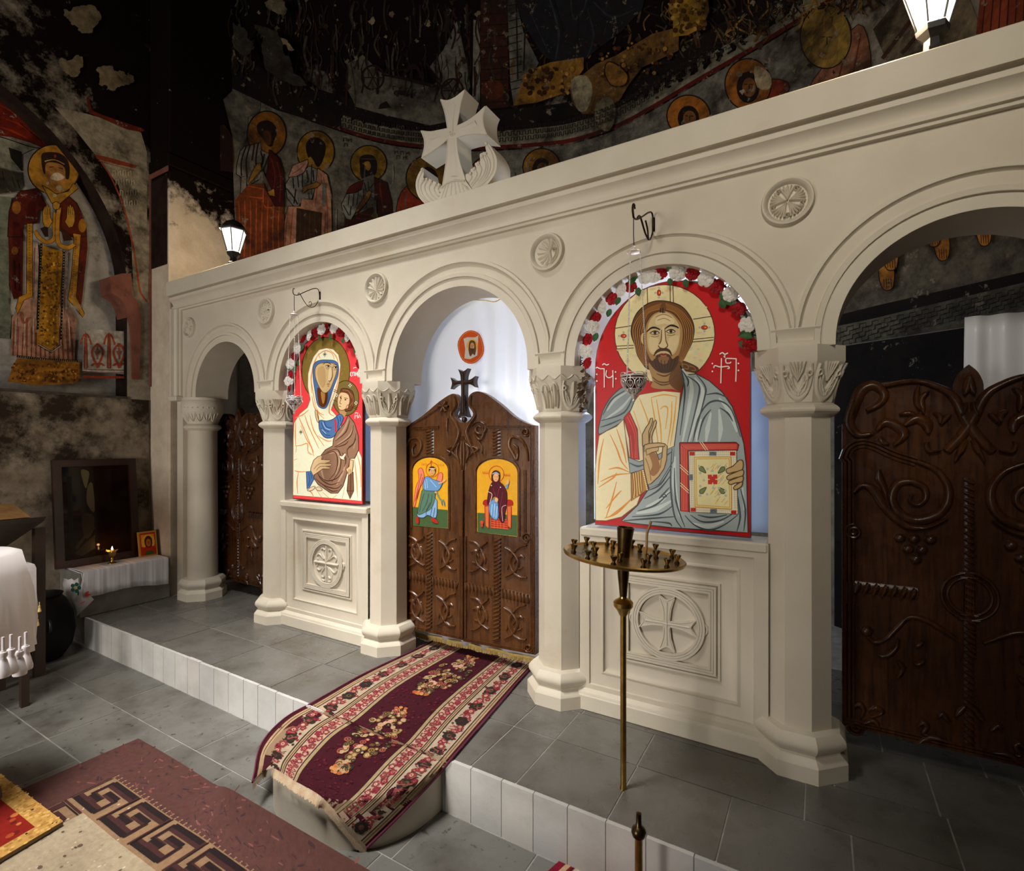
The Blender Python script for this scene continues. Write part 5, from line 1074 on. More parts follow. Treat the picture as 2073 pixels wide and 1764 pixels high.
b = MB(); x = -2.70
while x < -1.44:
    wv = .006 * sin(x * 26); zt = zfr(x); zl = zt - .036 + rnd.uniform(0, .006)
    b.loft([[(x, YC - .012 + wv, zt), (x + .006, YC - .012 + wv, zt), (x + .006, YC - .004 + wv, zt), (x, YC - .004 + wv, zt)], [(x + rnd.uniform(-.002, .002), YC - .014 + wv + rnd.uniform(-.003, .003), zl), (x + .0055, YC - .014 + wv, zl), (x + .0055, YC - .005 + wv, zl), (x, YC - .005 + wv, zl)]]); x += .0075
b.build('gold_fringe', M_gold, cur, kind='stuff')
b = MB(); b.loft([[(x, YC - .020 + .006 * sin(x * 26) + o, zfr(x) + dz) for o, dz in ((0, -.004), (0, .010), (.006, .010), (.006, -.004))] for x in [-2.71 + 1.28 * i / 60 for i in range(61)]]); b.build('gold_band', M_gold, cur)
b = MB(); pts = [(872, 628), (890, 626), (915, 624), (935, 616), (955, 608), (980, 608), (1000, 611), (1012, 606), (1020, 600)]; b.tube(cr([tuple(aty(u, v, YC - .018)) for u, v in pts], 5), .0035, 6); b.build('gold_cord', M_gold, cur)
def z5(X, Y): return (680 + X / 2.94, 560 + Y / 2.94)
p = Paint(lambda a, c, h: (lambda q: (q.x, YC - .026 - h, q.z))(aty(*z5(a, c), YC - .026)), eps=.0002)
def ov(rx, ry): return [(803 + rx * cos(i * .25) * (1 + .04 * sin(i)), 420 + ry * sin(i * .25)) for i in range(25)]
p.fill(ov(78, 100), (180, 50, 25)); p.fill(ov(73, 95), (228, 150, 60)); p.fill(ov(70, 92), (196, 78, 28)); p.fill([(760, 370), (782, 362), (830, 362), (848, 350), (845, 420), (842, 470), (800, 492), (765, 488), (770, 430)], (196, 188, 176), 0)
p.dot(812, 412, 34, (215, 165, 70), 40); p.fill([(795, 390), (812, 380), (830, 392), (834, 440), (826, 470), (815, 460), (800, 476), (790, 440)], (92, 58, 36), 4); p.dot(812, 415, 13, (190, 140, 96), 21); p.fill([(802, 430), (812, 428), (822, 432), (812, 452)], (80, 48, 28), 3)
p.lines([[(803, 410), (808, 410)], [(816, 410), (821, 410)], [(812, 412), (812, 424)]], 2, (50, 28, 14), 0)
p.m.build('embroidered_medallion', M_paint, cur)
cur['category'] = 'curtain'
cloth('satin_curtain', M_sat, 'white satin curtain gathered on a rod behind the right-hand side door', .582, 1.25, .9, 2.04, .62, .016, .11, seed=9, flare=1)
cloth('blue_drape', M_blue, 'pale blue drape hanging behind the icon of the bearded man', -1.17, -.20, .99, 1.82, .375, .008, .25, seed=3, cat='drape')
cloth('blue_drape', M_blue, 'pale blue drape hanging behind the icon of the veiled mother', -3.72, -2.78, .99, 1.82, .375, .008, .25, seed=4, cat='drape')
# ================================================================ metal
def metal(name, c, rough, c2=None, s=20, metallic=1): return mat(name, c, c2, rough=rough, metal=metallic, scale=s)
M_iron = metal('dark_iron', (.045, .022, .014), .45, (.02, .012, .01))
M_silver = metal('silver_filigree', (.82, .78, .74), .38, metallic=.55)
M_brass = metal('aged_brass', (.58, .38, .11), .3, (.30, .18, .05), 14)
M_dbrass = metal('tarnished_brass', (.16, .11, .045), .3, (.05, .035, .02), 9)
M_ruby = mat('ruby_glass', (.10, .003, .006), rough=.08); M_ruby.node_tree.nodes['Principled BSDF'].inputs['Transmission Weight'].default_value = .35
M_black = mat('black_lantern_metal', (.012, .010, .009), rough=.4)
# ---- hanging oil lamps and their brackets
def oil_lamp(kind, mount, tip, hub, cupc, cw, label_b, label_l):
    pm = aty(*mount, YF); # the bracket stands straight out of the wall
    def outx(u, v):
        r = ray(u, v); t = pm.x / r.x; return CAM + r * t
    pt = outx(*tip); tY = pt.y
    br = thing('lamp_bracket', label_b, 'bracket', group='iron lamp brackets')
    b = MB(); dz = .035; b.box(pm.x - .008, pm.x + .008, YF - .004, YF, pm.z - dz, pm.z + dz, .002); b.build('wall_plate', M_iron, br)
    Lb = YF - tY; Bp = lambda f, z: (pm.x, YF - .003 - Lb * f, pm.z + z)
    b = MB(); hz = pt.z - pm.z
    top = [Bp(.0, -.01), Bp(.06, .045), Bp(.25, hz * .3 + .055), Bp(.6, hz * .75 + .03), Bp(.86, hz * .9), Bp(1.0, hz)]
    if kind == 'twist':
        b.tube(cr(top, 6), .0042, 6); b.tube(cr([Bp(.86, hz * .9), Bp(.70, hz * .4 - .01), Bp(.45, -.09), Bp(.28, -.105)], 5), .0045, 6); b.tube(cr([Bp(.28, -.105), Bp(.16, -.09), Bp(.06, -.05), Bp(.0, -.02)], 5), .004, 6); b.tube(cr([Bp(.28, -.10), Bp(.32, -.06), Bp(.42, -.03)], 4), .0042, 6)
    else:
        b.tube(cr(top, 6), .003, 6); b.tube(cr([Bp(.86, hz * .9), Bp(.80, hz * .5), Bp(.6, -.075), Bp(.42, -.10), Bp(.2, -.085), Bp(.04, -.03)], 6), .0026, 6); b.tube([Bp(.38 + .05 * cos(q), -.075 + .016 * sin(q)) for q in [i * .5 for i in range(12)]], .0022, 5)
    b.tube(cr([Bp(1.0, hz), Bp(1.04, hz + .03), Bp(1.02, hz + .055), Bp(.97, hz + .06), Bp(.94, hz + .045)], 5), [.005] * 17 + [.004] * 4, 6) if kind == 'twist' else b.tube(cr([Bp(1.0, hz), Bp(1.04, hz + .015), Bp(1.03, hz + .04), Bp(.98, hz + .042)], 5), .003, 6)
    b.build('bracket_arm', M_iron, br, smooth=60)
    x, y = pt.x, tY - .002
    P = lambda u, v: aty(u, v, y)
    ztop = pt.z - .006; zh = P(*hub).z; zc = P(*cupc).z; S = cw
    lp = thing('oil_lamp', label_l, 'oil lamp', group='hanging silver oil lamps')
    b = MB(); b.tube([(x, y, ztop), (x, y, (ztop + zh) / 2), (x + .002, y, zh + .02)], .0022, 5); b.build('hanging_wire', M_iron, lp)
    b = MB(); b.lathe([(.001, .024), (.006, .022), (.008, .014), (.004, .010), (.012, .006), (.030, -.002), (.031, -.006), (.002, -.008)], (x, y, zh), 20); b.build('chain_hub', M_silver, lp, smooth=50)
    R = S / 2; zr = zc + R * .55
    for i in range(3):
        a = radians(20 + 120 * i); p0 = Vector((x + .028 * cos(a), y + .028 * sin(a), zh - .005)); p1 = Vector((x + R * 1.02 * cos(a), y + R * 1.02 * sin(a), zr)); n = int((p0 - p1).length / .008)
        b = MB()
        for q in range(n):
            c = p0.lerp(p1, (q + .5) / n); b.ball(c, .0028, 6, 4, (1, 1, 1.4))
        b.build('bead_chain', M_silver, lp, smooth=60)
        b = MB(); b.tube([p1 + Vector((cos(a) * .007 * (1 - cos(t)), sin(a) * .007 * (1 - cos(t)), -.014 + .014 * cos(t) - .0)) for t in [k * .55 for k in range(12)]], .0022, 5); b.build('ear_handle', M_silver, lp, smooth=60)
    b = MB(); b.lathe([(R * .30, -R * .75), (R * .62, -R * .4), (R * .82, 0), (R * .80, R * .5), (R * .86, R * .72), (R * .82, R * .72), (R * .6, R * .1)], (x, y, zc), 28); b.build('ruby_cup', M_ruby, lp, smooth=60)
    # openwork basket: rings and leaf-shaped loops
    b = MB(); prof = lambda t: (R * (.26 + .74 * sin(min(1, t * 1.25) * pi / 2) * (1 - .02 * t)), -R * .92 + R * 1.5 * t)
    ring = lambda t, w: b.tube([(x + prof(t)[0] * cos(a), y + prof(t)[0] * sin(a), zc + prof(t)[1]) for a in [2 * pi * i / 32 for i in range(32)]], w, 5, True)
    for t, w_ in ((.02, .003), (.30, .002), (.86, .0028), (1.0, .0032)): ring(t, w_)
    n = 8
    for i in range(n):
        a0_ = 2 * pi * i / n; dl = pi / n
        for tb, tt, s in ((.04, .32, .8), (.30, .86, 1)):
            for k_ in (1, .55):
                b.tube([(x + prof(t)[0] * cos(a), y + prof(t)[0] * sin(a), zc + prof(t)[1]) for a, t in [(a0_ + dl * .92 * k_ * s * sin(2 * pi * q / 18) * (1 - .35 * cos(2 * pi * q / 18)), (tb + tt) / 2 - (tt - tb) / 2 * k_ * cos(2 * pi * q / 18)) for q in range(18)]], .0019, 5, True)
            b.tube([(x + prof(t)[0] * cos(a0_), y + prof(t)[0] * sin(a0_), zc + prof(t)[1]) for t in (tb, (tb + tt) / 2, tt)], .0017, 5)
        b.tube([(x + (R * 1.0) * cos(a0_ + .38 * sin(q) ), y + R * sin(a0_ + .38 * sin(q)), zc + R * .62 + R * .11 * (1 - cos(q))) for q in [j * .52 for j in range(12)]], .0018, 5, True)
    b.build('silver_basket', M_silver, lp, smooth=60)
    b = MB(); b.lathe([(.001, -.034), (.006, -.030), (.008, -.024), (.005, -.018), (.010, -.012), (.012, -.004), (R * .28, .004)], (x, y, zc - R * .92), 16); b.build('drop_finial', M_silver, lp, smooth=50)
oil_lamp('twist', (1323, 455), (1283, 441), (1284, 508), (1294, 776), .112, 'dark iron bracket with twisted arm above the arch of the bearded man icon', 'silver filigree oil lamp hanging before the icon of the bearded man')
oil_lamp('curl', (648, 600), (596, 597), (597, 636), (595, 815), .105, 'thin curled iron bracket above the arch of the veiled mother icon', 'silver filigree oil lamp hanging before the icon of the veiled mother')
# ---- lanterns on the cornice
def glow(name, c, s):
    m, nt, b = nodes(name); b.inputs['Base Color'].default_value = (.8, .8, .8, 1); b.inputs['Emission Color'].default_value = (*c, 1); b.inputs['Emission Strength'].default_value = s; return m
M_glow = glow('lit_frosted_glass', (1, .93, .82), 2.6); M_bulb = glow('lit_bulb', (1, .9, .72), 14)
def lantern(px, y, label, power, r0=.3):
    p0 = aty(*px, y); x, z = p0.x, 2.947; t = thing('lantern', label, 'lantern', (x, y, z), group='lanterns on the cornice'); n = 6
    hexr = lambda r, zz, k=0: [(r * cos(r0 + pi / 3 * i), r * sin(r0 + pi / 3 * i), zz) for i in range(n)]
    b = MB(); b.loft([hexr(.045, 0), hexr(.04, .02), hexr(.03, .03), hexr(.028, .06), hexr(.036, .07), hexr(.052, .085), hexr(.056, .105), hexr(.05, .11)]); b.build('lantern_foot', M_black, t)
    for i in range(n):
        a, c = r0 + pi / 3 * i, r0 + pi / 3 * (i + 1); i0, i1 = .050, .098
        A = [Vector((i0 * cos(a), i0 * sin(a), .112)), Vector((i0 * cos(c), i0 * sin(c), .112)), Vector((i1 * cos(c), i1 * sin(c), .285)), Vector((i1 * cos(a), i1 * sin(a), .285))]
        b = MB(); inn = [q * .985 + Vector((0, 0, q.z * .015)) for q in A]; b.loft([A, inn]); b.build('lantern_pane', M_glow, t)
        b = MB(); b.tube([A[0] * 1.0, A[3]], .0045, 5); b.build('lantern_rib', M_black, t)
    b = MB(); b.loft([hexr(.100, .283), hexr(.112, .286), hexr(.116, .298), hexr(.104, .304)]); b.build('lantern_eave', M_black, t)
    b = MB(); b.lathe([(.092, .302), (.086, .325), (.066, .352), (.038, .370), (.016, .376), (.010, .386), (.014, .394), (.006, .402), (.005, .425), (.001, .432)], n=24); b.build('lantern_roof', M_black, t, smooth=50)
    b = MB(); b.ball((0, 0, .19), .02, 12, 8, (1, 1, 1.5)); b.build('bulb', M_bulb, t, smooth=60)
    point('lantern_light', (x - .17, y + .0, z + .22), power, (1, .80, .55), .08)
    return t
lantern((473, 531), -.002, 'small lit black lantern at the left end of the cornice', 15)
lantern((1888, 104), -.002, 'lit black lantern at the right end of the cornice', 16, .1)
# ---- brass candle stand and post
cs = thing('candle_stand', 'tall brass candle stand with a round tray of empty candle cups', 'candle stand', (-.711, -.452, 0))
b = MB(); b.lathe([(.016, -.006), (.014, .01), (.0125, .02), (.0125, .735)], n=20); b.build('stand_pole', M_brass, cs, smooth=50)
b = MB(); b.lathe([(.014, .725), (.020, .735), (.028, .750), (.040, .765), (.041, .782), (.034, .790), (.016, .800), (.014, .81)], n=24); b.build('pole_knob', M_brass, cs, smooth=35)
b = MB(); b.lathe([(.014, .80), (.018, .84), (.024, .90), (.026, .95), (.026, .965)], n=24); b.build('tapered_stem', M_dbrass, cs, smooth=50)
b = MB(); b.lathe([(.02, .966), (.235, .966), (.248, .970), (.252, .980), (.246, .984), (.235, .976), (.02, .974)], n=56); b.build('round_tray', M_brass, cs, smooth=35)
b = MB(); b.lathe([(.026, .974), (.026, 1.00), (.030, 1.04), (.036, 1.095), (.032, 1.097), (.022, 1.05)], n=24); b.build('centre_cup', M_dbrass, cs, smooth=45)
def cup_mesh():
    b = MB(); b.lathe([(.010, 0), (.011, .006), (.006, .012), (.007, .018), (.013, .030), (.015, .036), (.012, .036), (.005, .022)], n=14); return b
for i, (r, k) in enumerate([(.215, 12), (.135, 7)]):
    for j in range(k):
        a = 2 * pi * j / k + i * .3 + .15; put('candle_cup', 'cup', cup_mesh, M_dbrass, cs, (r * cos(a), r * sin(a), .977), (0, 0, 0), 1.0)
M_wax = mat('brown_wax', (.30, .17, .06), rough=.5)
b = MB(); b.tube(cr([(.085, .02, .978), (.088, .02, 1.03), (.085, .022, 1.08), (.094, .02, 1.115), (.098, .02, 1.135)], 4), .0055, 8); b.build('bent_taper', M_wax, cs, smooth=50)
tilt = Matrix.Translation((0, 0, .97)) @ Matrix.Rotation(radians(4.6), 4, Vector((-sin(TH), cos(TH), 0))) @ Matrix.Translation((0, 0, -.97))
for ch in cs.children:
    if ch.name.split('.')[0] in ('round_tray', 'candle_cup', 'bent_taper', 'centre_cup'): ch.matrix_basis = tilt @ Matrix.Translation(ch.location)
q = ray(1293, 1700); d = 1.80; q = CAM + q * d
post = thing('brass_post', 'short brass post with a ball knob standing on the floor below the step', 'post', (q.x, q.y, -.24))
b = MB(); b.lathe([(.045, 0), (.045, .01), (.03, .03), (.0135, .05), (.0135, .325)], n=22); b.build('post_shaft', M_brass, post, smooth=45)
b = MB(); b.lathe([(.010, .31), (.013, .318), (.022, .326), (.026, .340), (.022, .352), (.012, .360), (.010, .362), (.009, .405), (.001, .408)], n=22); b.build('post_knob', M_dbrass, post, smooth=45)
# ---- things along the left wall
M_linen = mat('striped_white_linen', (.80, .79, .82), (.62, .61, .65), rough=.85, scale=40, stretch=(0, 1, 0), bump=.1, lo=.45, hi=.55)
M_white = mat('white_cotton', (.70, .66, .66), (.60, .55, .56), rough=.9, scale=14, bump=.1)
BX = -5.25
bc = thing('bench_cloth', 'white striped cloth with embroidered flowers laid over the stone bench', 'cloth')
zc_ = .380
def fold_cloth():
    b = MB(); R = []; n = 60
    for i in range(n + 1):
        f = i / n; y = -.69 + .655 * f; wv = .004 * sin(f * 40) + .003 * sin(f * 17)
        drop = .195 + .012 * sin(f * 7 + 1) + .035 * f
        R.append([(-5.60, y, zc_), (BX - .01, y, zc_), (BX + .006, y, zc_ - .004)] + [(BX + .010 + wv * t * 1.4, y, zc_ - .004 - drop * t) for t in (.08, .25, .5, .75, 1)])
    b.loft(R, closed=False); return b
o = fold_cloth().build('cloth_sheet', M_linen, bc, smooth=50); o.modifiers.new('t', 'SOLIDIFY').thickness = -.003
b = MB(); b.loft([[(-5.55, -.692, zc_), (-5.40, -.699, zc_), (BX - .02, -.705, zc_), (BX + .012, -.695, zc_)], [(-5.55, -.72, .25), (-5.40, -.725, .22), (BX - .01, -.73, .16), (BX + .022, -.66, .20)], [(-5.52, -.722, .20), (-5.38, -.73, .14), (BX + .02, -.735, .03), (BX + .03, -.62, .14)]], closed=False)
o = b.build('hanging_corner', M_white, bc, smooth=60); o.modifiers.new('t', 'SOLIDIFY').thickness = .003
p = Paint(lambda a, c, h: (lambda q: (q.x + .004, q.y - .004 - h, q.z))(atx(a, c, BX + .026 + .0)), eps=.0002)
for i in range(5): p.dot(154 + 7 * cos(i * 1.256), 1190 + 7 * sin(i * 1.256), 4.2, (40, 95, 80))
p.dot(154, 1190, 2.5, (210, 170, 60)); p.line([(160, 1198), (159, 1205)], 3, (40, 70, 60)); p.fill([(174, 1200), (181, 1196), (180, 1202), (186, 1203), (178, 1208), (173, 1208)], (190, 60, 40)); p.line([(163, 1223), (168, 1220), (173, 1217)], 2, (190, 90, 90))
p.m.build('flower_embroidery', M_paint, bc, kind='stuff')
gob = thing('goblet_candle', 'small brass goblet holding a lit candle on the bench cloth', 'candle')
gq = aty(227, 1149, -.42); gq = atx(227, 1150, -5.40); gx, gy = gq.x, gq.y
b = MB(); b.lathe([(.036, 0), (.034, .006), (.012, .014), (.008, .03), (.012, .04), (.008, .05), (.018, .062), (.030, .08), (.034, .105), (.030, .106), (.02, .075)], (gx, gy, zc_ + .003), 24); b.build('goblet', M_brass, gob, smooth=45)
b = MB()
for i in range(12):
    a = i * .5236; b.add([(gx + .02 * cos(a), gy + .02 * sin(a), zc_ + .112), (gx + .05 * cos(a + .2), gy + .05 * sin(a + .2), zc_ + .120 + .008 * (i % 2)), (gx + .03 * cos(a + .4), gy + .03 * sin(a + .4), zc_ + .108)], [(0, 1, 2)])
b.build('leaf_collar', M_gold, gob)
b = MB(); b.lathe([(.014, .09), (.014, .118), (.002, .12)], (gx, gy, zc_), 14); b.build('wax_candle', M_wax, gob, smooth=45)
M_flame = glow('flame', (1, .62, .22), 30)
b = MB(); b.lathe([(.001, .118), (.005, .124), (.006, .132), (.003, .144), (.0008, .152)], (gx, gy, zc_), 12); b.build('flame', M_flame, gob, smooth=60)
point('candle_light', (gx, gy, zc_ + .165), .35, (1, .45, .15), .01)
# small icon leaning on the pier
q0, q1, q2, q3 = [atx(u, v, -5.43) for u, v in ((283, 1137), (320, 1136), (322, 1086), (286, 1086))]
si = thing('small_icon', 'small gold-framed icon of a haloed figure in red standing on the bench cloth', 'icon')
ys0, ys1, h_ = q0.y, q1.y, q2.z - q1.z; lean = lambda z: -5.43 - (z - zc_) * .18
b = MB(); b.loft([[(lean(z), y, z) for y, z in ((ys0, zc_ + .004), (ys1, zc_ + .004), (ys1, zc_ + h_), (ys0, zc_ + h_))], [(lean(z) - .016, y, z) for y, z in ((ys0, zc_ + .004), (ys1, zc_ + .004), (ys1, zc_ + h_), (ys0, zc_ + h_))]]); b.build('icon_panel', mat('ochre_frame', (.50, .26, .04), rough=.4), si)
Wd = ys1 - ys0
p = Paint(lambda a, c, h: (lean(zc_ + .004 + h_ * (1 - c)) + .0015 + h, ys0 + Wd * a, zc_ + .004 + (h_ - .004) * (1 - c)), eps=.00008)
p.fill([(.08, .06), (.92, .06), (.92, .95), (.08, .95)], (170, 40, 10)); p.fill([(.14, .12), (.86, .12), (.86, .6), (.14, .6)], (215, 130, 30)); p.dot(.52, .42, .36, (225, 165, 50), .30)
p.fill([(.14, .92), (.2, .7), (.42, .58), (.62, .58), (.84, .68), (.88, .92)], (165, 35, 10), 3); p.fill([(.3, .92), (.4, .78), (.7, .78), (.8, .92)], (60, 75, 35), 3)
p.fill([(.34, .55), (.32, .35), (.44, .2), (.62, .2), (.74, .34), (.72, .56), (.62, .64), (.45, .64)], (70, 30, 12), 4); p.dot(.53, .46, .14, (170, 90, 35), .16); p.lines([[(.46, .43), (.50, .43)], [(.56, .43), (.61, .43)], [(.53, .44), (.54, .52)]], .02, (40, 15, 5), 0)
p.m.build('painted_figure', M_paint, si)
# large glazed picture leaning on the wall behind the bench
fa = atx(118, 1151, -5.50); fb = atx(283, 1142, -5.50); ft = atx(270, 928, -5.628); fl = atx(92, 930, -5.628)
gf = thing('glazed_picture', 'large dark picture behind glass in a reddish wooden frame leaning on the left wall', 'picture')
M_frame = mat('reddish_brown_frame', (.030, .007, .003), (.014, .004, .002), rough=.3, scale=9)
yl0, yr0 = fl.y + .03, min(fb.y, -.13); zb0, zt0 = zc_ + .008, ft.z
fx = lambda z: -5.535 - (z - zb0) / (zt0 - zb0) * .085
def fbox(b, y0, y1, z0, z1, d0, d1): b.loft([[(fx(z) + d, y, z) for y, z in ((y0, z0), (y1, z0), (y1, z1), (y0, z1))] for d in (d0, d1)])
fw = .06
b = MB(); fbox(b, yl0, yl0 + fw, zb0, zt0, 0, .04); fbox(b, yr0 - fw, yr0, zb0, zt0, 0, .04); fbox(b, yl0 + fw, yr0 - fw, zb0, zb0 + fw, 0, .04); fbox(b, yl0 + fw, yr0 - fw, zt0 - fw, zt0, 0, .04); b.build('picture_frame', M_frame, gf)
b = MB(); fbox(b, yl0 + fw * .9, yr0 - fw * .9, zb0 + fw * .9, zt0 - fw * .9, .002, .012); M_pic = mat('dark_picture_under_glass', (.008, .003, .002), (.018, .008, .004), rough=.6, scale=5); M_pic.node_tree.nodes['Principled BSDF'].inputs['Specular IOR Level'].default_value = .12; M_pic.node_tree.nodes['Principled BSDF'].inputs['Roughness'].default_value = .06; b.build('picture_glass', M_pic, gf)
p = Paint(lambda a, c, h: (fx(zb0 + (zt0 - zb0) * (1 - c)) + .0122 + h, yl0 + (yr0 - yl0) * a, zb0 + (zt0 - zb0) * (1 - c)), eps=.00005, gain=.6)  # pale shapes painted on the glass in place of room reflections
p.fill([(.16, .15), (.22, .16), (.22, .80), (.17, .84)], (40, 38, 30), 0); p.fill([(.33, .10), (.42, .12), (.41, .20), (.38, .28), (.35, .22)], (120, 105, 70), 3); p.fill([(.40, .26), (.46, .24), (.47, .50), (.42, .48), (.38, .40)], (110, 96, 66), 3); p.fill([(.32, .55), (.38, .52), (.46, .56), (.44, .70), (.36, .76), (.32, .66)], (70, 58, 38), 3); p.line([(.24, .84), (.34, .74), (.46, .66)], .03, (60, 52, 36), 0); p.line([(.25, .88), (.36, .80), (.47, .74)], .02, (50, 44, 30), 0); p.fill([(.22, .88), (.46, .74), (.46, .86), (.30, .92)], (52, 46, 32), 0)
p.m.build('painted_reflection', paintmat('reflection_paint', .5), gf)
# black pot, white tables and the slanted stand at the left edge
pot = thing('black_pot', 'big round black metal pot on the floor at the left end of the step', 'pot', (-5.22, -.98, -.24))
b = MB(); b.lathe([(.10, 0), (.15, .015), (.205, .10), (.225, .22), (.21, .36), (.165, .46), (.14, .49), (.15, .51), (.13, .512), (.11, .46), (.05, .40)], n=36); b.build('pot_body', mat('black_pot_metal', (.004, .003, .003), rough=.6, spec=.15), pot, smooth=50)
b = MB(); b.tube([(.21 + .03 * sin(t), 0, .30 + .05 * cos(t)) for t in [k * .4 for k in range(9)]], .008, 6); b.build('pot_handle', M_black, pot, smooth=60)
tb = thing('side_table', 'small table under a white cloth with gold tassels by the left edge', 'table')
def hangcloth(b, x0, x1, y0, y1, zt, drop, wav, n=16):
    per = [(x0 + (x1 - x0) * i / n, y0) for i in range(n)] + [(x1, y0 + (y1 - y0) * i / n) for i in range(n)] + [(x1 - (x1 - x0) * i / n, y1) for i in range(n)] + [(x0, y1 - (y1 - y0) * i / n) for i in range(n)]
    cx, cy = (x0 + x1) / 2, (y0 + y1) / 2; R = [[(cx + (px - cx) * .02, cy + (py - cy) * .02, zt) for px, py in per], [(px, py, zt) for px, py in per]]
    for t in (.06, .3, .6, 1):
        row = []
        for i, (px, py) in enumerate(per):
            d = hypot(px - cx, py - cy); k = 1 + (.010 + wav * t * (.5 + .5 * sin(i * 1.15))) / d
            edge = i % n; cor = max(0, 1 - min(edge, n - edge) / 4)
            row.append((cx + (px - cx) * k, cy + (py - cy) * k, zt - .006 - (drop + .05 * cor) * t))
        R.append(row)
    b.loft(R, cap=False)
b = MB(); tz = atx(72, 1142, -4.35).z; hangcloth(b, -4.85, -4.35, -1.72, -1.262, tz, .26, .03)
tcx = -4.35
o = b.build('table_cloth', M_white, tb, smooth=60)
M_tw = mat('dark_table_wood', (.03, .015, .008), rough=.5)
b = MB(); b.box(-4.84, -4.36, -1.71, -1.27, tz - .03, tz - .004); b.build('table_top', M_tw, tb)
for x in (-4.81, -4.39):
    for y in (-1.68, -1.30): b = MB(); b.box(x - .02, x + .02, y - .02, y + .02, -.24, tz - .03); b.build('table_leg', M_tw, tb)
def tassel(m, x, y, z, s, par):
    b = MB(); b.tube([(x, y, z + .04 * s), (x, y, z)], .004 * s, 5); b.lathe([(.002, 0), (.010, -.004), (.011, -.014), (.007, -.022), (.009, -.026), (.018, -.062), (.020, -.075), (.001, -.072)], n=10) if False else None
    b.lathe([(.002 * s, z), (.010 * s, z - .004 * s), (.011 * s, z - .014 * s), (.007 * s, z - .022 * s), (.010 * s, z - .028 * s), (.018 * s, z - .066 * s), (.017 * s, z - .076 * s), (.002 * s, z - .072 * s)], (x, y, 0), 10); b.build('tassel', m, par, smooth=50)
for u, v in ((58, 1228), (66, 1236), (72, 1248), (76, 1254), (80, 1226)):
    q = atx(u, v, -4.325); tassel(M_gold, q.x, q.y, q.z, .55, tb)
an = thing('draped_lectern', 'slim stand draped in white cloth with long white tassels at the left edge', 'lectern')
M_dl2 = satin('soft_white_cloth', (.72, .68, .66), .7, .1)
lx, ly = -3.36, -1.86
b = MB(); zt_ = 1.45 - (1122 - 897) / F * 2.36
R = []
for t, o1 in ((0, 0), (.03, .03), (.12, .05), (.35, .07), (.7, .075), (1, .07)):
    R.append([(lx + (.185 + o1 + .020 * sin(i * 1.9 + 3 * t) * t) * cos(i * pi / 28), ly + (.22 + o1 + .020 * sin(i * 1.9 + 3 * t) * t) * sin(i * pi / 28), zt_ - .05 * (o1 > .04) - .43 * t - (.05 * max(0, cos(i * pi / 28 + .5)) * t)) for i in range(56)])
b.loft([[(lx + .01 * cos(i * pi / 28), ly + .01 * sin(i * pi / 28), zt_ + .01) for i in range(56)]] + R, cap=False); b.build('lectern_cloth', M_dl2, an, smooth=70)
b = MB(); b.box(lx - .14, lx + .14, ly - .16, ly + .16, zt_ - .03, zt_ - .008); b.build('lectern_top', M_tw, an)
b = MB(); b.lathe([(.18, -.210), (.18, -.19), (.03, -.17), (.025, zt_ - .03)], (lx, ly, 0), 16); b.build('lectern_post', M_tw, an, smooth=40)
for i, (du, v0) in enumerate(((6, 1318), (22, 1312), (40, 1316), (52, 1306))):
    q = aty(du, v0, ly - .02 + .03 * i); b = MB(); b.tube([(q.x, q.y, zt_ - .30), (q.x + .004, q.y, (q.z + zt_ - .3) / 2), (q.x, q.y, q.z)], .009, 6); b.build('tassel_cord', M_white, an, smooth=60); tassel(M_white, q.x, q.y, q.z, 1.25, an)
sl = thing('slanted_stand', 'dark wooden reading stand with a gold cloth on its slanted top behind the white tables', 'stand')
Q = [aty(u, v, -1.20) for u, v in ((94, 1046), (88, 1056), (-10, 1122), (-10, 1084))]
b = MB(); b.loft([[tuple(q) for q in Q], [(q.x - .02, q.y - .35, q.z) for q in Q]]); b.build('stand_top', M_tw, sl)
G = [aty(u, v, -1.21) for u, v in ((66, 1050), (-10, 1082), (-10, 1035), (30, 1022))]
b = MB(); b.loft([[(q.x, q.y - .01, q.z + .01) for q in G], [(q.x - .02, q.y - .32, q.z + .01) for q in G]]); b.build('gold_cloth', mat('old_gold_cloth', (.30, .18, .04), (.20, .07, .03), rough=.7, scale=14), sl)
pq = aty(30, 1080, -1.21); pq.y += .13; b = MB(); b.box(pq.x - .03, pq.x + .03, pq.y - .03, pq.y + .03, -.24, pq.z + .02); b.build('stand_post', M_tw, sl)
# ================================================================ rugs
M_rug = paintmat('wool_pile', .95, bump=.6, bscale=420, var=.28)
M_back = mat('rug_backing', (.20, .13, .07), rough=.95)
M_cotton = mat('cotton_fringe', (.46, .36, .24), (.36, .22, .12), rough=.95, scale=25, bump=.5, bscale=200)
def prow(l, r): return [l.lerp(r, t) for t in AS]
AS = [0, .08, .3, .5, .7, .85, 1]
V = lambda x, y, z: Vector((x, y, z))
def on_step(u, v, zmin):
    """where the sight line through a measured point meets the cloth lying on platform and step"""
    r = ray(u, v); t = (.05 - HC) / r.z; q = None
    def inside(q):
        if q.z < zmin: return True
        e = (abs(q.x - SX) / SRX) ** 2.5 + (abs(q.y - SY) / SRY) ** 2.5 if q.y < SY else 9
        return (q.y > -.675 and q.z < .007 and zmin < -.2) or (q.y > -.664 and q.z < .007) or (e < 1.07 and q.z < -.025)
    while not inside(CAM + r * t): t += .012
    a, c = t - .012, t
    for _ in range(7):
        m = (a + c) / 2
        if inside(CAM + r * m): c = m
        else: a = m
    return CAM + r * c
PV = lambda *l: [Vector((u, v, 0)) for u, v in l]
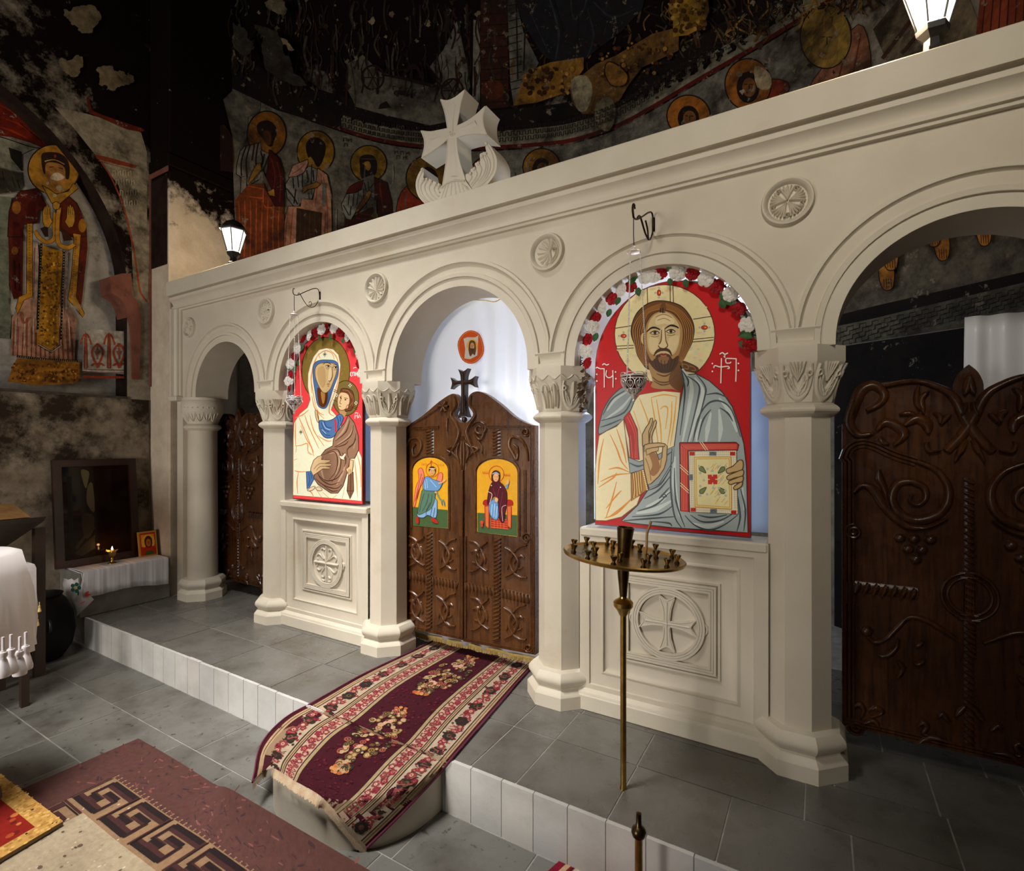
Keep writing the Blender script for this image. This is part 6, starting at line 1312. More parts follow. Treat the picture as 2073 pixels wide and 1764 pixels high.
ROWS = [prow(V(-2.435, .62, .007), V(-1.60, .62, .007)), prow(V(-2.425, .29, .007), atz(1076, 1352, .007)), prow(V(-2.445, -.25, .008), atz(985, 1456, .008)), [atz(636 + 278 * t, 1422 + 116 * t, .007) for t in AS]]
pl = lambda l, r: [Vector((l[0] + (r[0] - l[0]) * t, l[1] + (r[1] - l[1]) * t, 0)) for t in AS]
PXR = [pl((636, 1422), (914, 1538)), pl((574, 1458), (882, 1576)), pl((528, 1511), (814, 1648)), PV((512, 1585), (541, 1556), (596, 1584), (645, 1612), (681, 1648), (710, 1682), (743, 1718))]
def spv(P_, x, X):
    m = len(P_) - 1; i = 0
    while i < m - 1 and x > X[i + 1]: i += 1
    t = (x - X[i]) / (X[i + 1] - X[i]); g = lambda j: P_[min(max(j, 0), m)]
    p0, p1, p2, p3 = g(i - 1), g(i), g(i + 1), g(i + 2)
    d = X[i + 1] - X[i]; m1 = (p2 - p0) * (d / (X[i + 1] - X[max(i - 1, 0)])) ; m2 = (p3 - p1) * (d / (X[min(i + 2, m)] - X[i]))
    t2, t3 = t * t, t * t * t
    return p1 * (2 * t3 - 3 * t2 + 1) + m1 * (t3 - 2 * t2 + t) + p2 * (3 * t2 - 2 * t3) + m2 * (t3 - t2)
RA = [0, .33, .87, 1.28, 1.50, 1.72, 1.96]   # length along the runner at each measured row
GR = {}
def cell(i, j):
    if (i, j) not in GR:
        l, a = 1.28 + .68 * j / 48, i / 48
        p_ = spv([spv([r[q] for r in PXR], l, RA[3:]) for q in range(7)], a, AS)
        GR[i, j] = on_step(p_.x, p_.y, (-.012 - .10 * ((l - 1.28) / .68) ** 1.3) if a < .12 and l > 1.29 else -.231)
    return GR[i, j]
CC = {}
def runner_pt(a, l, h=0):
    if l >= 1.28:
        x, y = min(a, .99999) * 48, min((l - 1.28) / .68, .99999) * 48; i, j = int(x), int(y); x -= i; y -= j
        q = (cell(i, j) * (1 - x) + cell(i + 1, j) * x) * (1 - y) + (cell(i, j + 1) * (1 - x) + cell(i + 1, j + 1) * x) * y
    else:
        k = round(l, 5)
        if k not in CC: CC[k] = [spv([r[q] for r in ROWS], l, RA[:4]) for q in range(7)]
        q = spv(CC[k], a, AS)
    return Vector((q.x, q.y, q.z + h)) if q.z > -.1 or h == 0 else Vector((q.x, q.y - h * .8, q.z + h))
run = thing('runner_rug', 'dark red floral runner rug leading down from the centre doors over the rounded step', 'rug')
b = MB(); b.loft([[runner_pt(i / 24, RA[-1] * j / 200, -.001) for i in range(25)] for j in range(201)], closed=False); o = b.build('rug_body', M_back, run, smooth=80)
p = Paint(lambda a, c, h: runner_pt(a, c, .0022 + h), eps=.00003, maxe=.05, gain=.95); LL = RA[-1]
def strip(a0_, a1_, c):
    h = p.level(); p.m.col = p.color(c); na = max(1, int((a1_ - a0_) / .05)); nl = 200
    p.m.add([p.fn(a0_ + (a1_ - a0_) * i / na, LL * j / nl, h) for j in range(nl + 1) for i in range(na + 1)], [(j * (na + 1) + i, j * (na + 1) + i + 1, (j + 1) * (na + 1) + i + 1, (j + 1) * (na + 1) + i) for j in range(nl) for i in range(na)])
wine, crm, blk, pink = (66, 12, 26), (184, 164, 138), (40, 28, 26), (150, 66, 66)
strip(0, 1, wine)
for s in (0, 1):
    m = lambda a: a if s == 0 else 1 - a
    def st(a0_, a1_, c): strip(min(m(a0_), m(a1_)), max(m(a0_), m(a1_)), c)
    st(.022, .05, (176, 146, 110)); st(.034, .038, blk); st(.05, .057, blk); st(.057, .175, crm); st(.175, .183, blk); st(.183, .203, (176, 146, 110)); st(.192, .196, blk); st(.203, .21, blk); st(.21, .285, (190, 158, 134)); st(.285, .292, blk); st(.292, .312, (170, 146, 108)); st(.312, .316, blk)
    p.cycle(30); l = .03; k_ = 0
    def flower(a, l_, r, cs_, n=5):
        for i in range(n): an = 2 * pi * i / n + l_ * 9; p.dot(m(a + r * .62 * cos(an)), l_ + r * .62 * sin(an), r * .46, cs_[0], r * .46, 7)
        p.dot(m(a), l_, r * .42, cs_[1], None, 7); p.dot(m(a), l_, r * .18, cs_[2], None, 6)
    while l < LL - .02:
        if k_ % 3 == 0:
            flower(.116, l, .042, ((48, 36, 30), (96, 78, 52), (30, 22, 20)), 6)
            for i in range(6): p.dot(m(.116 + rnd.uniform(-.05, .05)), l + rnd.uniform(-.045, .045), .009, ((60, 50, 36), (150, 50, 56), (100, 30, 40))[i % 3], None, 6)
        else:
            flower(.11 + rnd.uniform(-.02, .02), l, .027, ((134, 60, 62), (208, 160, 130), (130, 30, 44)), 5); flower(.135 - .05 * (k_ % 2), l + .024, .017, ((130, 34, 48), (200, 140, 110), (60, 20, 20)), 5)
        for i in range(4): p.line([(m(.07 + rnd.random() * .09), l + rnd.uniform(-.02, .02)), (m(.07 + rnd.random() * .09), l + rnd.uniform(-.02, .03))], .005, ((70, 50, 40), (170, 80, 80))[i % 2], 0)
        l += .052; k_ += 1
    l = .02; k_ = 0
    while l < LL - .01:
        flower(.247 + .014 * (-1) ** k_, l, .021, (((136, 66, 64), (222, 190, 160), (120, 30, 44)), ((140, 44, 56), (190, 120, 100), (50, 30, 30)))[k_ % 2], 5)
        for i in range(3): p.dot(m(.222 + rnd.random() * .05), l + rnd.uniform(-.02, .02), .006, ((90, 50, 44), (178, 96, 90), (120, 34, 48))[i], None, 6)
        l += .028; k_ += 1
p.cycle(10)
for i in range(500): p.dot(rnd.uniform(.33, .67), rnd.uniform(0, LL), rnd.uniform(.004, .010), ((88, 18, 36), (58, 10, 26), (98, 26, 44))[i % 3], None, 6)
def medallion(lc, hl):
    for i in range(150):
        t = rnd.uniform(-1, 1); wd = .125 * (1 - abs(t) ** 1.6) + .018; a = .5 + rnd.uniform(-1, 1) * wd; l_ = lc + t * hl
        g_ = ((150, 116, 64), (104, 82, 48), (70, 62, 40), (186, 150, 112), (160, 76, 66), (46, 36, 28))[min(5, int(rnd.random() * 6))]
        r = rnd.uniform(.012, .022); p.dot(a, l_, r, g_, r, 8); p.dot(a, l_, r * .55, (52, 40, 28) if rnd.random() < .6 else (200, 170, 124), None, 7); p.dot(a, l_, r * .25, (170, 130, 80), None, 6)
    for s in (-1, 1):
        for i in range(12): p.dot(.5 + rnd.uniform(-.05, .05), lc + s * hl * rnd.uniform(.92, 1.08), .013, ((190, 116, 56), (176, 96, 52), (206, 140, 84))[i % 3], None, 8)
        for i in range(6): p.dot(.5 + rnd.uniform(-.03, .03), lc + s * hl * rnd.uniform(.4, .55), .018, (206, 158, 132), None, 8)
p.cycle(24); medallion(.62, .25); medallion(1.36, .30)
p.m.build('woven_pattern', M_rug, run)
b = MB()
for i in range(160):
    a = (i + .5) / 160; q = runner_pt(a, LL - .004, .004); q2 = runner_pt(a, LL, 0); d = (runner_pt(a, LL) - runner_pt(a, LL - .05)).normalized(); d = (d + Vector((0, 0, -.9))).normalized(); sx = (runner_pt(min(1, a + .01), LL) - runner_pt(max(0, a - .01), LL)).normalized() * .0042
    ln = .034 + rnd.uniform(-.004, .004); e = q2 + d * ln; e.z = max(e.z, -.236)
    b.add([q - sx, q + sx, q2 + sx + d * .012, q2 - sx + d * .012, e + sx * .6, e - sx * .6], [(0, 1, 2, 3), (3, 2, 4, 5)])
b.build('cotton_fringe', M_cotton, run, kind='stuff')
b = MB(); b.tube([runner_pt(1.0, LL * j / 60, .003) for j in range(61)], .006, 6); b.tube([runner_pt(0, LL * j / 60, .003) for j in range(61)], .005, 6); b.build('rug_binding', mat('wine_binding', (.10, .008, .03), rough=.9), run, smooth=60)
# brown key-pattern carpet
ZF = -.236
def edge_lift(x):
    """the border curls up in front of the rounded step"""
    t = min(1, max(0, (x + 2.62) / .45)); t = t * t * (3 - 2 * t); e = min(1, max(0, (-1.28 - x) / .3)); return t, e
def carpet_pt(a, l, h=0):
    """a along x from the corner, l towards the viewer"""
    x = -3.335 + a; t, e = edge_lift(x); k = max(0, 1 - l / .23); y = -1.112 - l - .13 * t * k; z = ZF + .012 * t + .158 * t * k * k + .012 * sin(a * 5 + l * 3) * k * (1 - t) * .4
    return Vector((x, y, z + h + .004))
bcx = thing('key_pattern_carpet', 'brown carpet with a beige field and dark key-pattern border on the nave floor', 'carpet')
CW, CH = 2.6, 1.5
b = MB(); b.loft([[carpet_pt(CW * i / 104, CH * j / 60, -.001) for i in range(105)] for j in range(61)], closed=False); b.build('carpet_body', M_back, bcx, smooth=80)
p = Paint(lambda a, c, h: carpet_pt(a, c, .001 + h), eps=.00008, maxe=.04, gain=1.2)
def rect(a0_, l0, a1_, l1, c): p.grid(a0_, l0, a1_, l1, c, .025)
pur, pur2, tan, bge, dkb = (82, 52, 47), (66, 38, 36), (140, 110, 82), (166, 150, 124), (36, 26, 26)
rect(0, 0, CW, CH, pur)
p.cycle(12)
for i in range(520):
    a, l = rnd.uniform(0, CW), rnd.uniform(0, .34); p.line([(a, l), (a + rnd.uniform(-.05, .05), l + rnd.uniform(-.02, .02))], rnd.uniform(.004, .010), ((88, 50, 48), (118, 72, 66), (70, 42, 40), (60, 42, 44))[i % 4], 0)
p.cycle(6); rect(.285, .232, CW, .42, tan); rect(.46, .42, CW, CH, bge); rect(.285, .42, .46, CH, tan)
for i in range(60):
    a = .29 + i * .038; p.dot(a, .215, .006, (140, 108, 84), None, 6); p.dot(a, .227, .005, (150, 118, 90), None, 6)
p.cycle(10)
for i in range(900):
    a, l = rnd.uniform(.29, CW), rnd.uniform(.235, CH); p.dot(a, l, rnd.uniform(.003, .007), ((190, 172, 146), (150, 130, 104), (120, 100, 80), (200, 184, 158))[i % 4], None, 6)
for i in range(40):
    a, l = rnd.uniform(.5, 1.6), rnd.uniform(.45, .9); p.dot(a, l, rnd.uniform(.006, .014), (96, 82, 68), rnd.uniform(.004, .01), 8)
p.cycle(30)
def key(f):
    B_ = lambda pts, w_, c=dkb: p.line([f(*q) for q in pts], w_, c, 0)
    B_([(-.012, .24), (-.012, .41)], .010, pur2); B_([(0, .236), (0, .405)], .006)
    for c, o, e in ((pur2, .010, .012), (dkb, 0, 0)):
        w_ = .024 + (.016 if c == pur2 else 0)
        B_([(.045, .252 + o), (.268, .252 + o)], w_, c); B_([(.0, .392 - o), (.20, .392 - o)], w_, c); B_([(.045, .25), (.045, .345)], .010 + e, c); B_([(.205, .40), (.205, .305)], .010 + e, c)
        B_([(.10, .302 + o * .5), (.205, .302 + o * .5)], w_ * .9, c); B_([(.05, .345), (.135, .345)], w_ * .9, c)
k0 = .295
while k0 < CW - .3: key(lambda a, l, k0=k0: (k0 + a, l)); k0 += .283
for k0 in (.30, .58): key(lambda a, l, k0=k0: (.245 + .205 - (l - .232), k0 + .16 + a) if False else (.46 - (l - .235), k0 + .14 + a))
p.m.build('woven_pattern', M_rug, bcx)
# red and gold rug lying over it at the left
C0 = atz(128, 1664, ZF + .027); C1 = atz(0, 1568, ZF + .027); C2 = atz(0, 1740, ZF + .027)
ux = (C1 - C0).normalized(); uy = (C2 - C0).normalized()
rr = thing('red_gold_rug', 'red patterned rug with a wide gold border at the lower left corner', 'rug')
rp = lambda a, l, h=0: C0 + ux * a + uy * l + Vector((0, 0, h))
b = MB(); b.loft([[rp(a, l) for a, l in ((0, 0), (1.3, 0), (1.3, .95), (0, .95))], [rp(a, l, -.014) for a, l in ((0, 0), (1.3, 0), (1.3, .95), (0, .95))]]); b.build('rug_body', M_back, rr)
p = Paint(lambda a, c, h: rp(a, c, .002 + h), eps=.00003, gain=1.2)
rect(0, 0, 1.3, .95, (186, 142, 74)); rect(.075, .075, 1.3, .95, (130, 26, 16)); 
p.cycle(12)
for i in range(260): p.dot(rnd.uniform(.075, 1.2), rnd.uniform(.075, .9), rnd.uniform(.008, .016), ((160, 70, 30), (96, 20, 14), (190, 110, 56))[i % 3], None, 7)
p.cycle(4)
rect(.19, .19, 1.3, .95, (196, 160, 110)); rect(.205, .205, 1.3, .95, (34, 26, 30)); rect(.225, .225, 1.3, .95, (150, 40, 24))
p.cycle(12)
for i in range(120): p.dot(rnd.uniform(.24, 1.2), rnd.uniform(.24, .9), rnd.uniform(.012, .03), ((200, 170, 120), (34, 28, 34), (110, 24, 18))[i % 3], None, 7)
for i in range(300): p.dot(rnd.uniform(0, 1.2), rnd.uniform(0, .07), .008, ((206, 164, 92), (166, 120, 58))[i % 2], None, 6)
for i in range(200): p.dot(rnd.uniform(0, .07), rnd.uniform(0, .9), .008, ((206, 164, 92), (166, 120, 58))[i % 2], None, 6)
p.m.build('woven_pattern', M_rug, rr)
# corner of another runner at the bottom edge
D0 = atz(1135, 1741, -.232)
r2 = thing('small_red_rug', 'corner of a dark red rug with cream stripes below the step at the bottom edge', 'rug')
v1 = (atz(1105, 1768, -.232) - D0).normalized(); v2 = (atz(1175, 1762, -.232) - D0).normalized(); sp2 = lambda a, l, h=0: D0 + v1 * a + v2 * l + Vector((0, 0, h))
b = MB(); b.loft([[sp2(a, l) for a, l in ((0, 0), (.8, 0), (.8, .5), (0, .5))], [sp2(a, l, -.007) for a, l in ((0, 0), (.8, 0), (.8, .5), (0, .5))]]); b.build('rug_body', M_back, r2)
p = Paint(lambda a, c, h: sp2(a, c, .001 + h), eps=.00003, gain=1.2); rect(0, 0, .8, .5, (120, 20, 40)); rect(.0, .03, .8, .05, (190, 160, 120)); rect(.0, .06, .8, .065, blk); rect(.0, .07, .8, .16, crm)
for i in range(60): p.dot(rnd.uniform(0, .8), rnd.uniform(.08, .15), .012, ((140, 50, 56), (60, 40, 36))[i % 2], None, 7)
p.m.build('woven_pattern', M_rug, r2)
# ================================================================ wall paintings
M_fr = paintmat('worn_fresco_left', .8, soot=.8, scale=3.2, bump=.3, bscale=60, var=.55, lo=.48, hi=.66, vscale=14, flake=(.26, .22, .16))
M_fr2 = paintmat('worn_fresco_apse', .8, soot=.88, scale=2.6, bump=.3, bscale=60, var=.65, lo=.45, hi=.64, vscale=11, flake=(.16, .13, .09))
# ---- crowned figure in the niche of the left wall
nb = WX - .227
p = Paint(lambda u, v, h: (lambda q: (nb + h, q.y, q.z))(atx(u, v, nb)), eps=.0003, gain=1.25)
class Tr:
    """drawing in an enlarged view: origin and scale"""
    def __init__(s, p, ox, oy, k): s.p, s.ox, s.oy, s.k = p, ox, oy, k
    def t(s, pts): return [(s.ox + x / s.k, s.oy + y / s.k) for x, y in pts]
    def fill(s, pts, c, sm=0, e=None, ew=0): s.p.fill(s.t(pts), c, sm, e, ew / s.k)
    def line(s, pts, w, c, sm=4): s.p.line(s.t(pts), [q / s.k for q in w] if isinstance(w, list) else w / s.k, c, sm)
    def lines(s, rows, w, c, sm=4):
        for r in rows: s.line(r, w, c, sm)
    def dot(s, x, y, r, c, ry=None, n=18): s.p.dot(s.ox + x / s.k, s.oy + y / s.k, r / s.k, c, ry / s.k if ry else None, n)
    def halo(s, x, y, r, c, ry, e, ew): s.fill([(x + r * cos(i * .2094), y + ry * sin(i * .2094)) for i in range(30)], c, 0, e, ew)
A = Tr(p, 0, 130, 5.04); B = Tr(p, 0, 460, 4.767)
blk2, och, mar = (26, 16, 10), (176, 122, 34), (88, 22, 10)
A.fill([(-300, 200), (0, 235), (120, 290), (240, 380), (400, 560), (520, 720), (610, 890), (480, 870), (300, 800), (120, 745), (-300, 700)], (112, 26, 8), 0)
A.lines([[(0, 300), (150, 380), (330, 560)], [(0, 420), (180, 520), (400, 700)], [(60, 560), (250, 640), (480, 820)], [(0, 640), (120, 680), (300, 770)], [(250, 480), (330, 620), (420, 700)]], [6, 26, 6], (150, 48, 12)); A.lines([[(30, 360), (220, 500)], [(200, 600), (420, 780)], [(330, 540), (500, 780)]], 9, (48, 10, 5))
A.line([(-200, 225), (0, 238), (120, 292), (240, 382), (400, 560), (520, 720), (620, 890)], 12, (150, 60, 20))
A.fill([(-300, 700), (0, 745), (120, 750), (300, 800), (480, 872), (420, 885), (340, 865), (220, 920), (220, 1090), (0, 1050), (-300, 1000)], (140, 136, 116), 0); A.line([(-100, 720), (60, 760), (300, 840), (480, 868)], 9, (16, 10, 8))
A.fill([(85, 850), (220, 895), (222, 1095), (110, 960)], (34, 28, 20)); A.fill([(-300, 1010), (0, 1050), (220, 1105), (240, 1260), (200, 1300), (0, 1330), (-300, 1300)], (62, 58, 44)); A.lines([[(0, 1055), (220, 1110)], [(0, 1330), (200, 1300)]], 10, (120, 116, 96)); A.lines([[(20, 1090), (40, 1190)], [(120, 1150), (150, 1260)], [(170, 1180), (200, 1270)]], 7, (24, 20, 14))
A.fill([(-300, 1320), (0, 1350), (115, 1360), (90, 1560), (75, 1764), (70, 2300), (-300, 2300)], (118, 122, 100)); B.fill([(-300, 0), (75, 0), (85, 300), (80, 800), (110, 880), (90, 1080), (-300, 1050)], (112, 116, 96))
B.fill([(70, 0), (225, 0), (215, 660), (130, 700), (92, 560), (80, 200)], mar); B.fill([(690, 60), (830, -40), (842, 200), (800, 600), (770, 850), (690, 720), (700, 500), (735, 220)], (104, 34, 14))
A.fill([(75, 1764), (90, 1500), (120, 1400), (200, 1300), (372, 1268), (470, 1440), (480, 1470), (390, 1500), (375, 1620), (240, 1640), (230, 1764)], mar, 0, blk2, 8)
A.fill([(560, 1455), (690, 1340), (780, 1420), (850, 1560), (880, 1764), (690, 1764), (600, 1690), (570, 1560)], (100, 32, 12), 0, blk2, 8)
A.dot(165, 1465, 46, (150, 92, 28), 66); A.dot(836, 1650, 40, (170, 120, 36), 70); B.dot(140, 230, 34, (140, 84, 30), 40)
B.lines([[(130, 320), (140, 600)], [(180, 350), (185, 620)], [(790, 380), (730, 540)], [(760, 330), (735, 480)]], 9, (50, 12, 8))
B.fill([(265, 130), (360, 150), (370, 300), (355, 720), (320, 760), (210, 720), (262, 680)], (186, 160, 144)); B.fill([(590, 250), (655, 240), (640, 700), (660, 900), (560, 960), (580, 600)], (190, 164, 148))
B.lines([[(330, 200), (320, 700)], [(620, 600), (615, 900)]], 12, (160, 96, 66))
B.fill([(215, 690), (150, 830), (110, 870), (98, 1240), (710, 1310), (735, 900), (660, 760), (560, 960), (345, 900), (355, 700)], (174, 128, 104))
B.lines([[(130 + 42 * i, 900 + (i % 3) * 60), (120 + 44 * i, 1240 + 4 * i)] for i in range(14)], [6, 17, 10], (140, 54, 30)); B.lines([[(150 + 84 * i, 880), (140 + 88 * i, 1150)] for i in range(7)], 9, (206, 178, 156)); B.line([(190, 820), (220, 930), (270, 870)], 14, (150, 70, 46))
B.fill([(378, 170), (596, 240), (575, 600), (556, 1130), (460, 1200), (345, 1135), (362, 700), (372, 400)], (178, 122, 26), 0)
for i in range(150):
    t = rnd.random(); x = 385 + rnd.random() * 185; B.dot(x - 20 * t, 260 + 880 * t, rnd.uniform(5, 13), ((120, 76, 16), (206, 152, 44), (88, 54, 14))[i % 3], None, 7)
for s_ in ([(372, 170), (352, 560), (335, 1000)], [(585, 250), (572, 620), (552, 1100)], [(335, 1140), (460, 1215), (552, 1150)], [(120, 1255), (420, 1288), (708, 1304)]):
    B.line(s_, 22, (24, 18, 14), 0)
    q = resamp([c[0] for c in s_], 30), resamp([c[1] for c in s_], 30)
    for x, y in zip(*q): B.dot(x, y, 5, (186, 172, 140), None, 6)
B.fill([(215, -10), (272, -10), (270, 690), (190, 720), (125, 860), (108, 800), (138, 690), (210, 660)], (180, 124, 30), 0, blk2, 6); B.fill([(655, 80), (735, 95), (722, 260), (690, 690), (770, 850), (752, 885), (660, 770), (608, 710), (640, 500), (668, 150)], (180, 124, 30), 0, blk2, 6)
for i in range(26): B.dot(240, 10 + 26 * i, 5, (90, 56, 14), None, 6); B.dot(690 - i * 2, 120 + 22 * i, 5, (90, 56, 14), None, 6)
B.line([(285, 60), (330, 130), (400, 170), (470, 130), (470, 0), (480, -110)], 42, blk2, 5); B.line([(285, 60), (330, 130), (400, 170), (470, 130), (470, 0), (480, -110)], 34, (176, 120, 30), 5); B.line([(660, 190), (600, 225), (520, 190), (500, 100), (505, -60), (520, -160)], 46, blk2, 5); B.line([(660, 190), (600, 225), (520, 190), (500, 100), (505, -60), (520, -160)], 38, (182, 126, 32), 5)
B.fill([(335, 40), (410, 10), (415, 120), (380, 120)], (44, 18, 10)); B.fill([(530, 30), (590, 60), (650, 150), (560, 160)], (52, 20, 10))
A.halo(492, 1112, 262, och, 250, blk2, 12)
A.fill([(372, 1270), (470, 1450), (510, 1480), (560, 1452), (742, 1300), (690, 1250), (640, 1330), (520, 1360), (430, 1300)], (178, 128, 36), 0, blk2, 7)
A.fill([(402, 1070), (480, 1040), (560, 1050), (625, 1110), (610, 1210), (540, 1262), (460, 1230), (420, 1150)], (166, 112, 52), 4)
A.fill([(370, 960), (430, 938), (540, 945), (620, 1000), (652, 1090), (645, 1200), (612, 1200), (606, 1110), (560, 1060), (470, 1040), (410, 1060), (405, 1160), (382, 1130), (368, 1040)], (44, 24, 14), 4)
A.line([(400, 1030), (500, 1015), (600, 1060)], 10, (200, 150, 70)); A.dot(505, 980, 12, (170, 50, 20), 18); A.lines([[(445, 1090), (490, 1085)], [(540, 1095), (585, 1105)]], 9, (60, 30, 14)); A.fill([(455, 1190), (520, 1140), (600, 1190), (540, 1225), (480, 1215)], (198, 180, 150), 4); A.fill([(520, 1275), (575, 1285), (560, 1330), (520, 1315)], (190, 170, 130), 4); A.dot(430, 1250, 16, (190, 176, 150)); A.dot(500, 1375, 24, (186, 168, 136), 16)
for x0, f in ((378, 1), (702, -1)):
    A.fill([(x0 + f * dx, dy) for dx, dy in ((0, 1640), (0, 1540), (22, 1480), (34, 1500), (38, 1470), (52, 1470), (56, 1500), (64, 1480), (78, 1500), (82, 1600), (100, 1640), (60, 1700), (20, 1690))], (182, 130, 40), 0, blk2, 6)
    A.lines([[(x0 + f * q, 1500), (x0 + f * (q - 2), 1570)] for q in (24, 46, 66)], 4, blk2, 0)
A.fill([(480, 1450), (520, 1435), (555, 1465), (540, 1510), (500, 1520), (478, 1490)], (178, 128, 36), 0, blk2, 6)
B.fill([(20, 1500), (60, 1380), (110, 1275), (712, 1316), (714, 1480), (640, 1520), (300, 1540)], (150, 96, 24))
for i in range(120): B.dot(rnd.uniform(60, 700), rnd.uniform(1330, 1500), rnd.uniform(6, 16), ((110, 62, 14), (176, 118, 34), (84, 44, 12))[i % 3], None, 7)
B.fill([(735, 1000), (1210, 1030), (1230, 1440), (720, 1400)], (168, 160, 146)); rd = (162, 62, 30)
for x in (752, 975, 1185):
    B.fill([(x - 20, 1370), (x - 12, 1090), (x, 1030), (x + 10, 1090), (x + 20, 1370), (x + 6, 1380), (x, 1150), (x - 6, 1380)], rd, 0, (70, 30, 16), 4); B.line([(x - 50, 1150), (x - 30, 1080), (x, 1050), (x + 30, 1080), (x + 54, 1150)], 16, rd)
for x in (862, 1068):
    B.line([(x, 1140), (x - 48, 1200), (x - 46, 1260), (x, 1340), (x + 46, 1260), (x + 48, 1200), (x, 1140)], 17, rd); B.lines([[(x, 1150), (x, 1290)], [(x - 22, 1210), (x, 1250), (x + 22, 1210)]], 11, (150, 80, 50)); B.line([(x - 60, 1350), (x - 20, 1330), (x, 1370), (x + 25, 1330), (x + 62, 1350)], 14, rd)
B.lines([[(725, 1415), (1185, 1420)], [(725, 1385), (1190, 1395)]], 6, (120, 70, 50), 0); B.line([(722, 1455), (1170, 1462)], 22, (150, 54, 32), 0)
p.m.build('painted_saint', M_fr, lw)
def jag(pts, amp=.12, lv=4):
    """ragged edge of flaked plaster"""
    q = list(pts)
    for k in range(lv):
        o = []
        for i, a in enumerate(q):
            c = q[(i + 1) % len(q)]; d = hypot(c[0] - a[0], c[1] - a[1]); o += [a, ((a[0] + c[0]) / 2 + rnd.gauss(0, amp) * d, (a[1] + c[1]) / 2 + rnd.gauss(0, amp) * d)]
        q = o; amp *= .95
    return q
# ---- around the niche arch
wf = WX + .002
p = Paint(lambda u, v, h: (lambda q: (wf + h, q.y, q.z))(atx(u, v, wf)), eps=.0003, gain=1.2); A = Tr(p, 0, 130, 5.04); B = Tr(p, 0, 460, 4.767)
A.fill([(560, 440), (720, 470), (900, 510), (1200, 600), (1440, 700), (1500, 900), (1500, 1764), (1345, 1764), (1210, 1240), (1000, 960), (760, 660), (640, 530)], (150, 138, 116), 0)
B.fill([(1260, 0), (1495, 0), (1490, 700), (1480, 1500), (1290, 1500), (1290, 650)], (140, 128, 108)); 
A.fill([(880, 340), (905, 330), (935, 470), (1050, 520), (1450, 655), (1480, 680), (1430, 692), (1290, 665), (915, 500)], (108, 34, 14)); A.fill([(960, 918), (1120, 955), (1400, 1035), (1380, 1062), (1200, 1025), (990, 968)], (140, 58, 26)); A.line([(1000, 985), (1160, 1030), (1360, 1085)], 7, (150, 84, 54))
A.line([(1030, 1000), (1130, 1150), (1240, 1400), (1300, 1600), (1335, 1764)], 16, (150, 66, 34)); B.line([(1240, 0), (1290, 220), (1330, 500), (1360, 640), (1420, 720)], 16, (158, 66, 36))
for i, (x, y, n) in enumerate(((1150, 1085, 4), (1180, 1180, 4), (1220, 1290, 4), (1260, 1390, 3))):
    for k in range(n): X = x + k * 52; A.lines([[(X, y), (X, y + 56)], [(X, y + (k % 2) * 28), (X + 26, y + 4)], [(X + 26, y + 4), (X + 28, y + 50)]], 7, (196, 182, 150), 0)
for pts in ([(600, 0), (640, 80), (720, 135), (790, 130), (830, 40), (835, -60), (620, -60)], [(970, 60), (1040, 20), (1150, 60), (1280, 130), (1300, 90), (1360, 130), (1330, 200), (1260, 230), (1180, 250), (1080, 270), (1000, 210)], [(640, -550), (900, -600), (1000, -420), (800, -330)]): A.fill(jag(pts, .17, 5), (128, 112, 84), 0)
B.lines([[(1488, 0), (1470, 500), (1480, 1000), (1470, 1500)], [(1445, 300), (1430, 700)]], [8, 16, 8], (150, 74, 46))
p.m.build('painted_spandrel', M_fr, lw)
# ---- the apse: a row of standing figures, a stepped border and the great scene above
p = Paint(lambda u, v, h: on_apse(u, v, .004 + h), eps=.0006, gain=1.1, maxe=26)
C_ = Tr(p, 440, 180, 5.18); E2 = Tr(p, 680, 0, 2.94); E3 = Tr(p, 1373, 0, 2.94)
ol = (18, 12, 8); skn = (150, 106, 36)
def reset(): p.k = 14; p.cyc = 0
# grounds and bands
def band(top, bot, c): p.fill(top + bot[::-1], c)
R0 = [(470, 168), (560, 215), (690, 262), (770, 285), (850, 297), (930, 301), (1000, 300), (1090, 294), (1160, 285), (1250, 256), (1330, 213), (1410, 165), (1540, 90), (1660, 15), (1700, -12)]
Rb = cr(R0, 4); up = lambda d, i0=0: [(u, v - d * (1 + (u - 1000) / 2600)) for u, v in Rb][i0:]
p.fill(up(-6) + [(1760, 140), (1500, 260), (1100, 420), (700, 520), (480, 560), (470, 300)], (112, 106, 92))
band(up(34, 8), up(0, 8), (132, 124, 102)); band(up(76), up(34), (14, 7, 4)); band(up(5), up(-3), (92, 20, 12))
p.fill([(470, 160), (560, 200), (690, 236), (692, 262), (560, 222), (470, 180)], (12, 6, 4)); p.fill([(468, 95), (560, 170), (690, 228), (690, 262), (560, 224), (470, 178)], (14, 7, 4))
for i in range(8, len(Rb) - 1):       # stepped key lines in the border
    (u0, v0), (u1, v1) = Rb[i], Rb[i + 1]
    for q in range(2):
        f = q / 2; u, v = u0 + (u1 - u0) * f, v0 + (v1 - v0) * f; du, dv = (u1 - u0) * .5, (v1 - v0) * .5
        for o in (6, 17, 28): p.line([(u, v - o), (u + du * .35, v + dv * .35 - o), (u + du * .35, v + dv * .35 - o - 7), (u + du * .8, v + dv * .8 - o - 7), (u + du * .8, v + dv * .8 - o)], 2.2, (38, 30, 22), 0)
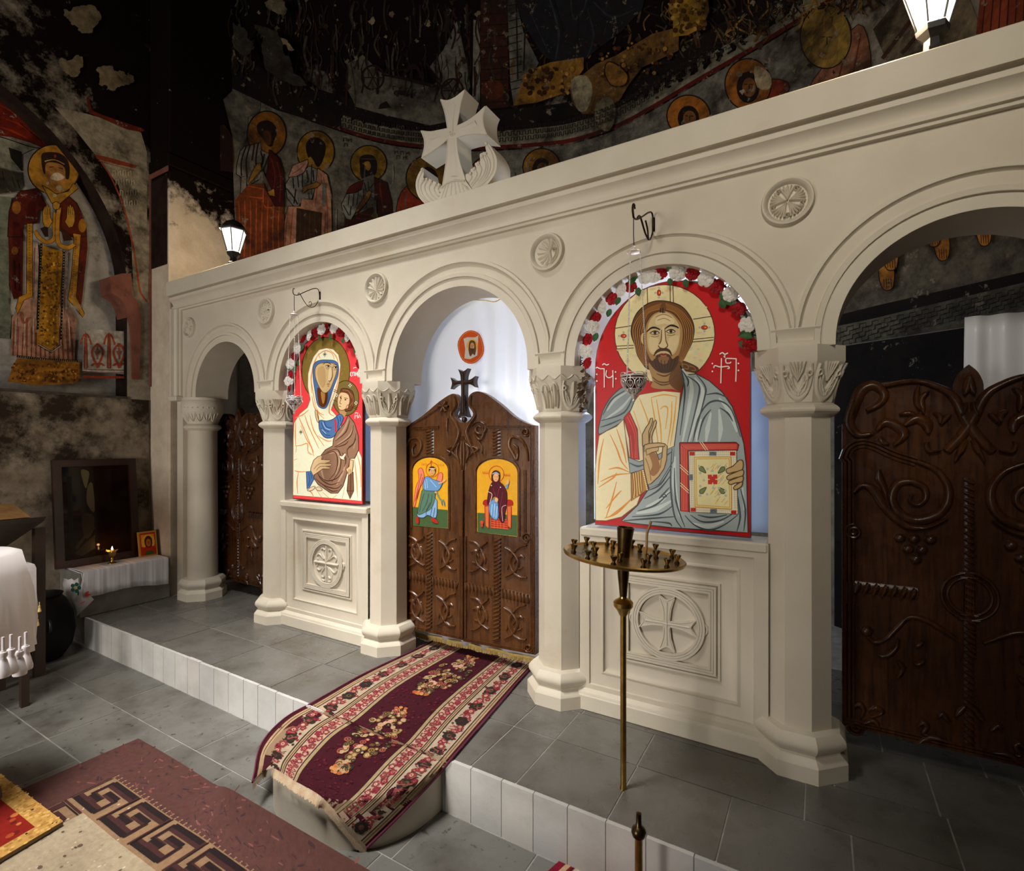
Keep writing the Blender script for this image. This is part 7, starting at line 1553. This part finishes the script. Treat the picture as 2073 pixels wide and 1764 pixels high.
# upper scene
reset()
E2.fill([(70, 380), (160, 330), (260, 430), (560, 520), (700, 420), (720, 240), (700, 120), (740, 200), (780, 380), (800, 520), (700, 720), (560, 750), (300, 690), (120, 640), (60, 520)], (104, 98, 84), 0)
E2.fill([(560, 400), (640, 300), (720, 130), (770, 380), (780, 520), (640, 540)], (116, 110, 98)); E2.fill([(820, 120), (858, 130), (858, 660), (812, 640)], (128, 122, 108)); E2.fill([(862, -40), (1020, -40), (1030, 640), (864, 660)], (58, 24, 10))
for i in range(9): E2.line([(866, 90 + i * 66), (1022, 80 + i * 66)], 7, (30, 12, 6), 0)
E2.dot(935, 540, 70, (84, 36, 12), 60)
E2.fill([(1020, -40), (1060, -40), (1120, 200), (1210, 380), (1060, 640), (1040, 500)], (108, 104, 92))
for i in range(12): E2.lines([[(1030, 40 + i * 46), (1110, 20 + i * 46)]], 6, (34, 28, 22), 0)
E2.lines([[(1075, -20), (1085, 480)], [(1130, 120), (1120, 430)]], 8, (30, 24, 18), 0)
E2.fill([(1040, -60), (1120, 150), (1230, 330), (1300, 380), (1480, 370), (1560, 300), (1700, 200), (1830, 60), (1860, -60)], (26, 27, 32)); E2.lines([[(1270, -20), (1330, 200), (1310, 360)], [(1400, -20), (1420, 120), (1480, 60), (1500, -20)], [(1540, 20), (1650, 110), (1790, 60)], [(1500, 60), (1540, 220), (1500, 350)], [(1620, 130), (1600, 220)], [(1150, 60), (1260, 300)]], [6, 14, 6], (52, 54, 60)); E2.lines([[(1300, 0), (1360, 200)], [(1450, 100), (1440, 340)], [(1580, 100), (1700, 180)]], 8, (12, 10, 12))
E2.fill([(1130, 440), (1280, 380), (1480, 350), (1480, 420), (1380, 560), (1200, 620), (1060, 640)], (150, 104, 32))
for i in range(60): E2.dot(rnd.uniform(1120, 1440), rnd.uniform(420, 590), rnd.uniform(6, 16), ((80, 44, 14), (190, 140, 56), (58, 26, 10))[i % 3], None, 7)
E2.fill([(1400, 540), (1460, 480), (1560, 400), (1680, 350), (1900, 220), (2060, 180), (2058, 320), (1840, 420), (1760, 520), (1700, 620), (1620, 660), (1540, 700), (1480, 700), (1420, 640)], (118, 82, 34)); E2.fill([(1410, 500), (1500, 470), (1540, 560), (1500, 680), (1440, 660)], (160, 146, 112), 3); E2.fill([(1560, 640), (1640, 600), (1680, 680), (1640, 800), (1560, 760)], (136, 124, 94), 3)
for i in range(70): E2.dot(rnd.uniform(1560, 2040), 520 - rnd.uniform(0, 240), rnd.uniform(6, 15), ((70, 36, 10), (166, 118, 50), (96, 60, 20))[i % 3], None, 7)
E2.fill([(1640, 400), (1700, 420), (1760, 480), (1740, 540), (1660, 540), (1620, 460)], (150, 100, 36), 3, ol, 6)
E3.fill([(0, -40), (210, -40), (220, 100), (180, 190), (90, 240), (0, 250)], (170, 124, 34), 0)
for i in range(60): E3.dot(rnd.uniform(0, 200), rnd.uniform(-20, 220), rnd.uniform(8, 20), ((120, 80, 20), (190, 148, 60), (84, 50, 14))[i % 3], None, 7)
for x, y, r in ((218, 505, 66), (700, 585, 66)):
    E2.line([(x + r * cos(i * .3), y + r * 1.1 * sin(i * .3)) for i in range(22)], 13, (42, 16, 10), 0)
    for i in range(6): E2.line([(x, y), (x + r * cos(i * 1.047), y + r * 1.1 * sin(i * 1.047))], 7, (42, 16, 10), 0)
E2.lines([[(270, 490), (400, 510), (620, 560), (700, 520)], [(400, 500), (470, 430), (530, 540)], [(540, 420), (620, 520)], [(300, 470), (480, 450)]], [10, 22, 10], (30, 10, 6))
for k, (x, y) in enumerate(((340, 560), (380, 565), (420, 572), (460, 578), (350, 590), (430, 606), (470, 600))): E2.lines([[(x, y), (x, y + 22)], [(x, y + (k % 2) * 10), (x + 16, y)]], 6, (30, 20, 14), 0)
E2.fill([(260, 670), (300, 650), (330, 690), (250, 700)], (24, 16, 10)); E2.fill([(370, 585), (420, 590), (415, 620), (366, 612)], (22, 14, 10))
Z1 = Tr(p, 0, 0, 2.94)
Z1.fill(jag([(1370, 180), (1440, 220), (1500, 330), (1480, 420), (1380, 340)]), (58, 54, 44)); Z1.fill(jag([(1560, 60), (1640, 30), (1700, 100), (1680, 140), (1600, 110)]), (120, 108, 84)); Z1.fill(jag([(1640, 280), (1700, 300), (1740, 350), (1710, 350), (1650, 310)]), (140, 120, 90)); Z1.fill(jag([(1500, 200), (1640, 240), (1720, 420), (1820, 560), (1700, 540), (1560, 440)]), (58, 54, 44))
reset(); p.cycle(16)
for i in range(230):
    u, v = rnd.uniform(470, 1010), rnd.uniform(-10, 150); l_ = rnd.uniform(18, 70); p.line([(u, v), (u + rnd.uniform(-9, 9), v + l_ * .5), (u + rnd.uniform(-6, 6), v + l_)], rnd.uniform(1.5, 5), ((56, 48, 36), (40, 28, 18), (74, 66, 52), (52, 26, 12), (30, 24, 20))[i % 5], 3)
for i in range(260):
    u = rnd.uniform(1010, 1780); v = rnd.uniform(-10, 1) + (1780 - u) * .27 * rnd.random(); l_ = rnd.uniform(8, 40); p.line([(u, v), (u + rnd.uniform(-14, 14), v + l_ * .5), (u + rnd.uniform(-20, 20), v + l_)], rnd.uniform(1.5, 5), ((120, 84, 34), (64, 36, 16), (150, 110, 50), (40, 22, 12), (84, 70, 50))[i % 5], 3)
for i in range(130):
    u, v = rnd.uniform(470, 1750), rnd.uniform(-5, 200); r_ = rnd.uniform(2, 8); p.fill(jag([(u - r_, v), (u, v - r_), (u + r_, v), (u, v + r_)], .2, 2), ((120, 104, 78), (150, 132, 100), (60, 40, 24))[i % 3])
for i in range(70):
    u = rnd.uniform(480, 1100); v = rnd.uniform(330, 480); p.line([(u, v), (u + rnd.uniform(-4, 4), v + 20), (u, v + rnd.uniform(25, 60))], rnd.uniform(1, 3), ((84, 78, 66), (140, 132, 116), (60, 52, 42))[i % 3], 3)
# row of figures
def saint1():
    reset(); C_.halo(515, 480, 205, (132, 82, 20), 240, ol, 12); C_.fill([(410, 400), (450, 350), (540, 340), (610, 400), (620, 480), (590, 560), (570, 610), (520, 600), (470, 520), (430, 480)], (30, 15, 8), 4); C_.fill([(480, 470), (520, 440), (560, 480), (560, 570), (530, 600), (490, 560)], (84, 48, 18), 4); C_.fill([(455, 570), (500, 600), (560, 620), (550, 670), (500, 660), (460, 630)], (140, 92, 30), 3)
    C_.fill([(280, 610), (450, 570), (460, 650), (540, 690), (475, 860), (430, 960), (320, 1020), (240, 930), (195, 900), (200, 800), (235, 660)], (128, 122, 110), 0, ol, 9); C_.lines([[(300, 610), (250, 760), (250, 920)], [(340, 600), (300, 760), (310, 930)], [(385, 590), (360, 760)], [(425, 580), (400, 760), (420, 900)], [(450, 660), (470, 760), (440, 900)], [(490, 690), (470, 800)]], 15, (26, 22, 18))
    C_.fill([(250, 930), (306, 930), (300, 1060), (260, 1150), (235, 1140)], (130, 122, 108), 0, ol, 6)
    C_.fill([(180, 1180), (320, 1010), (480, 1000), (560, 1080), (690, 1150), (700, 1500), (690, 1720), (420, 1850), (220, 1880), (200, 1500)], (116, 52, 20), 0); C_.lines([[(220 + 62 * i, 1180), (230 + 58 * i, 1450), (215 + 62 * i, 1780)] for i in range(8)], [6, 16, 10], (170, 84, 34)); C_.lines([[(320, 1030), (480, 1060)], [(330, 1140), (480, 1160)], [(480, 1060), (490, 1240), (600, 1250)]], 12, (170, 78, 30))
    C_.fill([(540, 650), (640, 740), (690, 900), (700, 1250), (600, 1240), (500, 1060), (490, 1000), (520, 850)], (66, 14, 8), 0, ol, 8); C_.lines([[(560, 740), (600, 900), (590, 1050)], [(620, 780), (660, 950), (650, 1200)]], 12, (110, 34, 16))
    C_.fill([(410, 800), (450, 790), (460, 860), (400, 930), (330, 1010), (316, 990), (360, 880)], skn, 0, ol, 6); C_.fill([(440, 890), (470, 870), (560, 1070), (530, 1080)], (96, 90, 80)); C_.fill([(520, 1090), (590, 1060), (600, 1140), (540, 1130)], (170, 120, 40), 0, ol, 6)
def saint2():
    reset(); C_.halo(1030, 668, 196, (152, 108, 20), 222, ol, 12); C_.fill([(930, 580), (980, 520), (1060, 520), (1130, 580), (1130, 680), (1090, 790), (1050, 825), (1000, 760), (960, 740), (930, 660)], (28, 15, 9), 4)
    C_.fill([(950, 760), (980, 720), (1040, 830), (1040, 860), (980, 830)], (160, 116, 36), 3)
    C_.fill([(710, 1010), (760, 930), (900, 870), (960, 815), (1050, 850), (1040, 1010), (990, 1160), (890, 1180), (850, 1240), (800, 1240), (730, 1150)], (128, 124, 116), 0, ol, 9); C_.lines([[(790, 940), (800, 1050)], [(840, 920), (850, 1040)], [(890, 890), (890, 1040)], [(930, 860), (950, 960)], [(720, 1050), (800, 1150), (840, 1220)], [(820, 1060), (800, 1210)], [(1000, 860), (1010, 980)]], 12, (30, 26, 22))
    C_.fill([(740, 935), (790, 810), (945, 750), (950, 790), (905, 890), (820, 930)], (178, 130, 108), 0, ol, 7); C_.line([(780, 900), (850, 860), (920, 790)], 8, (120, 74, 56))
    C_.fill([(1050, 840), (1150, 910), (1192, 1100), (1200, 1420), (1200, 1700), (690, 1780), (700, 1400), (740, 1240), (870, 1240), (880, 1160), (1000, 1170), (1030, 1000)], (176, 124, 96), 0, ol, 7); C_.lines([[(740, 1260), (715, 1500), (700, 1700)], [(790, 1270), (770, 1500), (760, 1700)], [(1110, 940), (1150, 1200), (1150, 1600)], [(1050, 1000), (1020, 1250)], [(1080, 900), (1090, 1000)], [(1130, 1300), (1120, 1600)]], [6, 14, 8], (166, 84, 44)); C_.lines([[(1090, 1000), (1140, 1010)], [(1090, 1220), (1140, 1230)]], 6, ol)
    C_.fill([(1098, 1000), (1138, 1000), (1138, 1240), (1096, 1240)], (100, 100, 92)); C_.fill([(828, 1260), (1092, 1310), (1082, 1600), (820, 1680)], (56, 34, 16), 0); C_.lines([[(870 + 50 * i, 1290), (860 + 50 * i, 1600)] for i in range(5)], [4, 14, 6], (88, 56, 30))
    C_.fill([(885, 1100), (900, 1040), (1040, 990), (1080, 1010), (1040, 1050), (940, 1070), (900, 1110)], skn, 0, ol, 6)
def saint3():
    reset(); C_.halo(1585, 790, 190, (132, 98, 24), 190, ol, 12); C_.fill([(1490, 740), (1530, 700), (1620, 700), (1670, 760), (1670, 880), (1620, 930), (1550, 975), (1500, 920), (1495, 830)], (28, 18, 10), 4); C_.fill([(1540, 780), (1590, 770), (1610, 820), (1590, 860), (1560, 850)], (150, 104, 36), 3); C_.dot(1530, 790, 10, (120, 80, 30)); C_.line([(1500, 740), (1660, 745)], 12, (70, 50, 26))
    C_.fill([(1640, 930), (1780, 990), (1830, 1200), (1850, 1500), (1320, 1560), (1340, 1380), (1440, 1340), (1560, 1280), (1640, 1200)], (58, 15, 9), 0, ol, 8); C_.lines([[(1440, 1300), (1600, 1330)], [(1450, 1360), (1600, 1380)], [(1700, 1000), (1740, 1300)], [(1640, 1250), (1700, 1400)], [(1360, 1420), (1350, 1520)]], 14, (110, 36, 16))
    C_.fill([(1500, 960), (1640, 900), (1650, 1240), (1520, 1280)], (92, 88, 78)); C_.lines([[(1540, 990), (1560, 1080)], [(1580, 980), (1590, 1080)], [(1600, 1050), (1640, 1000)], [(1560, 1150), (1560, 1260)]], 10, (28, 24, 20))
    C_.fill([(1350, 1110), (1380, 1040), (1440, 1000), (1535, 965), (1510, 1060), (1440, 1100)], (80, 20, 10), 0, ol, 7); C_.fill([(1300, 1220), (1350, 1115), (1450, 1100), (1530, 1060), (1530, 1180), (1450, 1300), (1400, 1385), (1350, 1370), (1310, 1300)], (128, 124, 112), 0, ol, 8); C_.lines([[(1380, 1120), (1370, 1230)], [(1430, 1110), (1420, 1240)], [(1480, 1090), (1460, 1230)], [(1320, 1230), (1380, 1340)], [(1400, 1240), (1390, 1340)]], 10, (30, 26, 22))
    C_.fill([(1450, 1290), (1530, 1150), (1580, 1080), (1620, 1090), (1590, 1160), (1540, 1230), (1460, 1310)], skn, 0, ol, 6); C_.dot(1650, 1340, 36, (160, 130, 50), 26); C_.fill([(1630, 1180), (1665, 1180), (1670, 1340), (1640, 1340)], (116, 112, 100))
def haloed(x, y, rx, ry, c, robe, rc, face=(60, 34, 14), hair=(26, 14, 8)):
    reset(); p.fill(robe, rc, 3, ol, 1.6)
    p.fill([(x + rx * cos(i * .2094), y + ry * sin(i * .2094)) for i in range(30)], c, 0, ol, 2.5); p.dot(x, y + ry * .12, rx * .5, hair, ry * .62, 16); p.dot(x + rx * .05, y + ry * .12, rx * .3, face, ry * .38, 14); p.lines([[(x - rx * .15, y), (x - rx * .02, y)], [(x + rx * .1, y), (x + rx * .25, y + 1)], [(x + rx * .06, y), (x + rx * .06, y + ry * .25)]], 1.8, (24, 12, 6), 0)
haloed(866, 362, 44, 46, (118, 84, 26), [(800, 440), (812, 390), (845, 368), (890, 372), (925, 400), (930, 460), (800, 480)], (132, 44, 16))
haloed(988, 356, 36, 38, (150, 84, 24), [(940, 440), (950, 400), (1030, 400), (1040, 440)], (62, 26, 14))
haloed(1097, 340, 38, 38, (140, 92, 26), [(1050, 440), (1062, 380), (1130, 380), (1150, 420)], (70, 40, 24), (130, 90, 40))
haloed(1395, 236, 44, 42, (164, 96, 28), [(1340, 330), (1356, 280), (1440, 270), (1460, 300)], (60, 42, 30), (120, 78, 34))
haloed(1516, 172, 47, 52, (150, 88, 26), [(1480, 260), (1550, 170), (1590, 165), (1598, 185), (1560, 230)], (128, 44, 16), (110, 66, 26)); p.fill([(1530, 135), (1560, 150), (1562, 180), (1535, 178)], (170, 150, 112), 3)
haloed(1674, 76, 52, 64, (140, 110, 44), [(1640, 180), (1690, 110), (1740, 50), (1762, 90), (1760, 160), (1700, 180)], (150, 96, 66), (128, 100, 46), (120, 90, 38))
reset(); p.lines([[(1650, 175), (1680, 130)], [(1700, 160), (1720, 80)], [(1730, 150), (1745, 70)]], 3, (110, 50, 26), 3)
p.fill([(1770, 60), (1830, -10), (1960, -20), (1990, 60), (1900, 110), (1800, 130)], (110, 96, 74)); p.fill([(1990, -20), (2090, -20), (2090, 60), (1980, 70)], (122, 52, 26)); p.lines([[(2000 + 16 * i, -10), (1992 + 17 * i, 70)] for i in range(6)], [2, 6, 3], (60, 22, 12), 0); p.lines([[(1790, 120), (1850, 40)], [(1830, 110), (1880, 50)]], 8, (70, 44, 30), 0)
saint1(); saint2(); saint3()
reset(); C_.fill([(-10, 400), (60, 380), (140, 500), (165, 700), (165, 880), (0, 860)], (34, 10, 6)); C_.line([(60, 380), (140, 500), (165, 700), (160, 880)], 8, (70, 22, 12)); C_.fill([(60, 120), (160, 20), (450, 140), (440, 240), (320, 300), (300, 560), (180, 560), (150, 480)], (96, 92, 80))
for i, (x, y) in enumerate(((1320, 520), (1370, 530), (1330, 580), (1860, 660), (1920, 665), (1980, 672), (1880, 710), (1950, 716))): C_.lines([[(x, y), (x, y + 40)], [(x, y + 20 * (i % 2)), (x + 30, y + 4)], [(x + 30, y), (x + 32, y + 36)]], 7, (30, 24, 18), 0)
# lower border seen through the right-hand arch
p.k = 0
W = lambda u: 700 - (u - 1695) * .27
p.fill([(1680, 500), (1820, 440), (2100, 400), (2100, 585), (1690, 668)], (95, 87, 72)); p.fill([(1690, 668), (2100, 572), (2100, 640), (1690, 702)], (84, 78, 63)); p.fill([(1690, 640), (1780, 618), (2100, 545), (2100, 566), (1690, 664)], (18, 10, 7)); p.fill([(1690, 704), (2100, 642), (2100, 1300), (1690, 1300)], (10, 5, 3)); p.fill([(1690, 700), (2100, 628), (2100, 575), (1690, 662)], (92, 87, 72))
for k in range(16):
    for o in range(4):
        u = 1690 + k * 26 + o * 6; v = 660 - (u - 1690) * .215 + 8 + o * 9; p.line([(u, v + 8), (u, v), (u + 13, v - 3), (u + 13, v + 5), (u + 26, v + 2)], 2, (31, 26, 20), 0)
for fx_, fy in ((1805, 560), (1920, 500), (1995, 450), (1815, 520), (2010, 470), (1905, 472)):
    p.fill([(fx_ - 14, fy - 34), (fx_ + 8, fy - 38), (fx_ + 16, fy - 6), (fx_ + 12, fy + 24), (fx_ - 6, fy + 28), (fx_ - 16, fy + 2)], (171, 110, 37), 3, (30, 16, 8), 2); p.lines([[(fx_ - 6 + 5 * q, fy + 6), (fx_ - 5 + 5 * q, fy + 24)] for q in range(4)], 1.4, (58, 31, 14), 0)
p.m.build('painted_figures', M_fr2, aw)
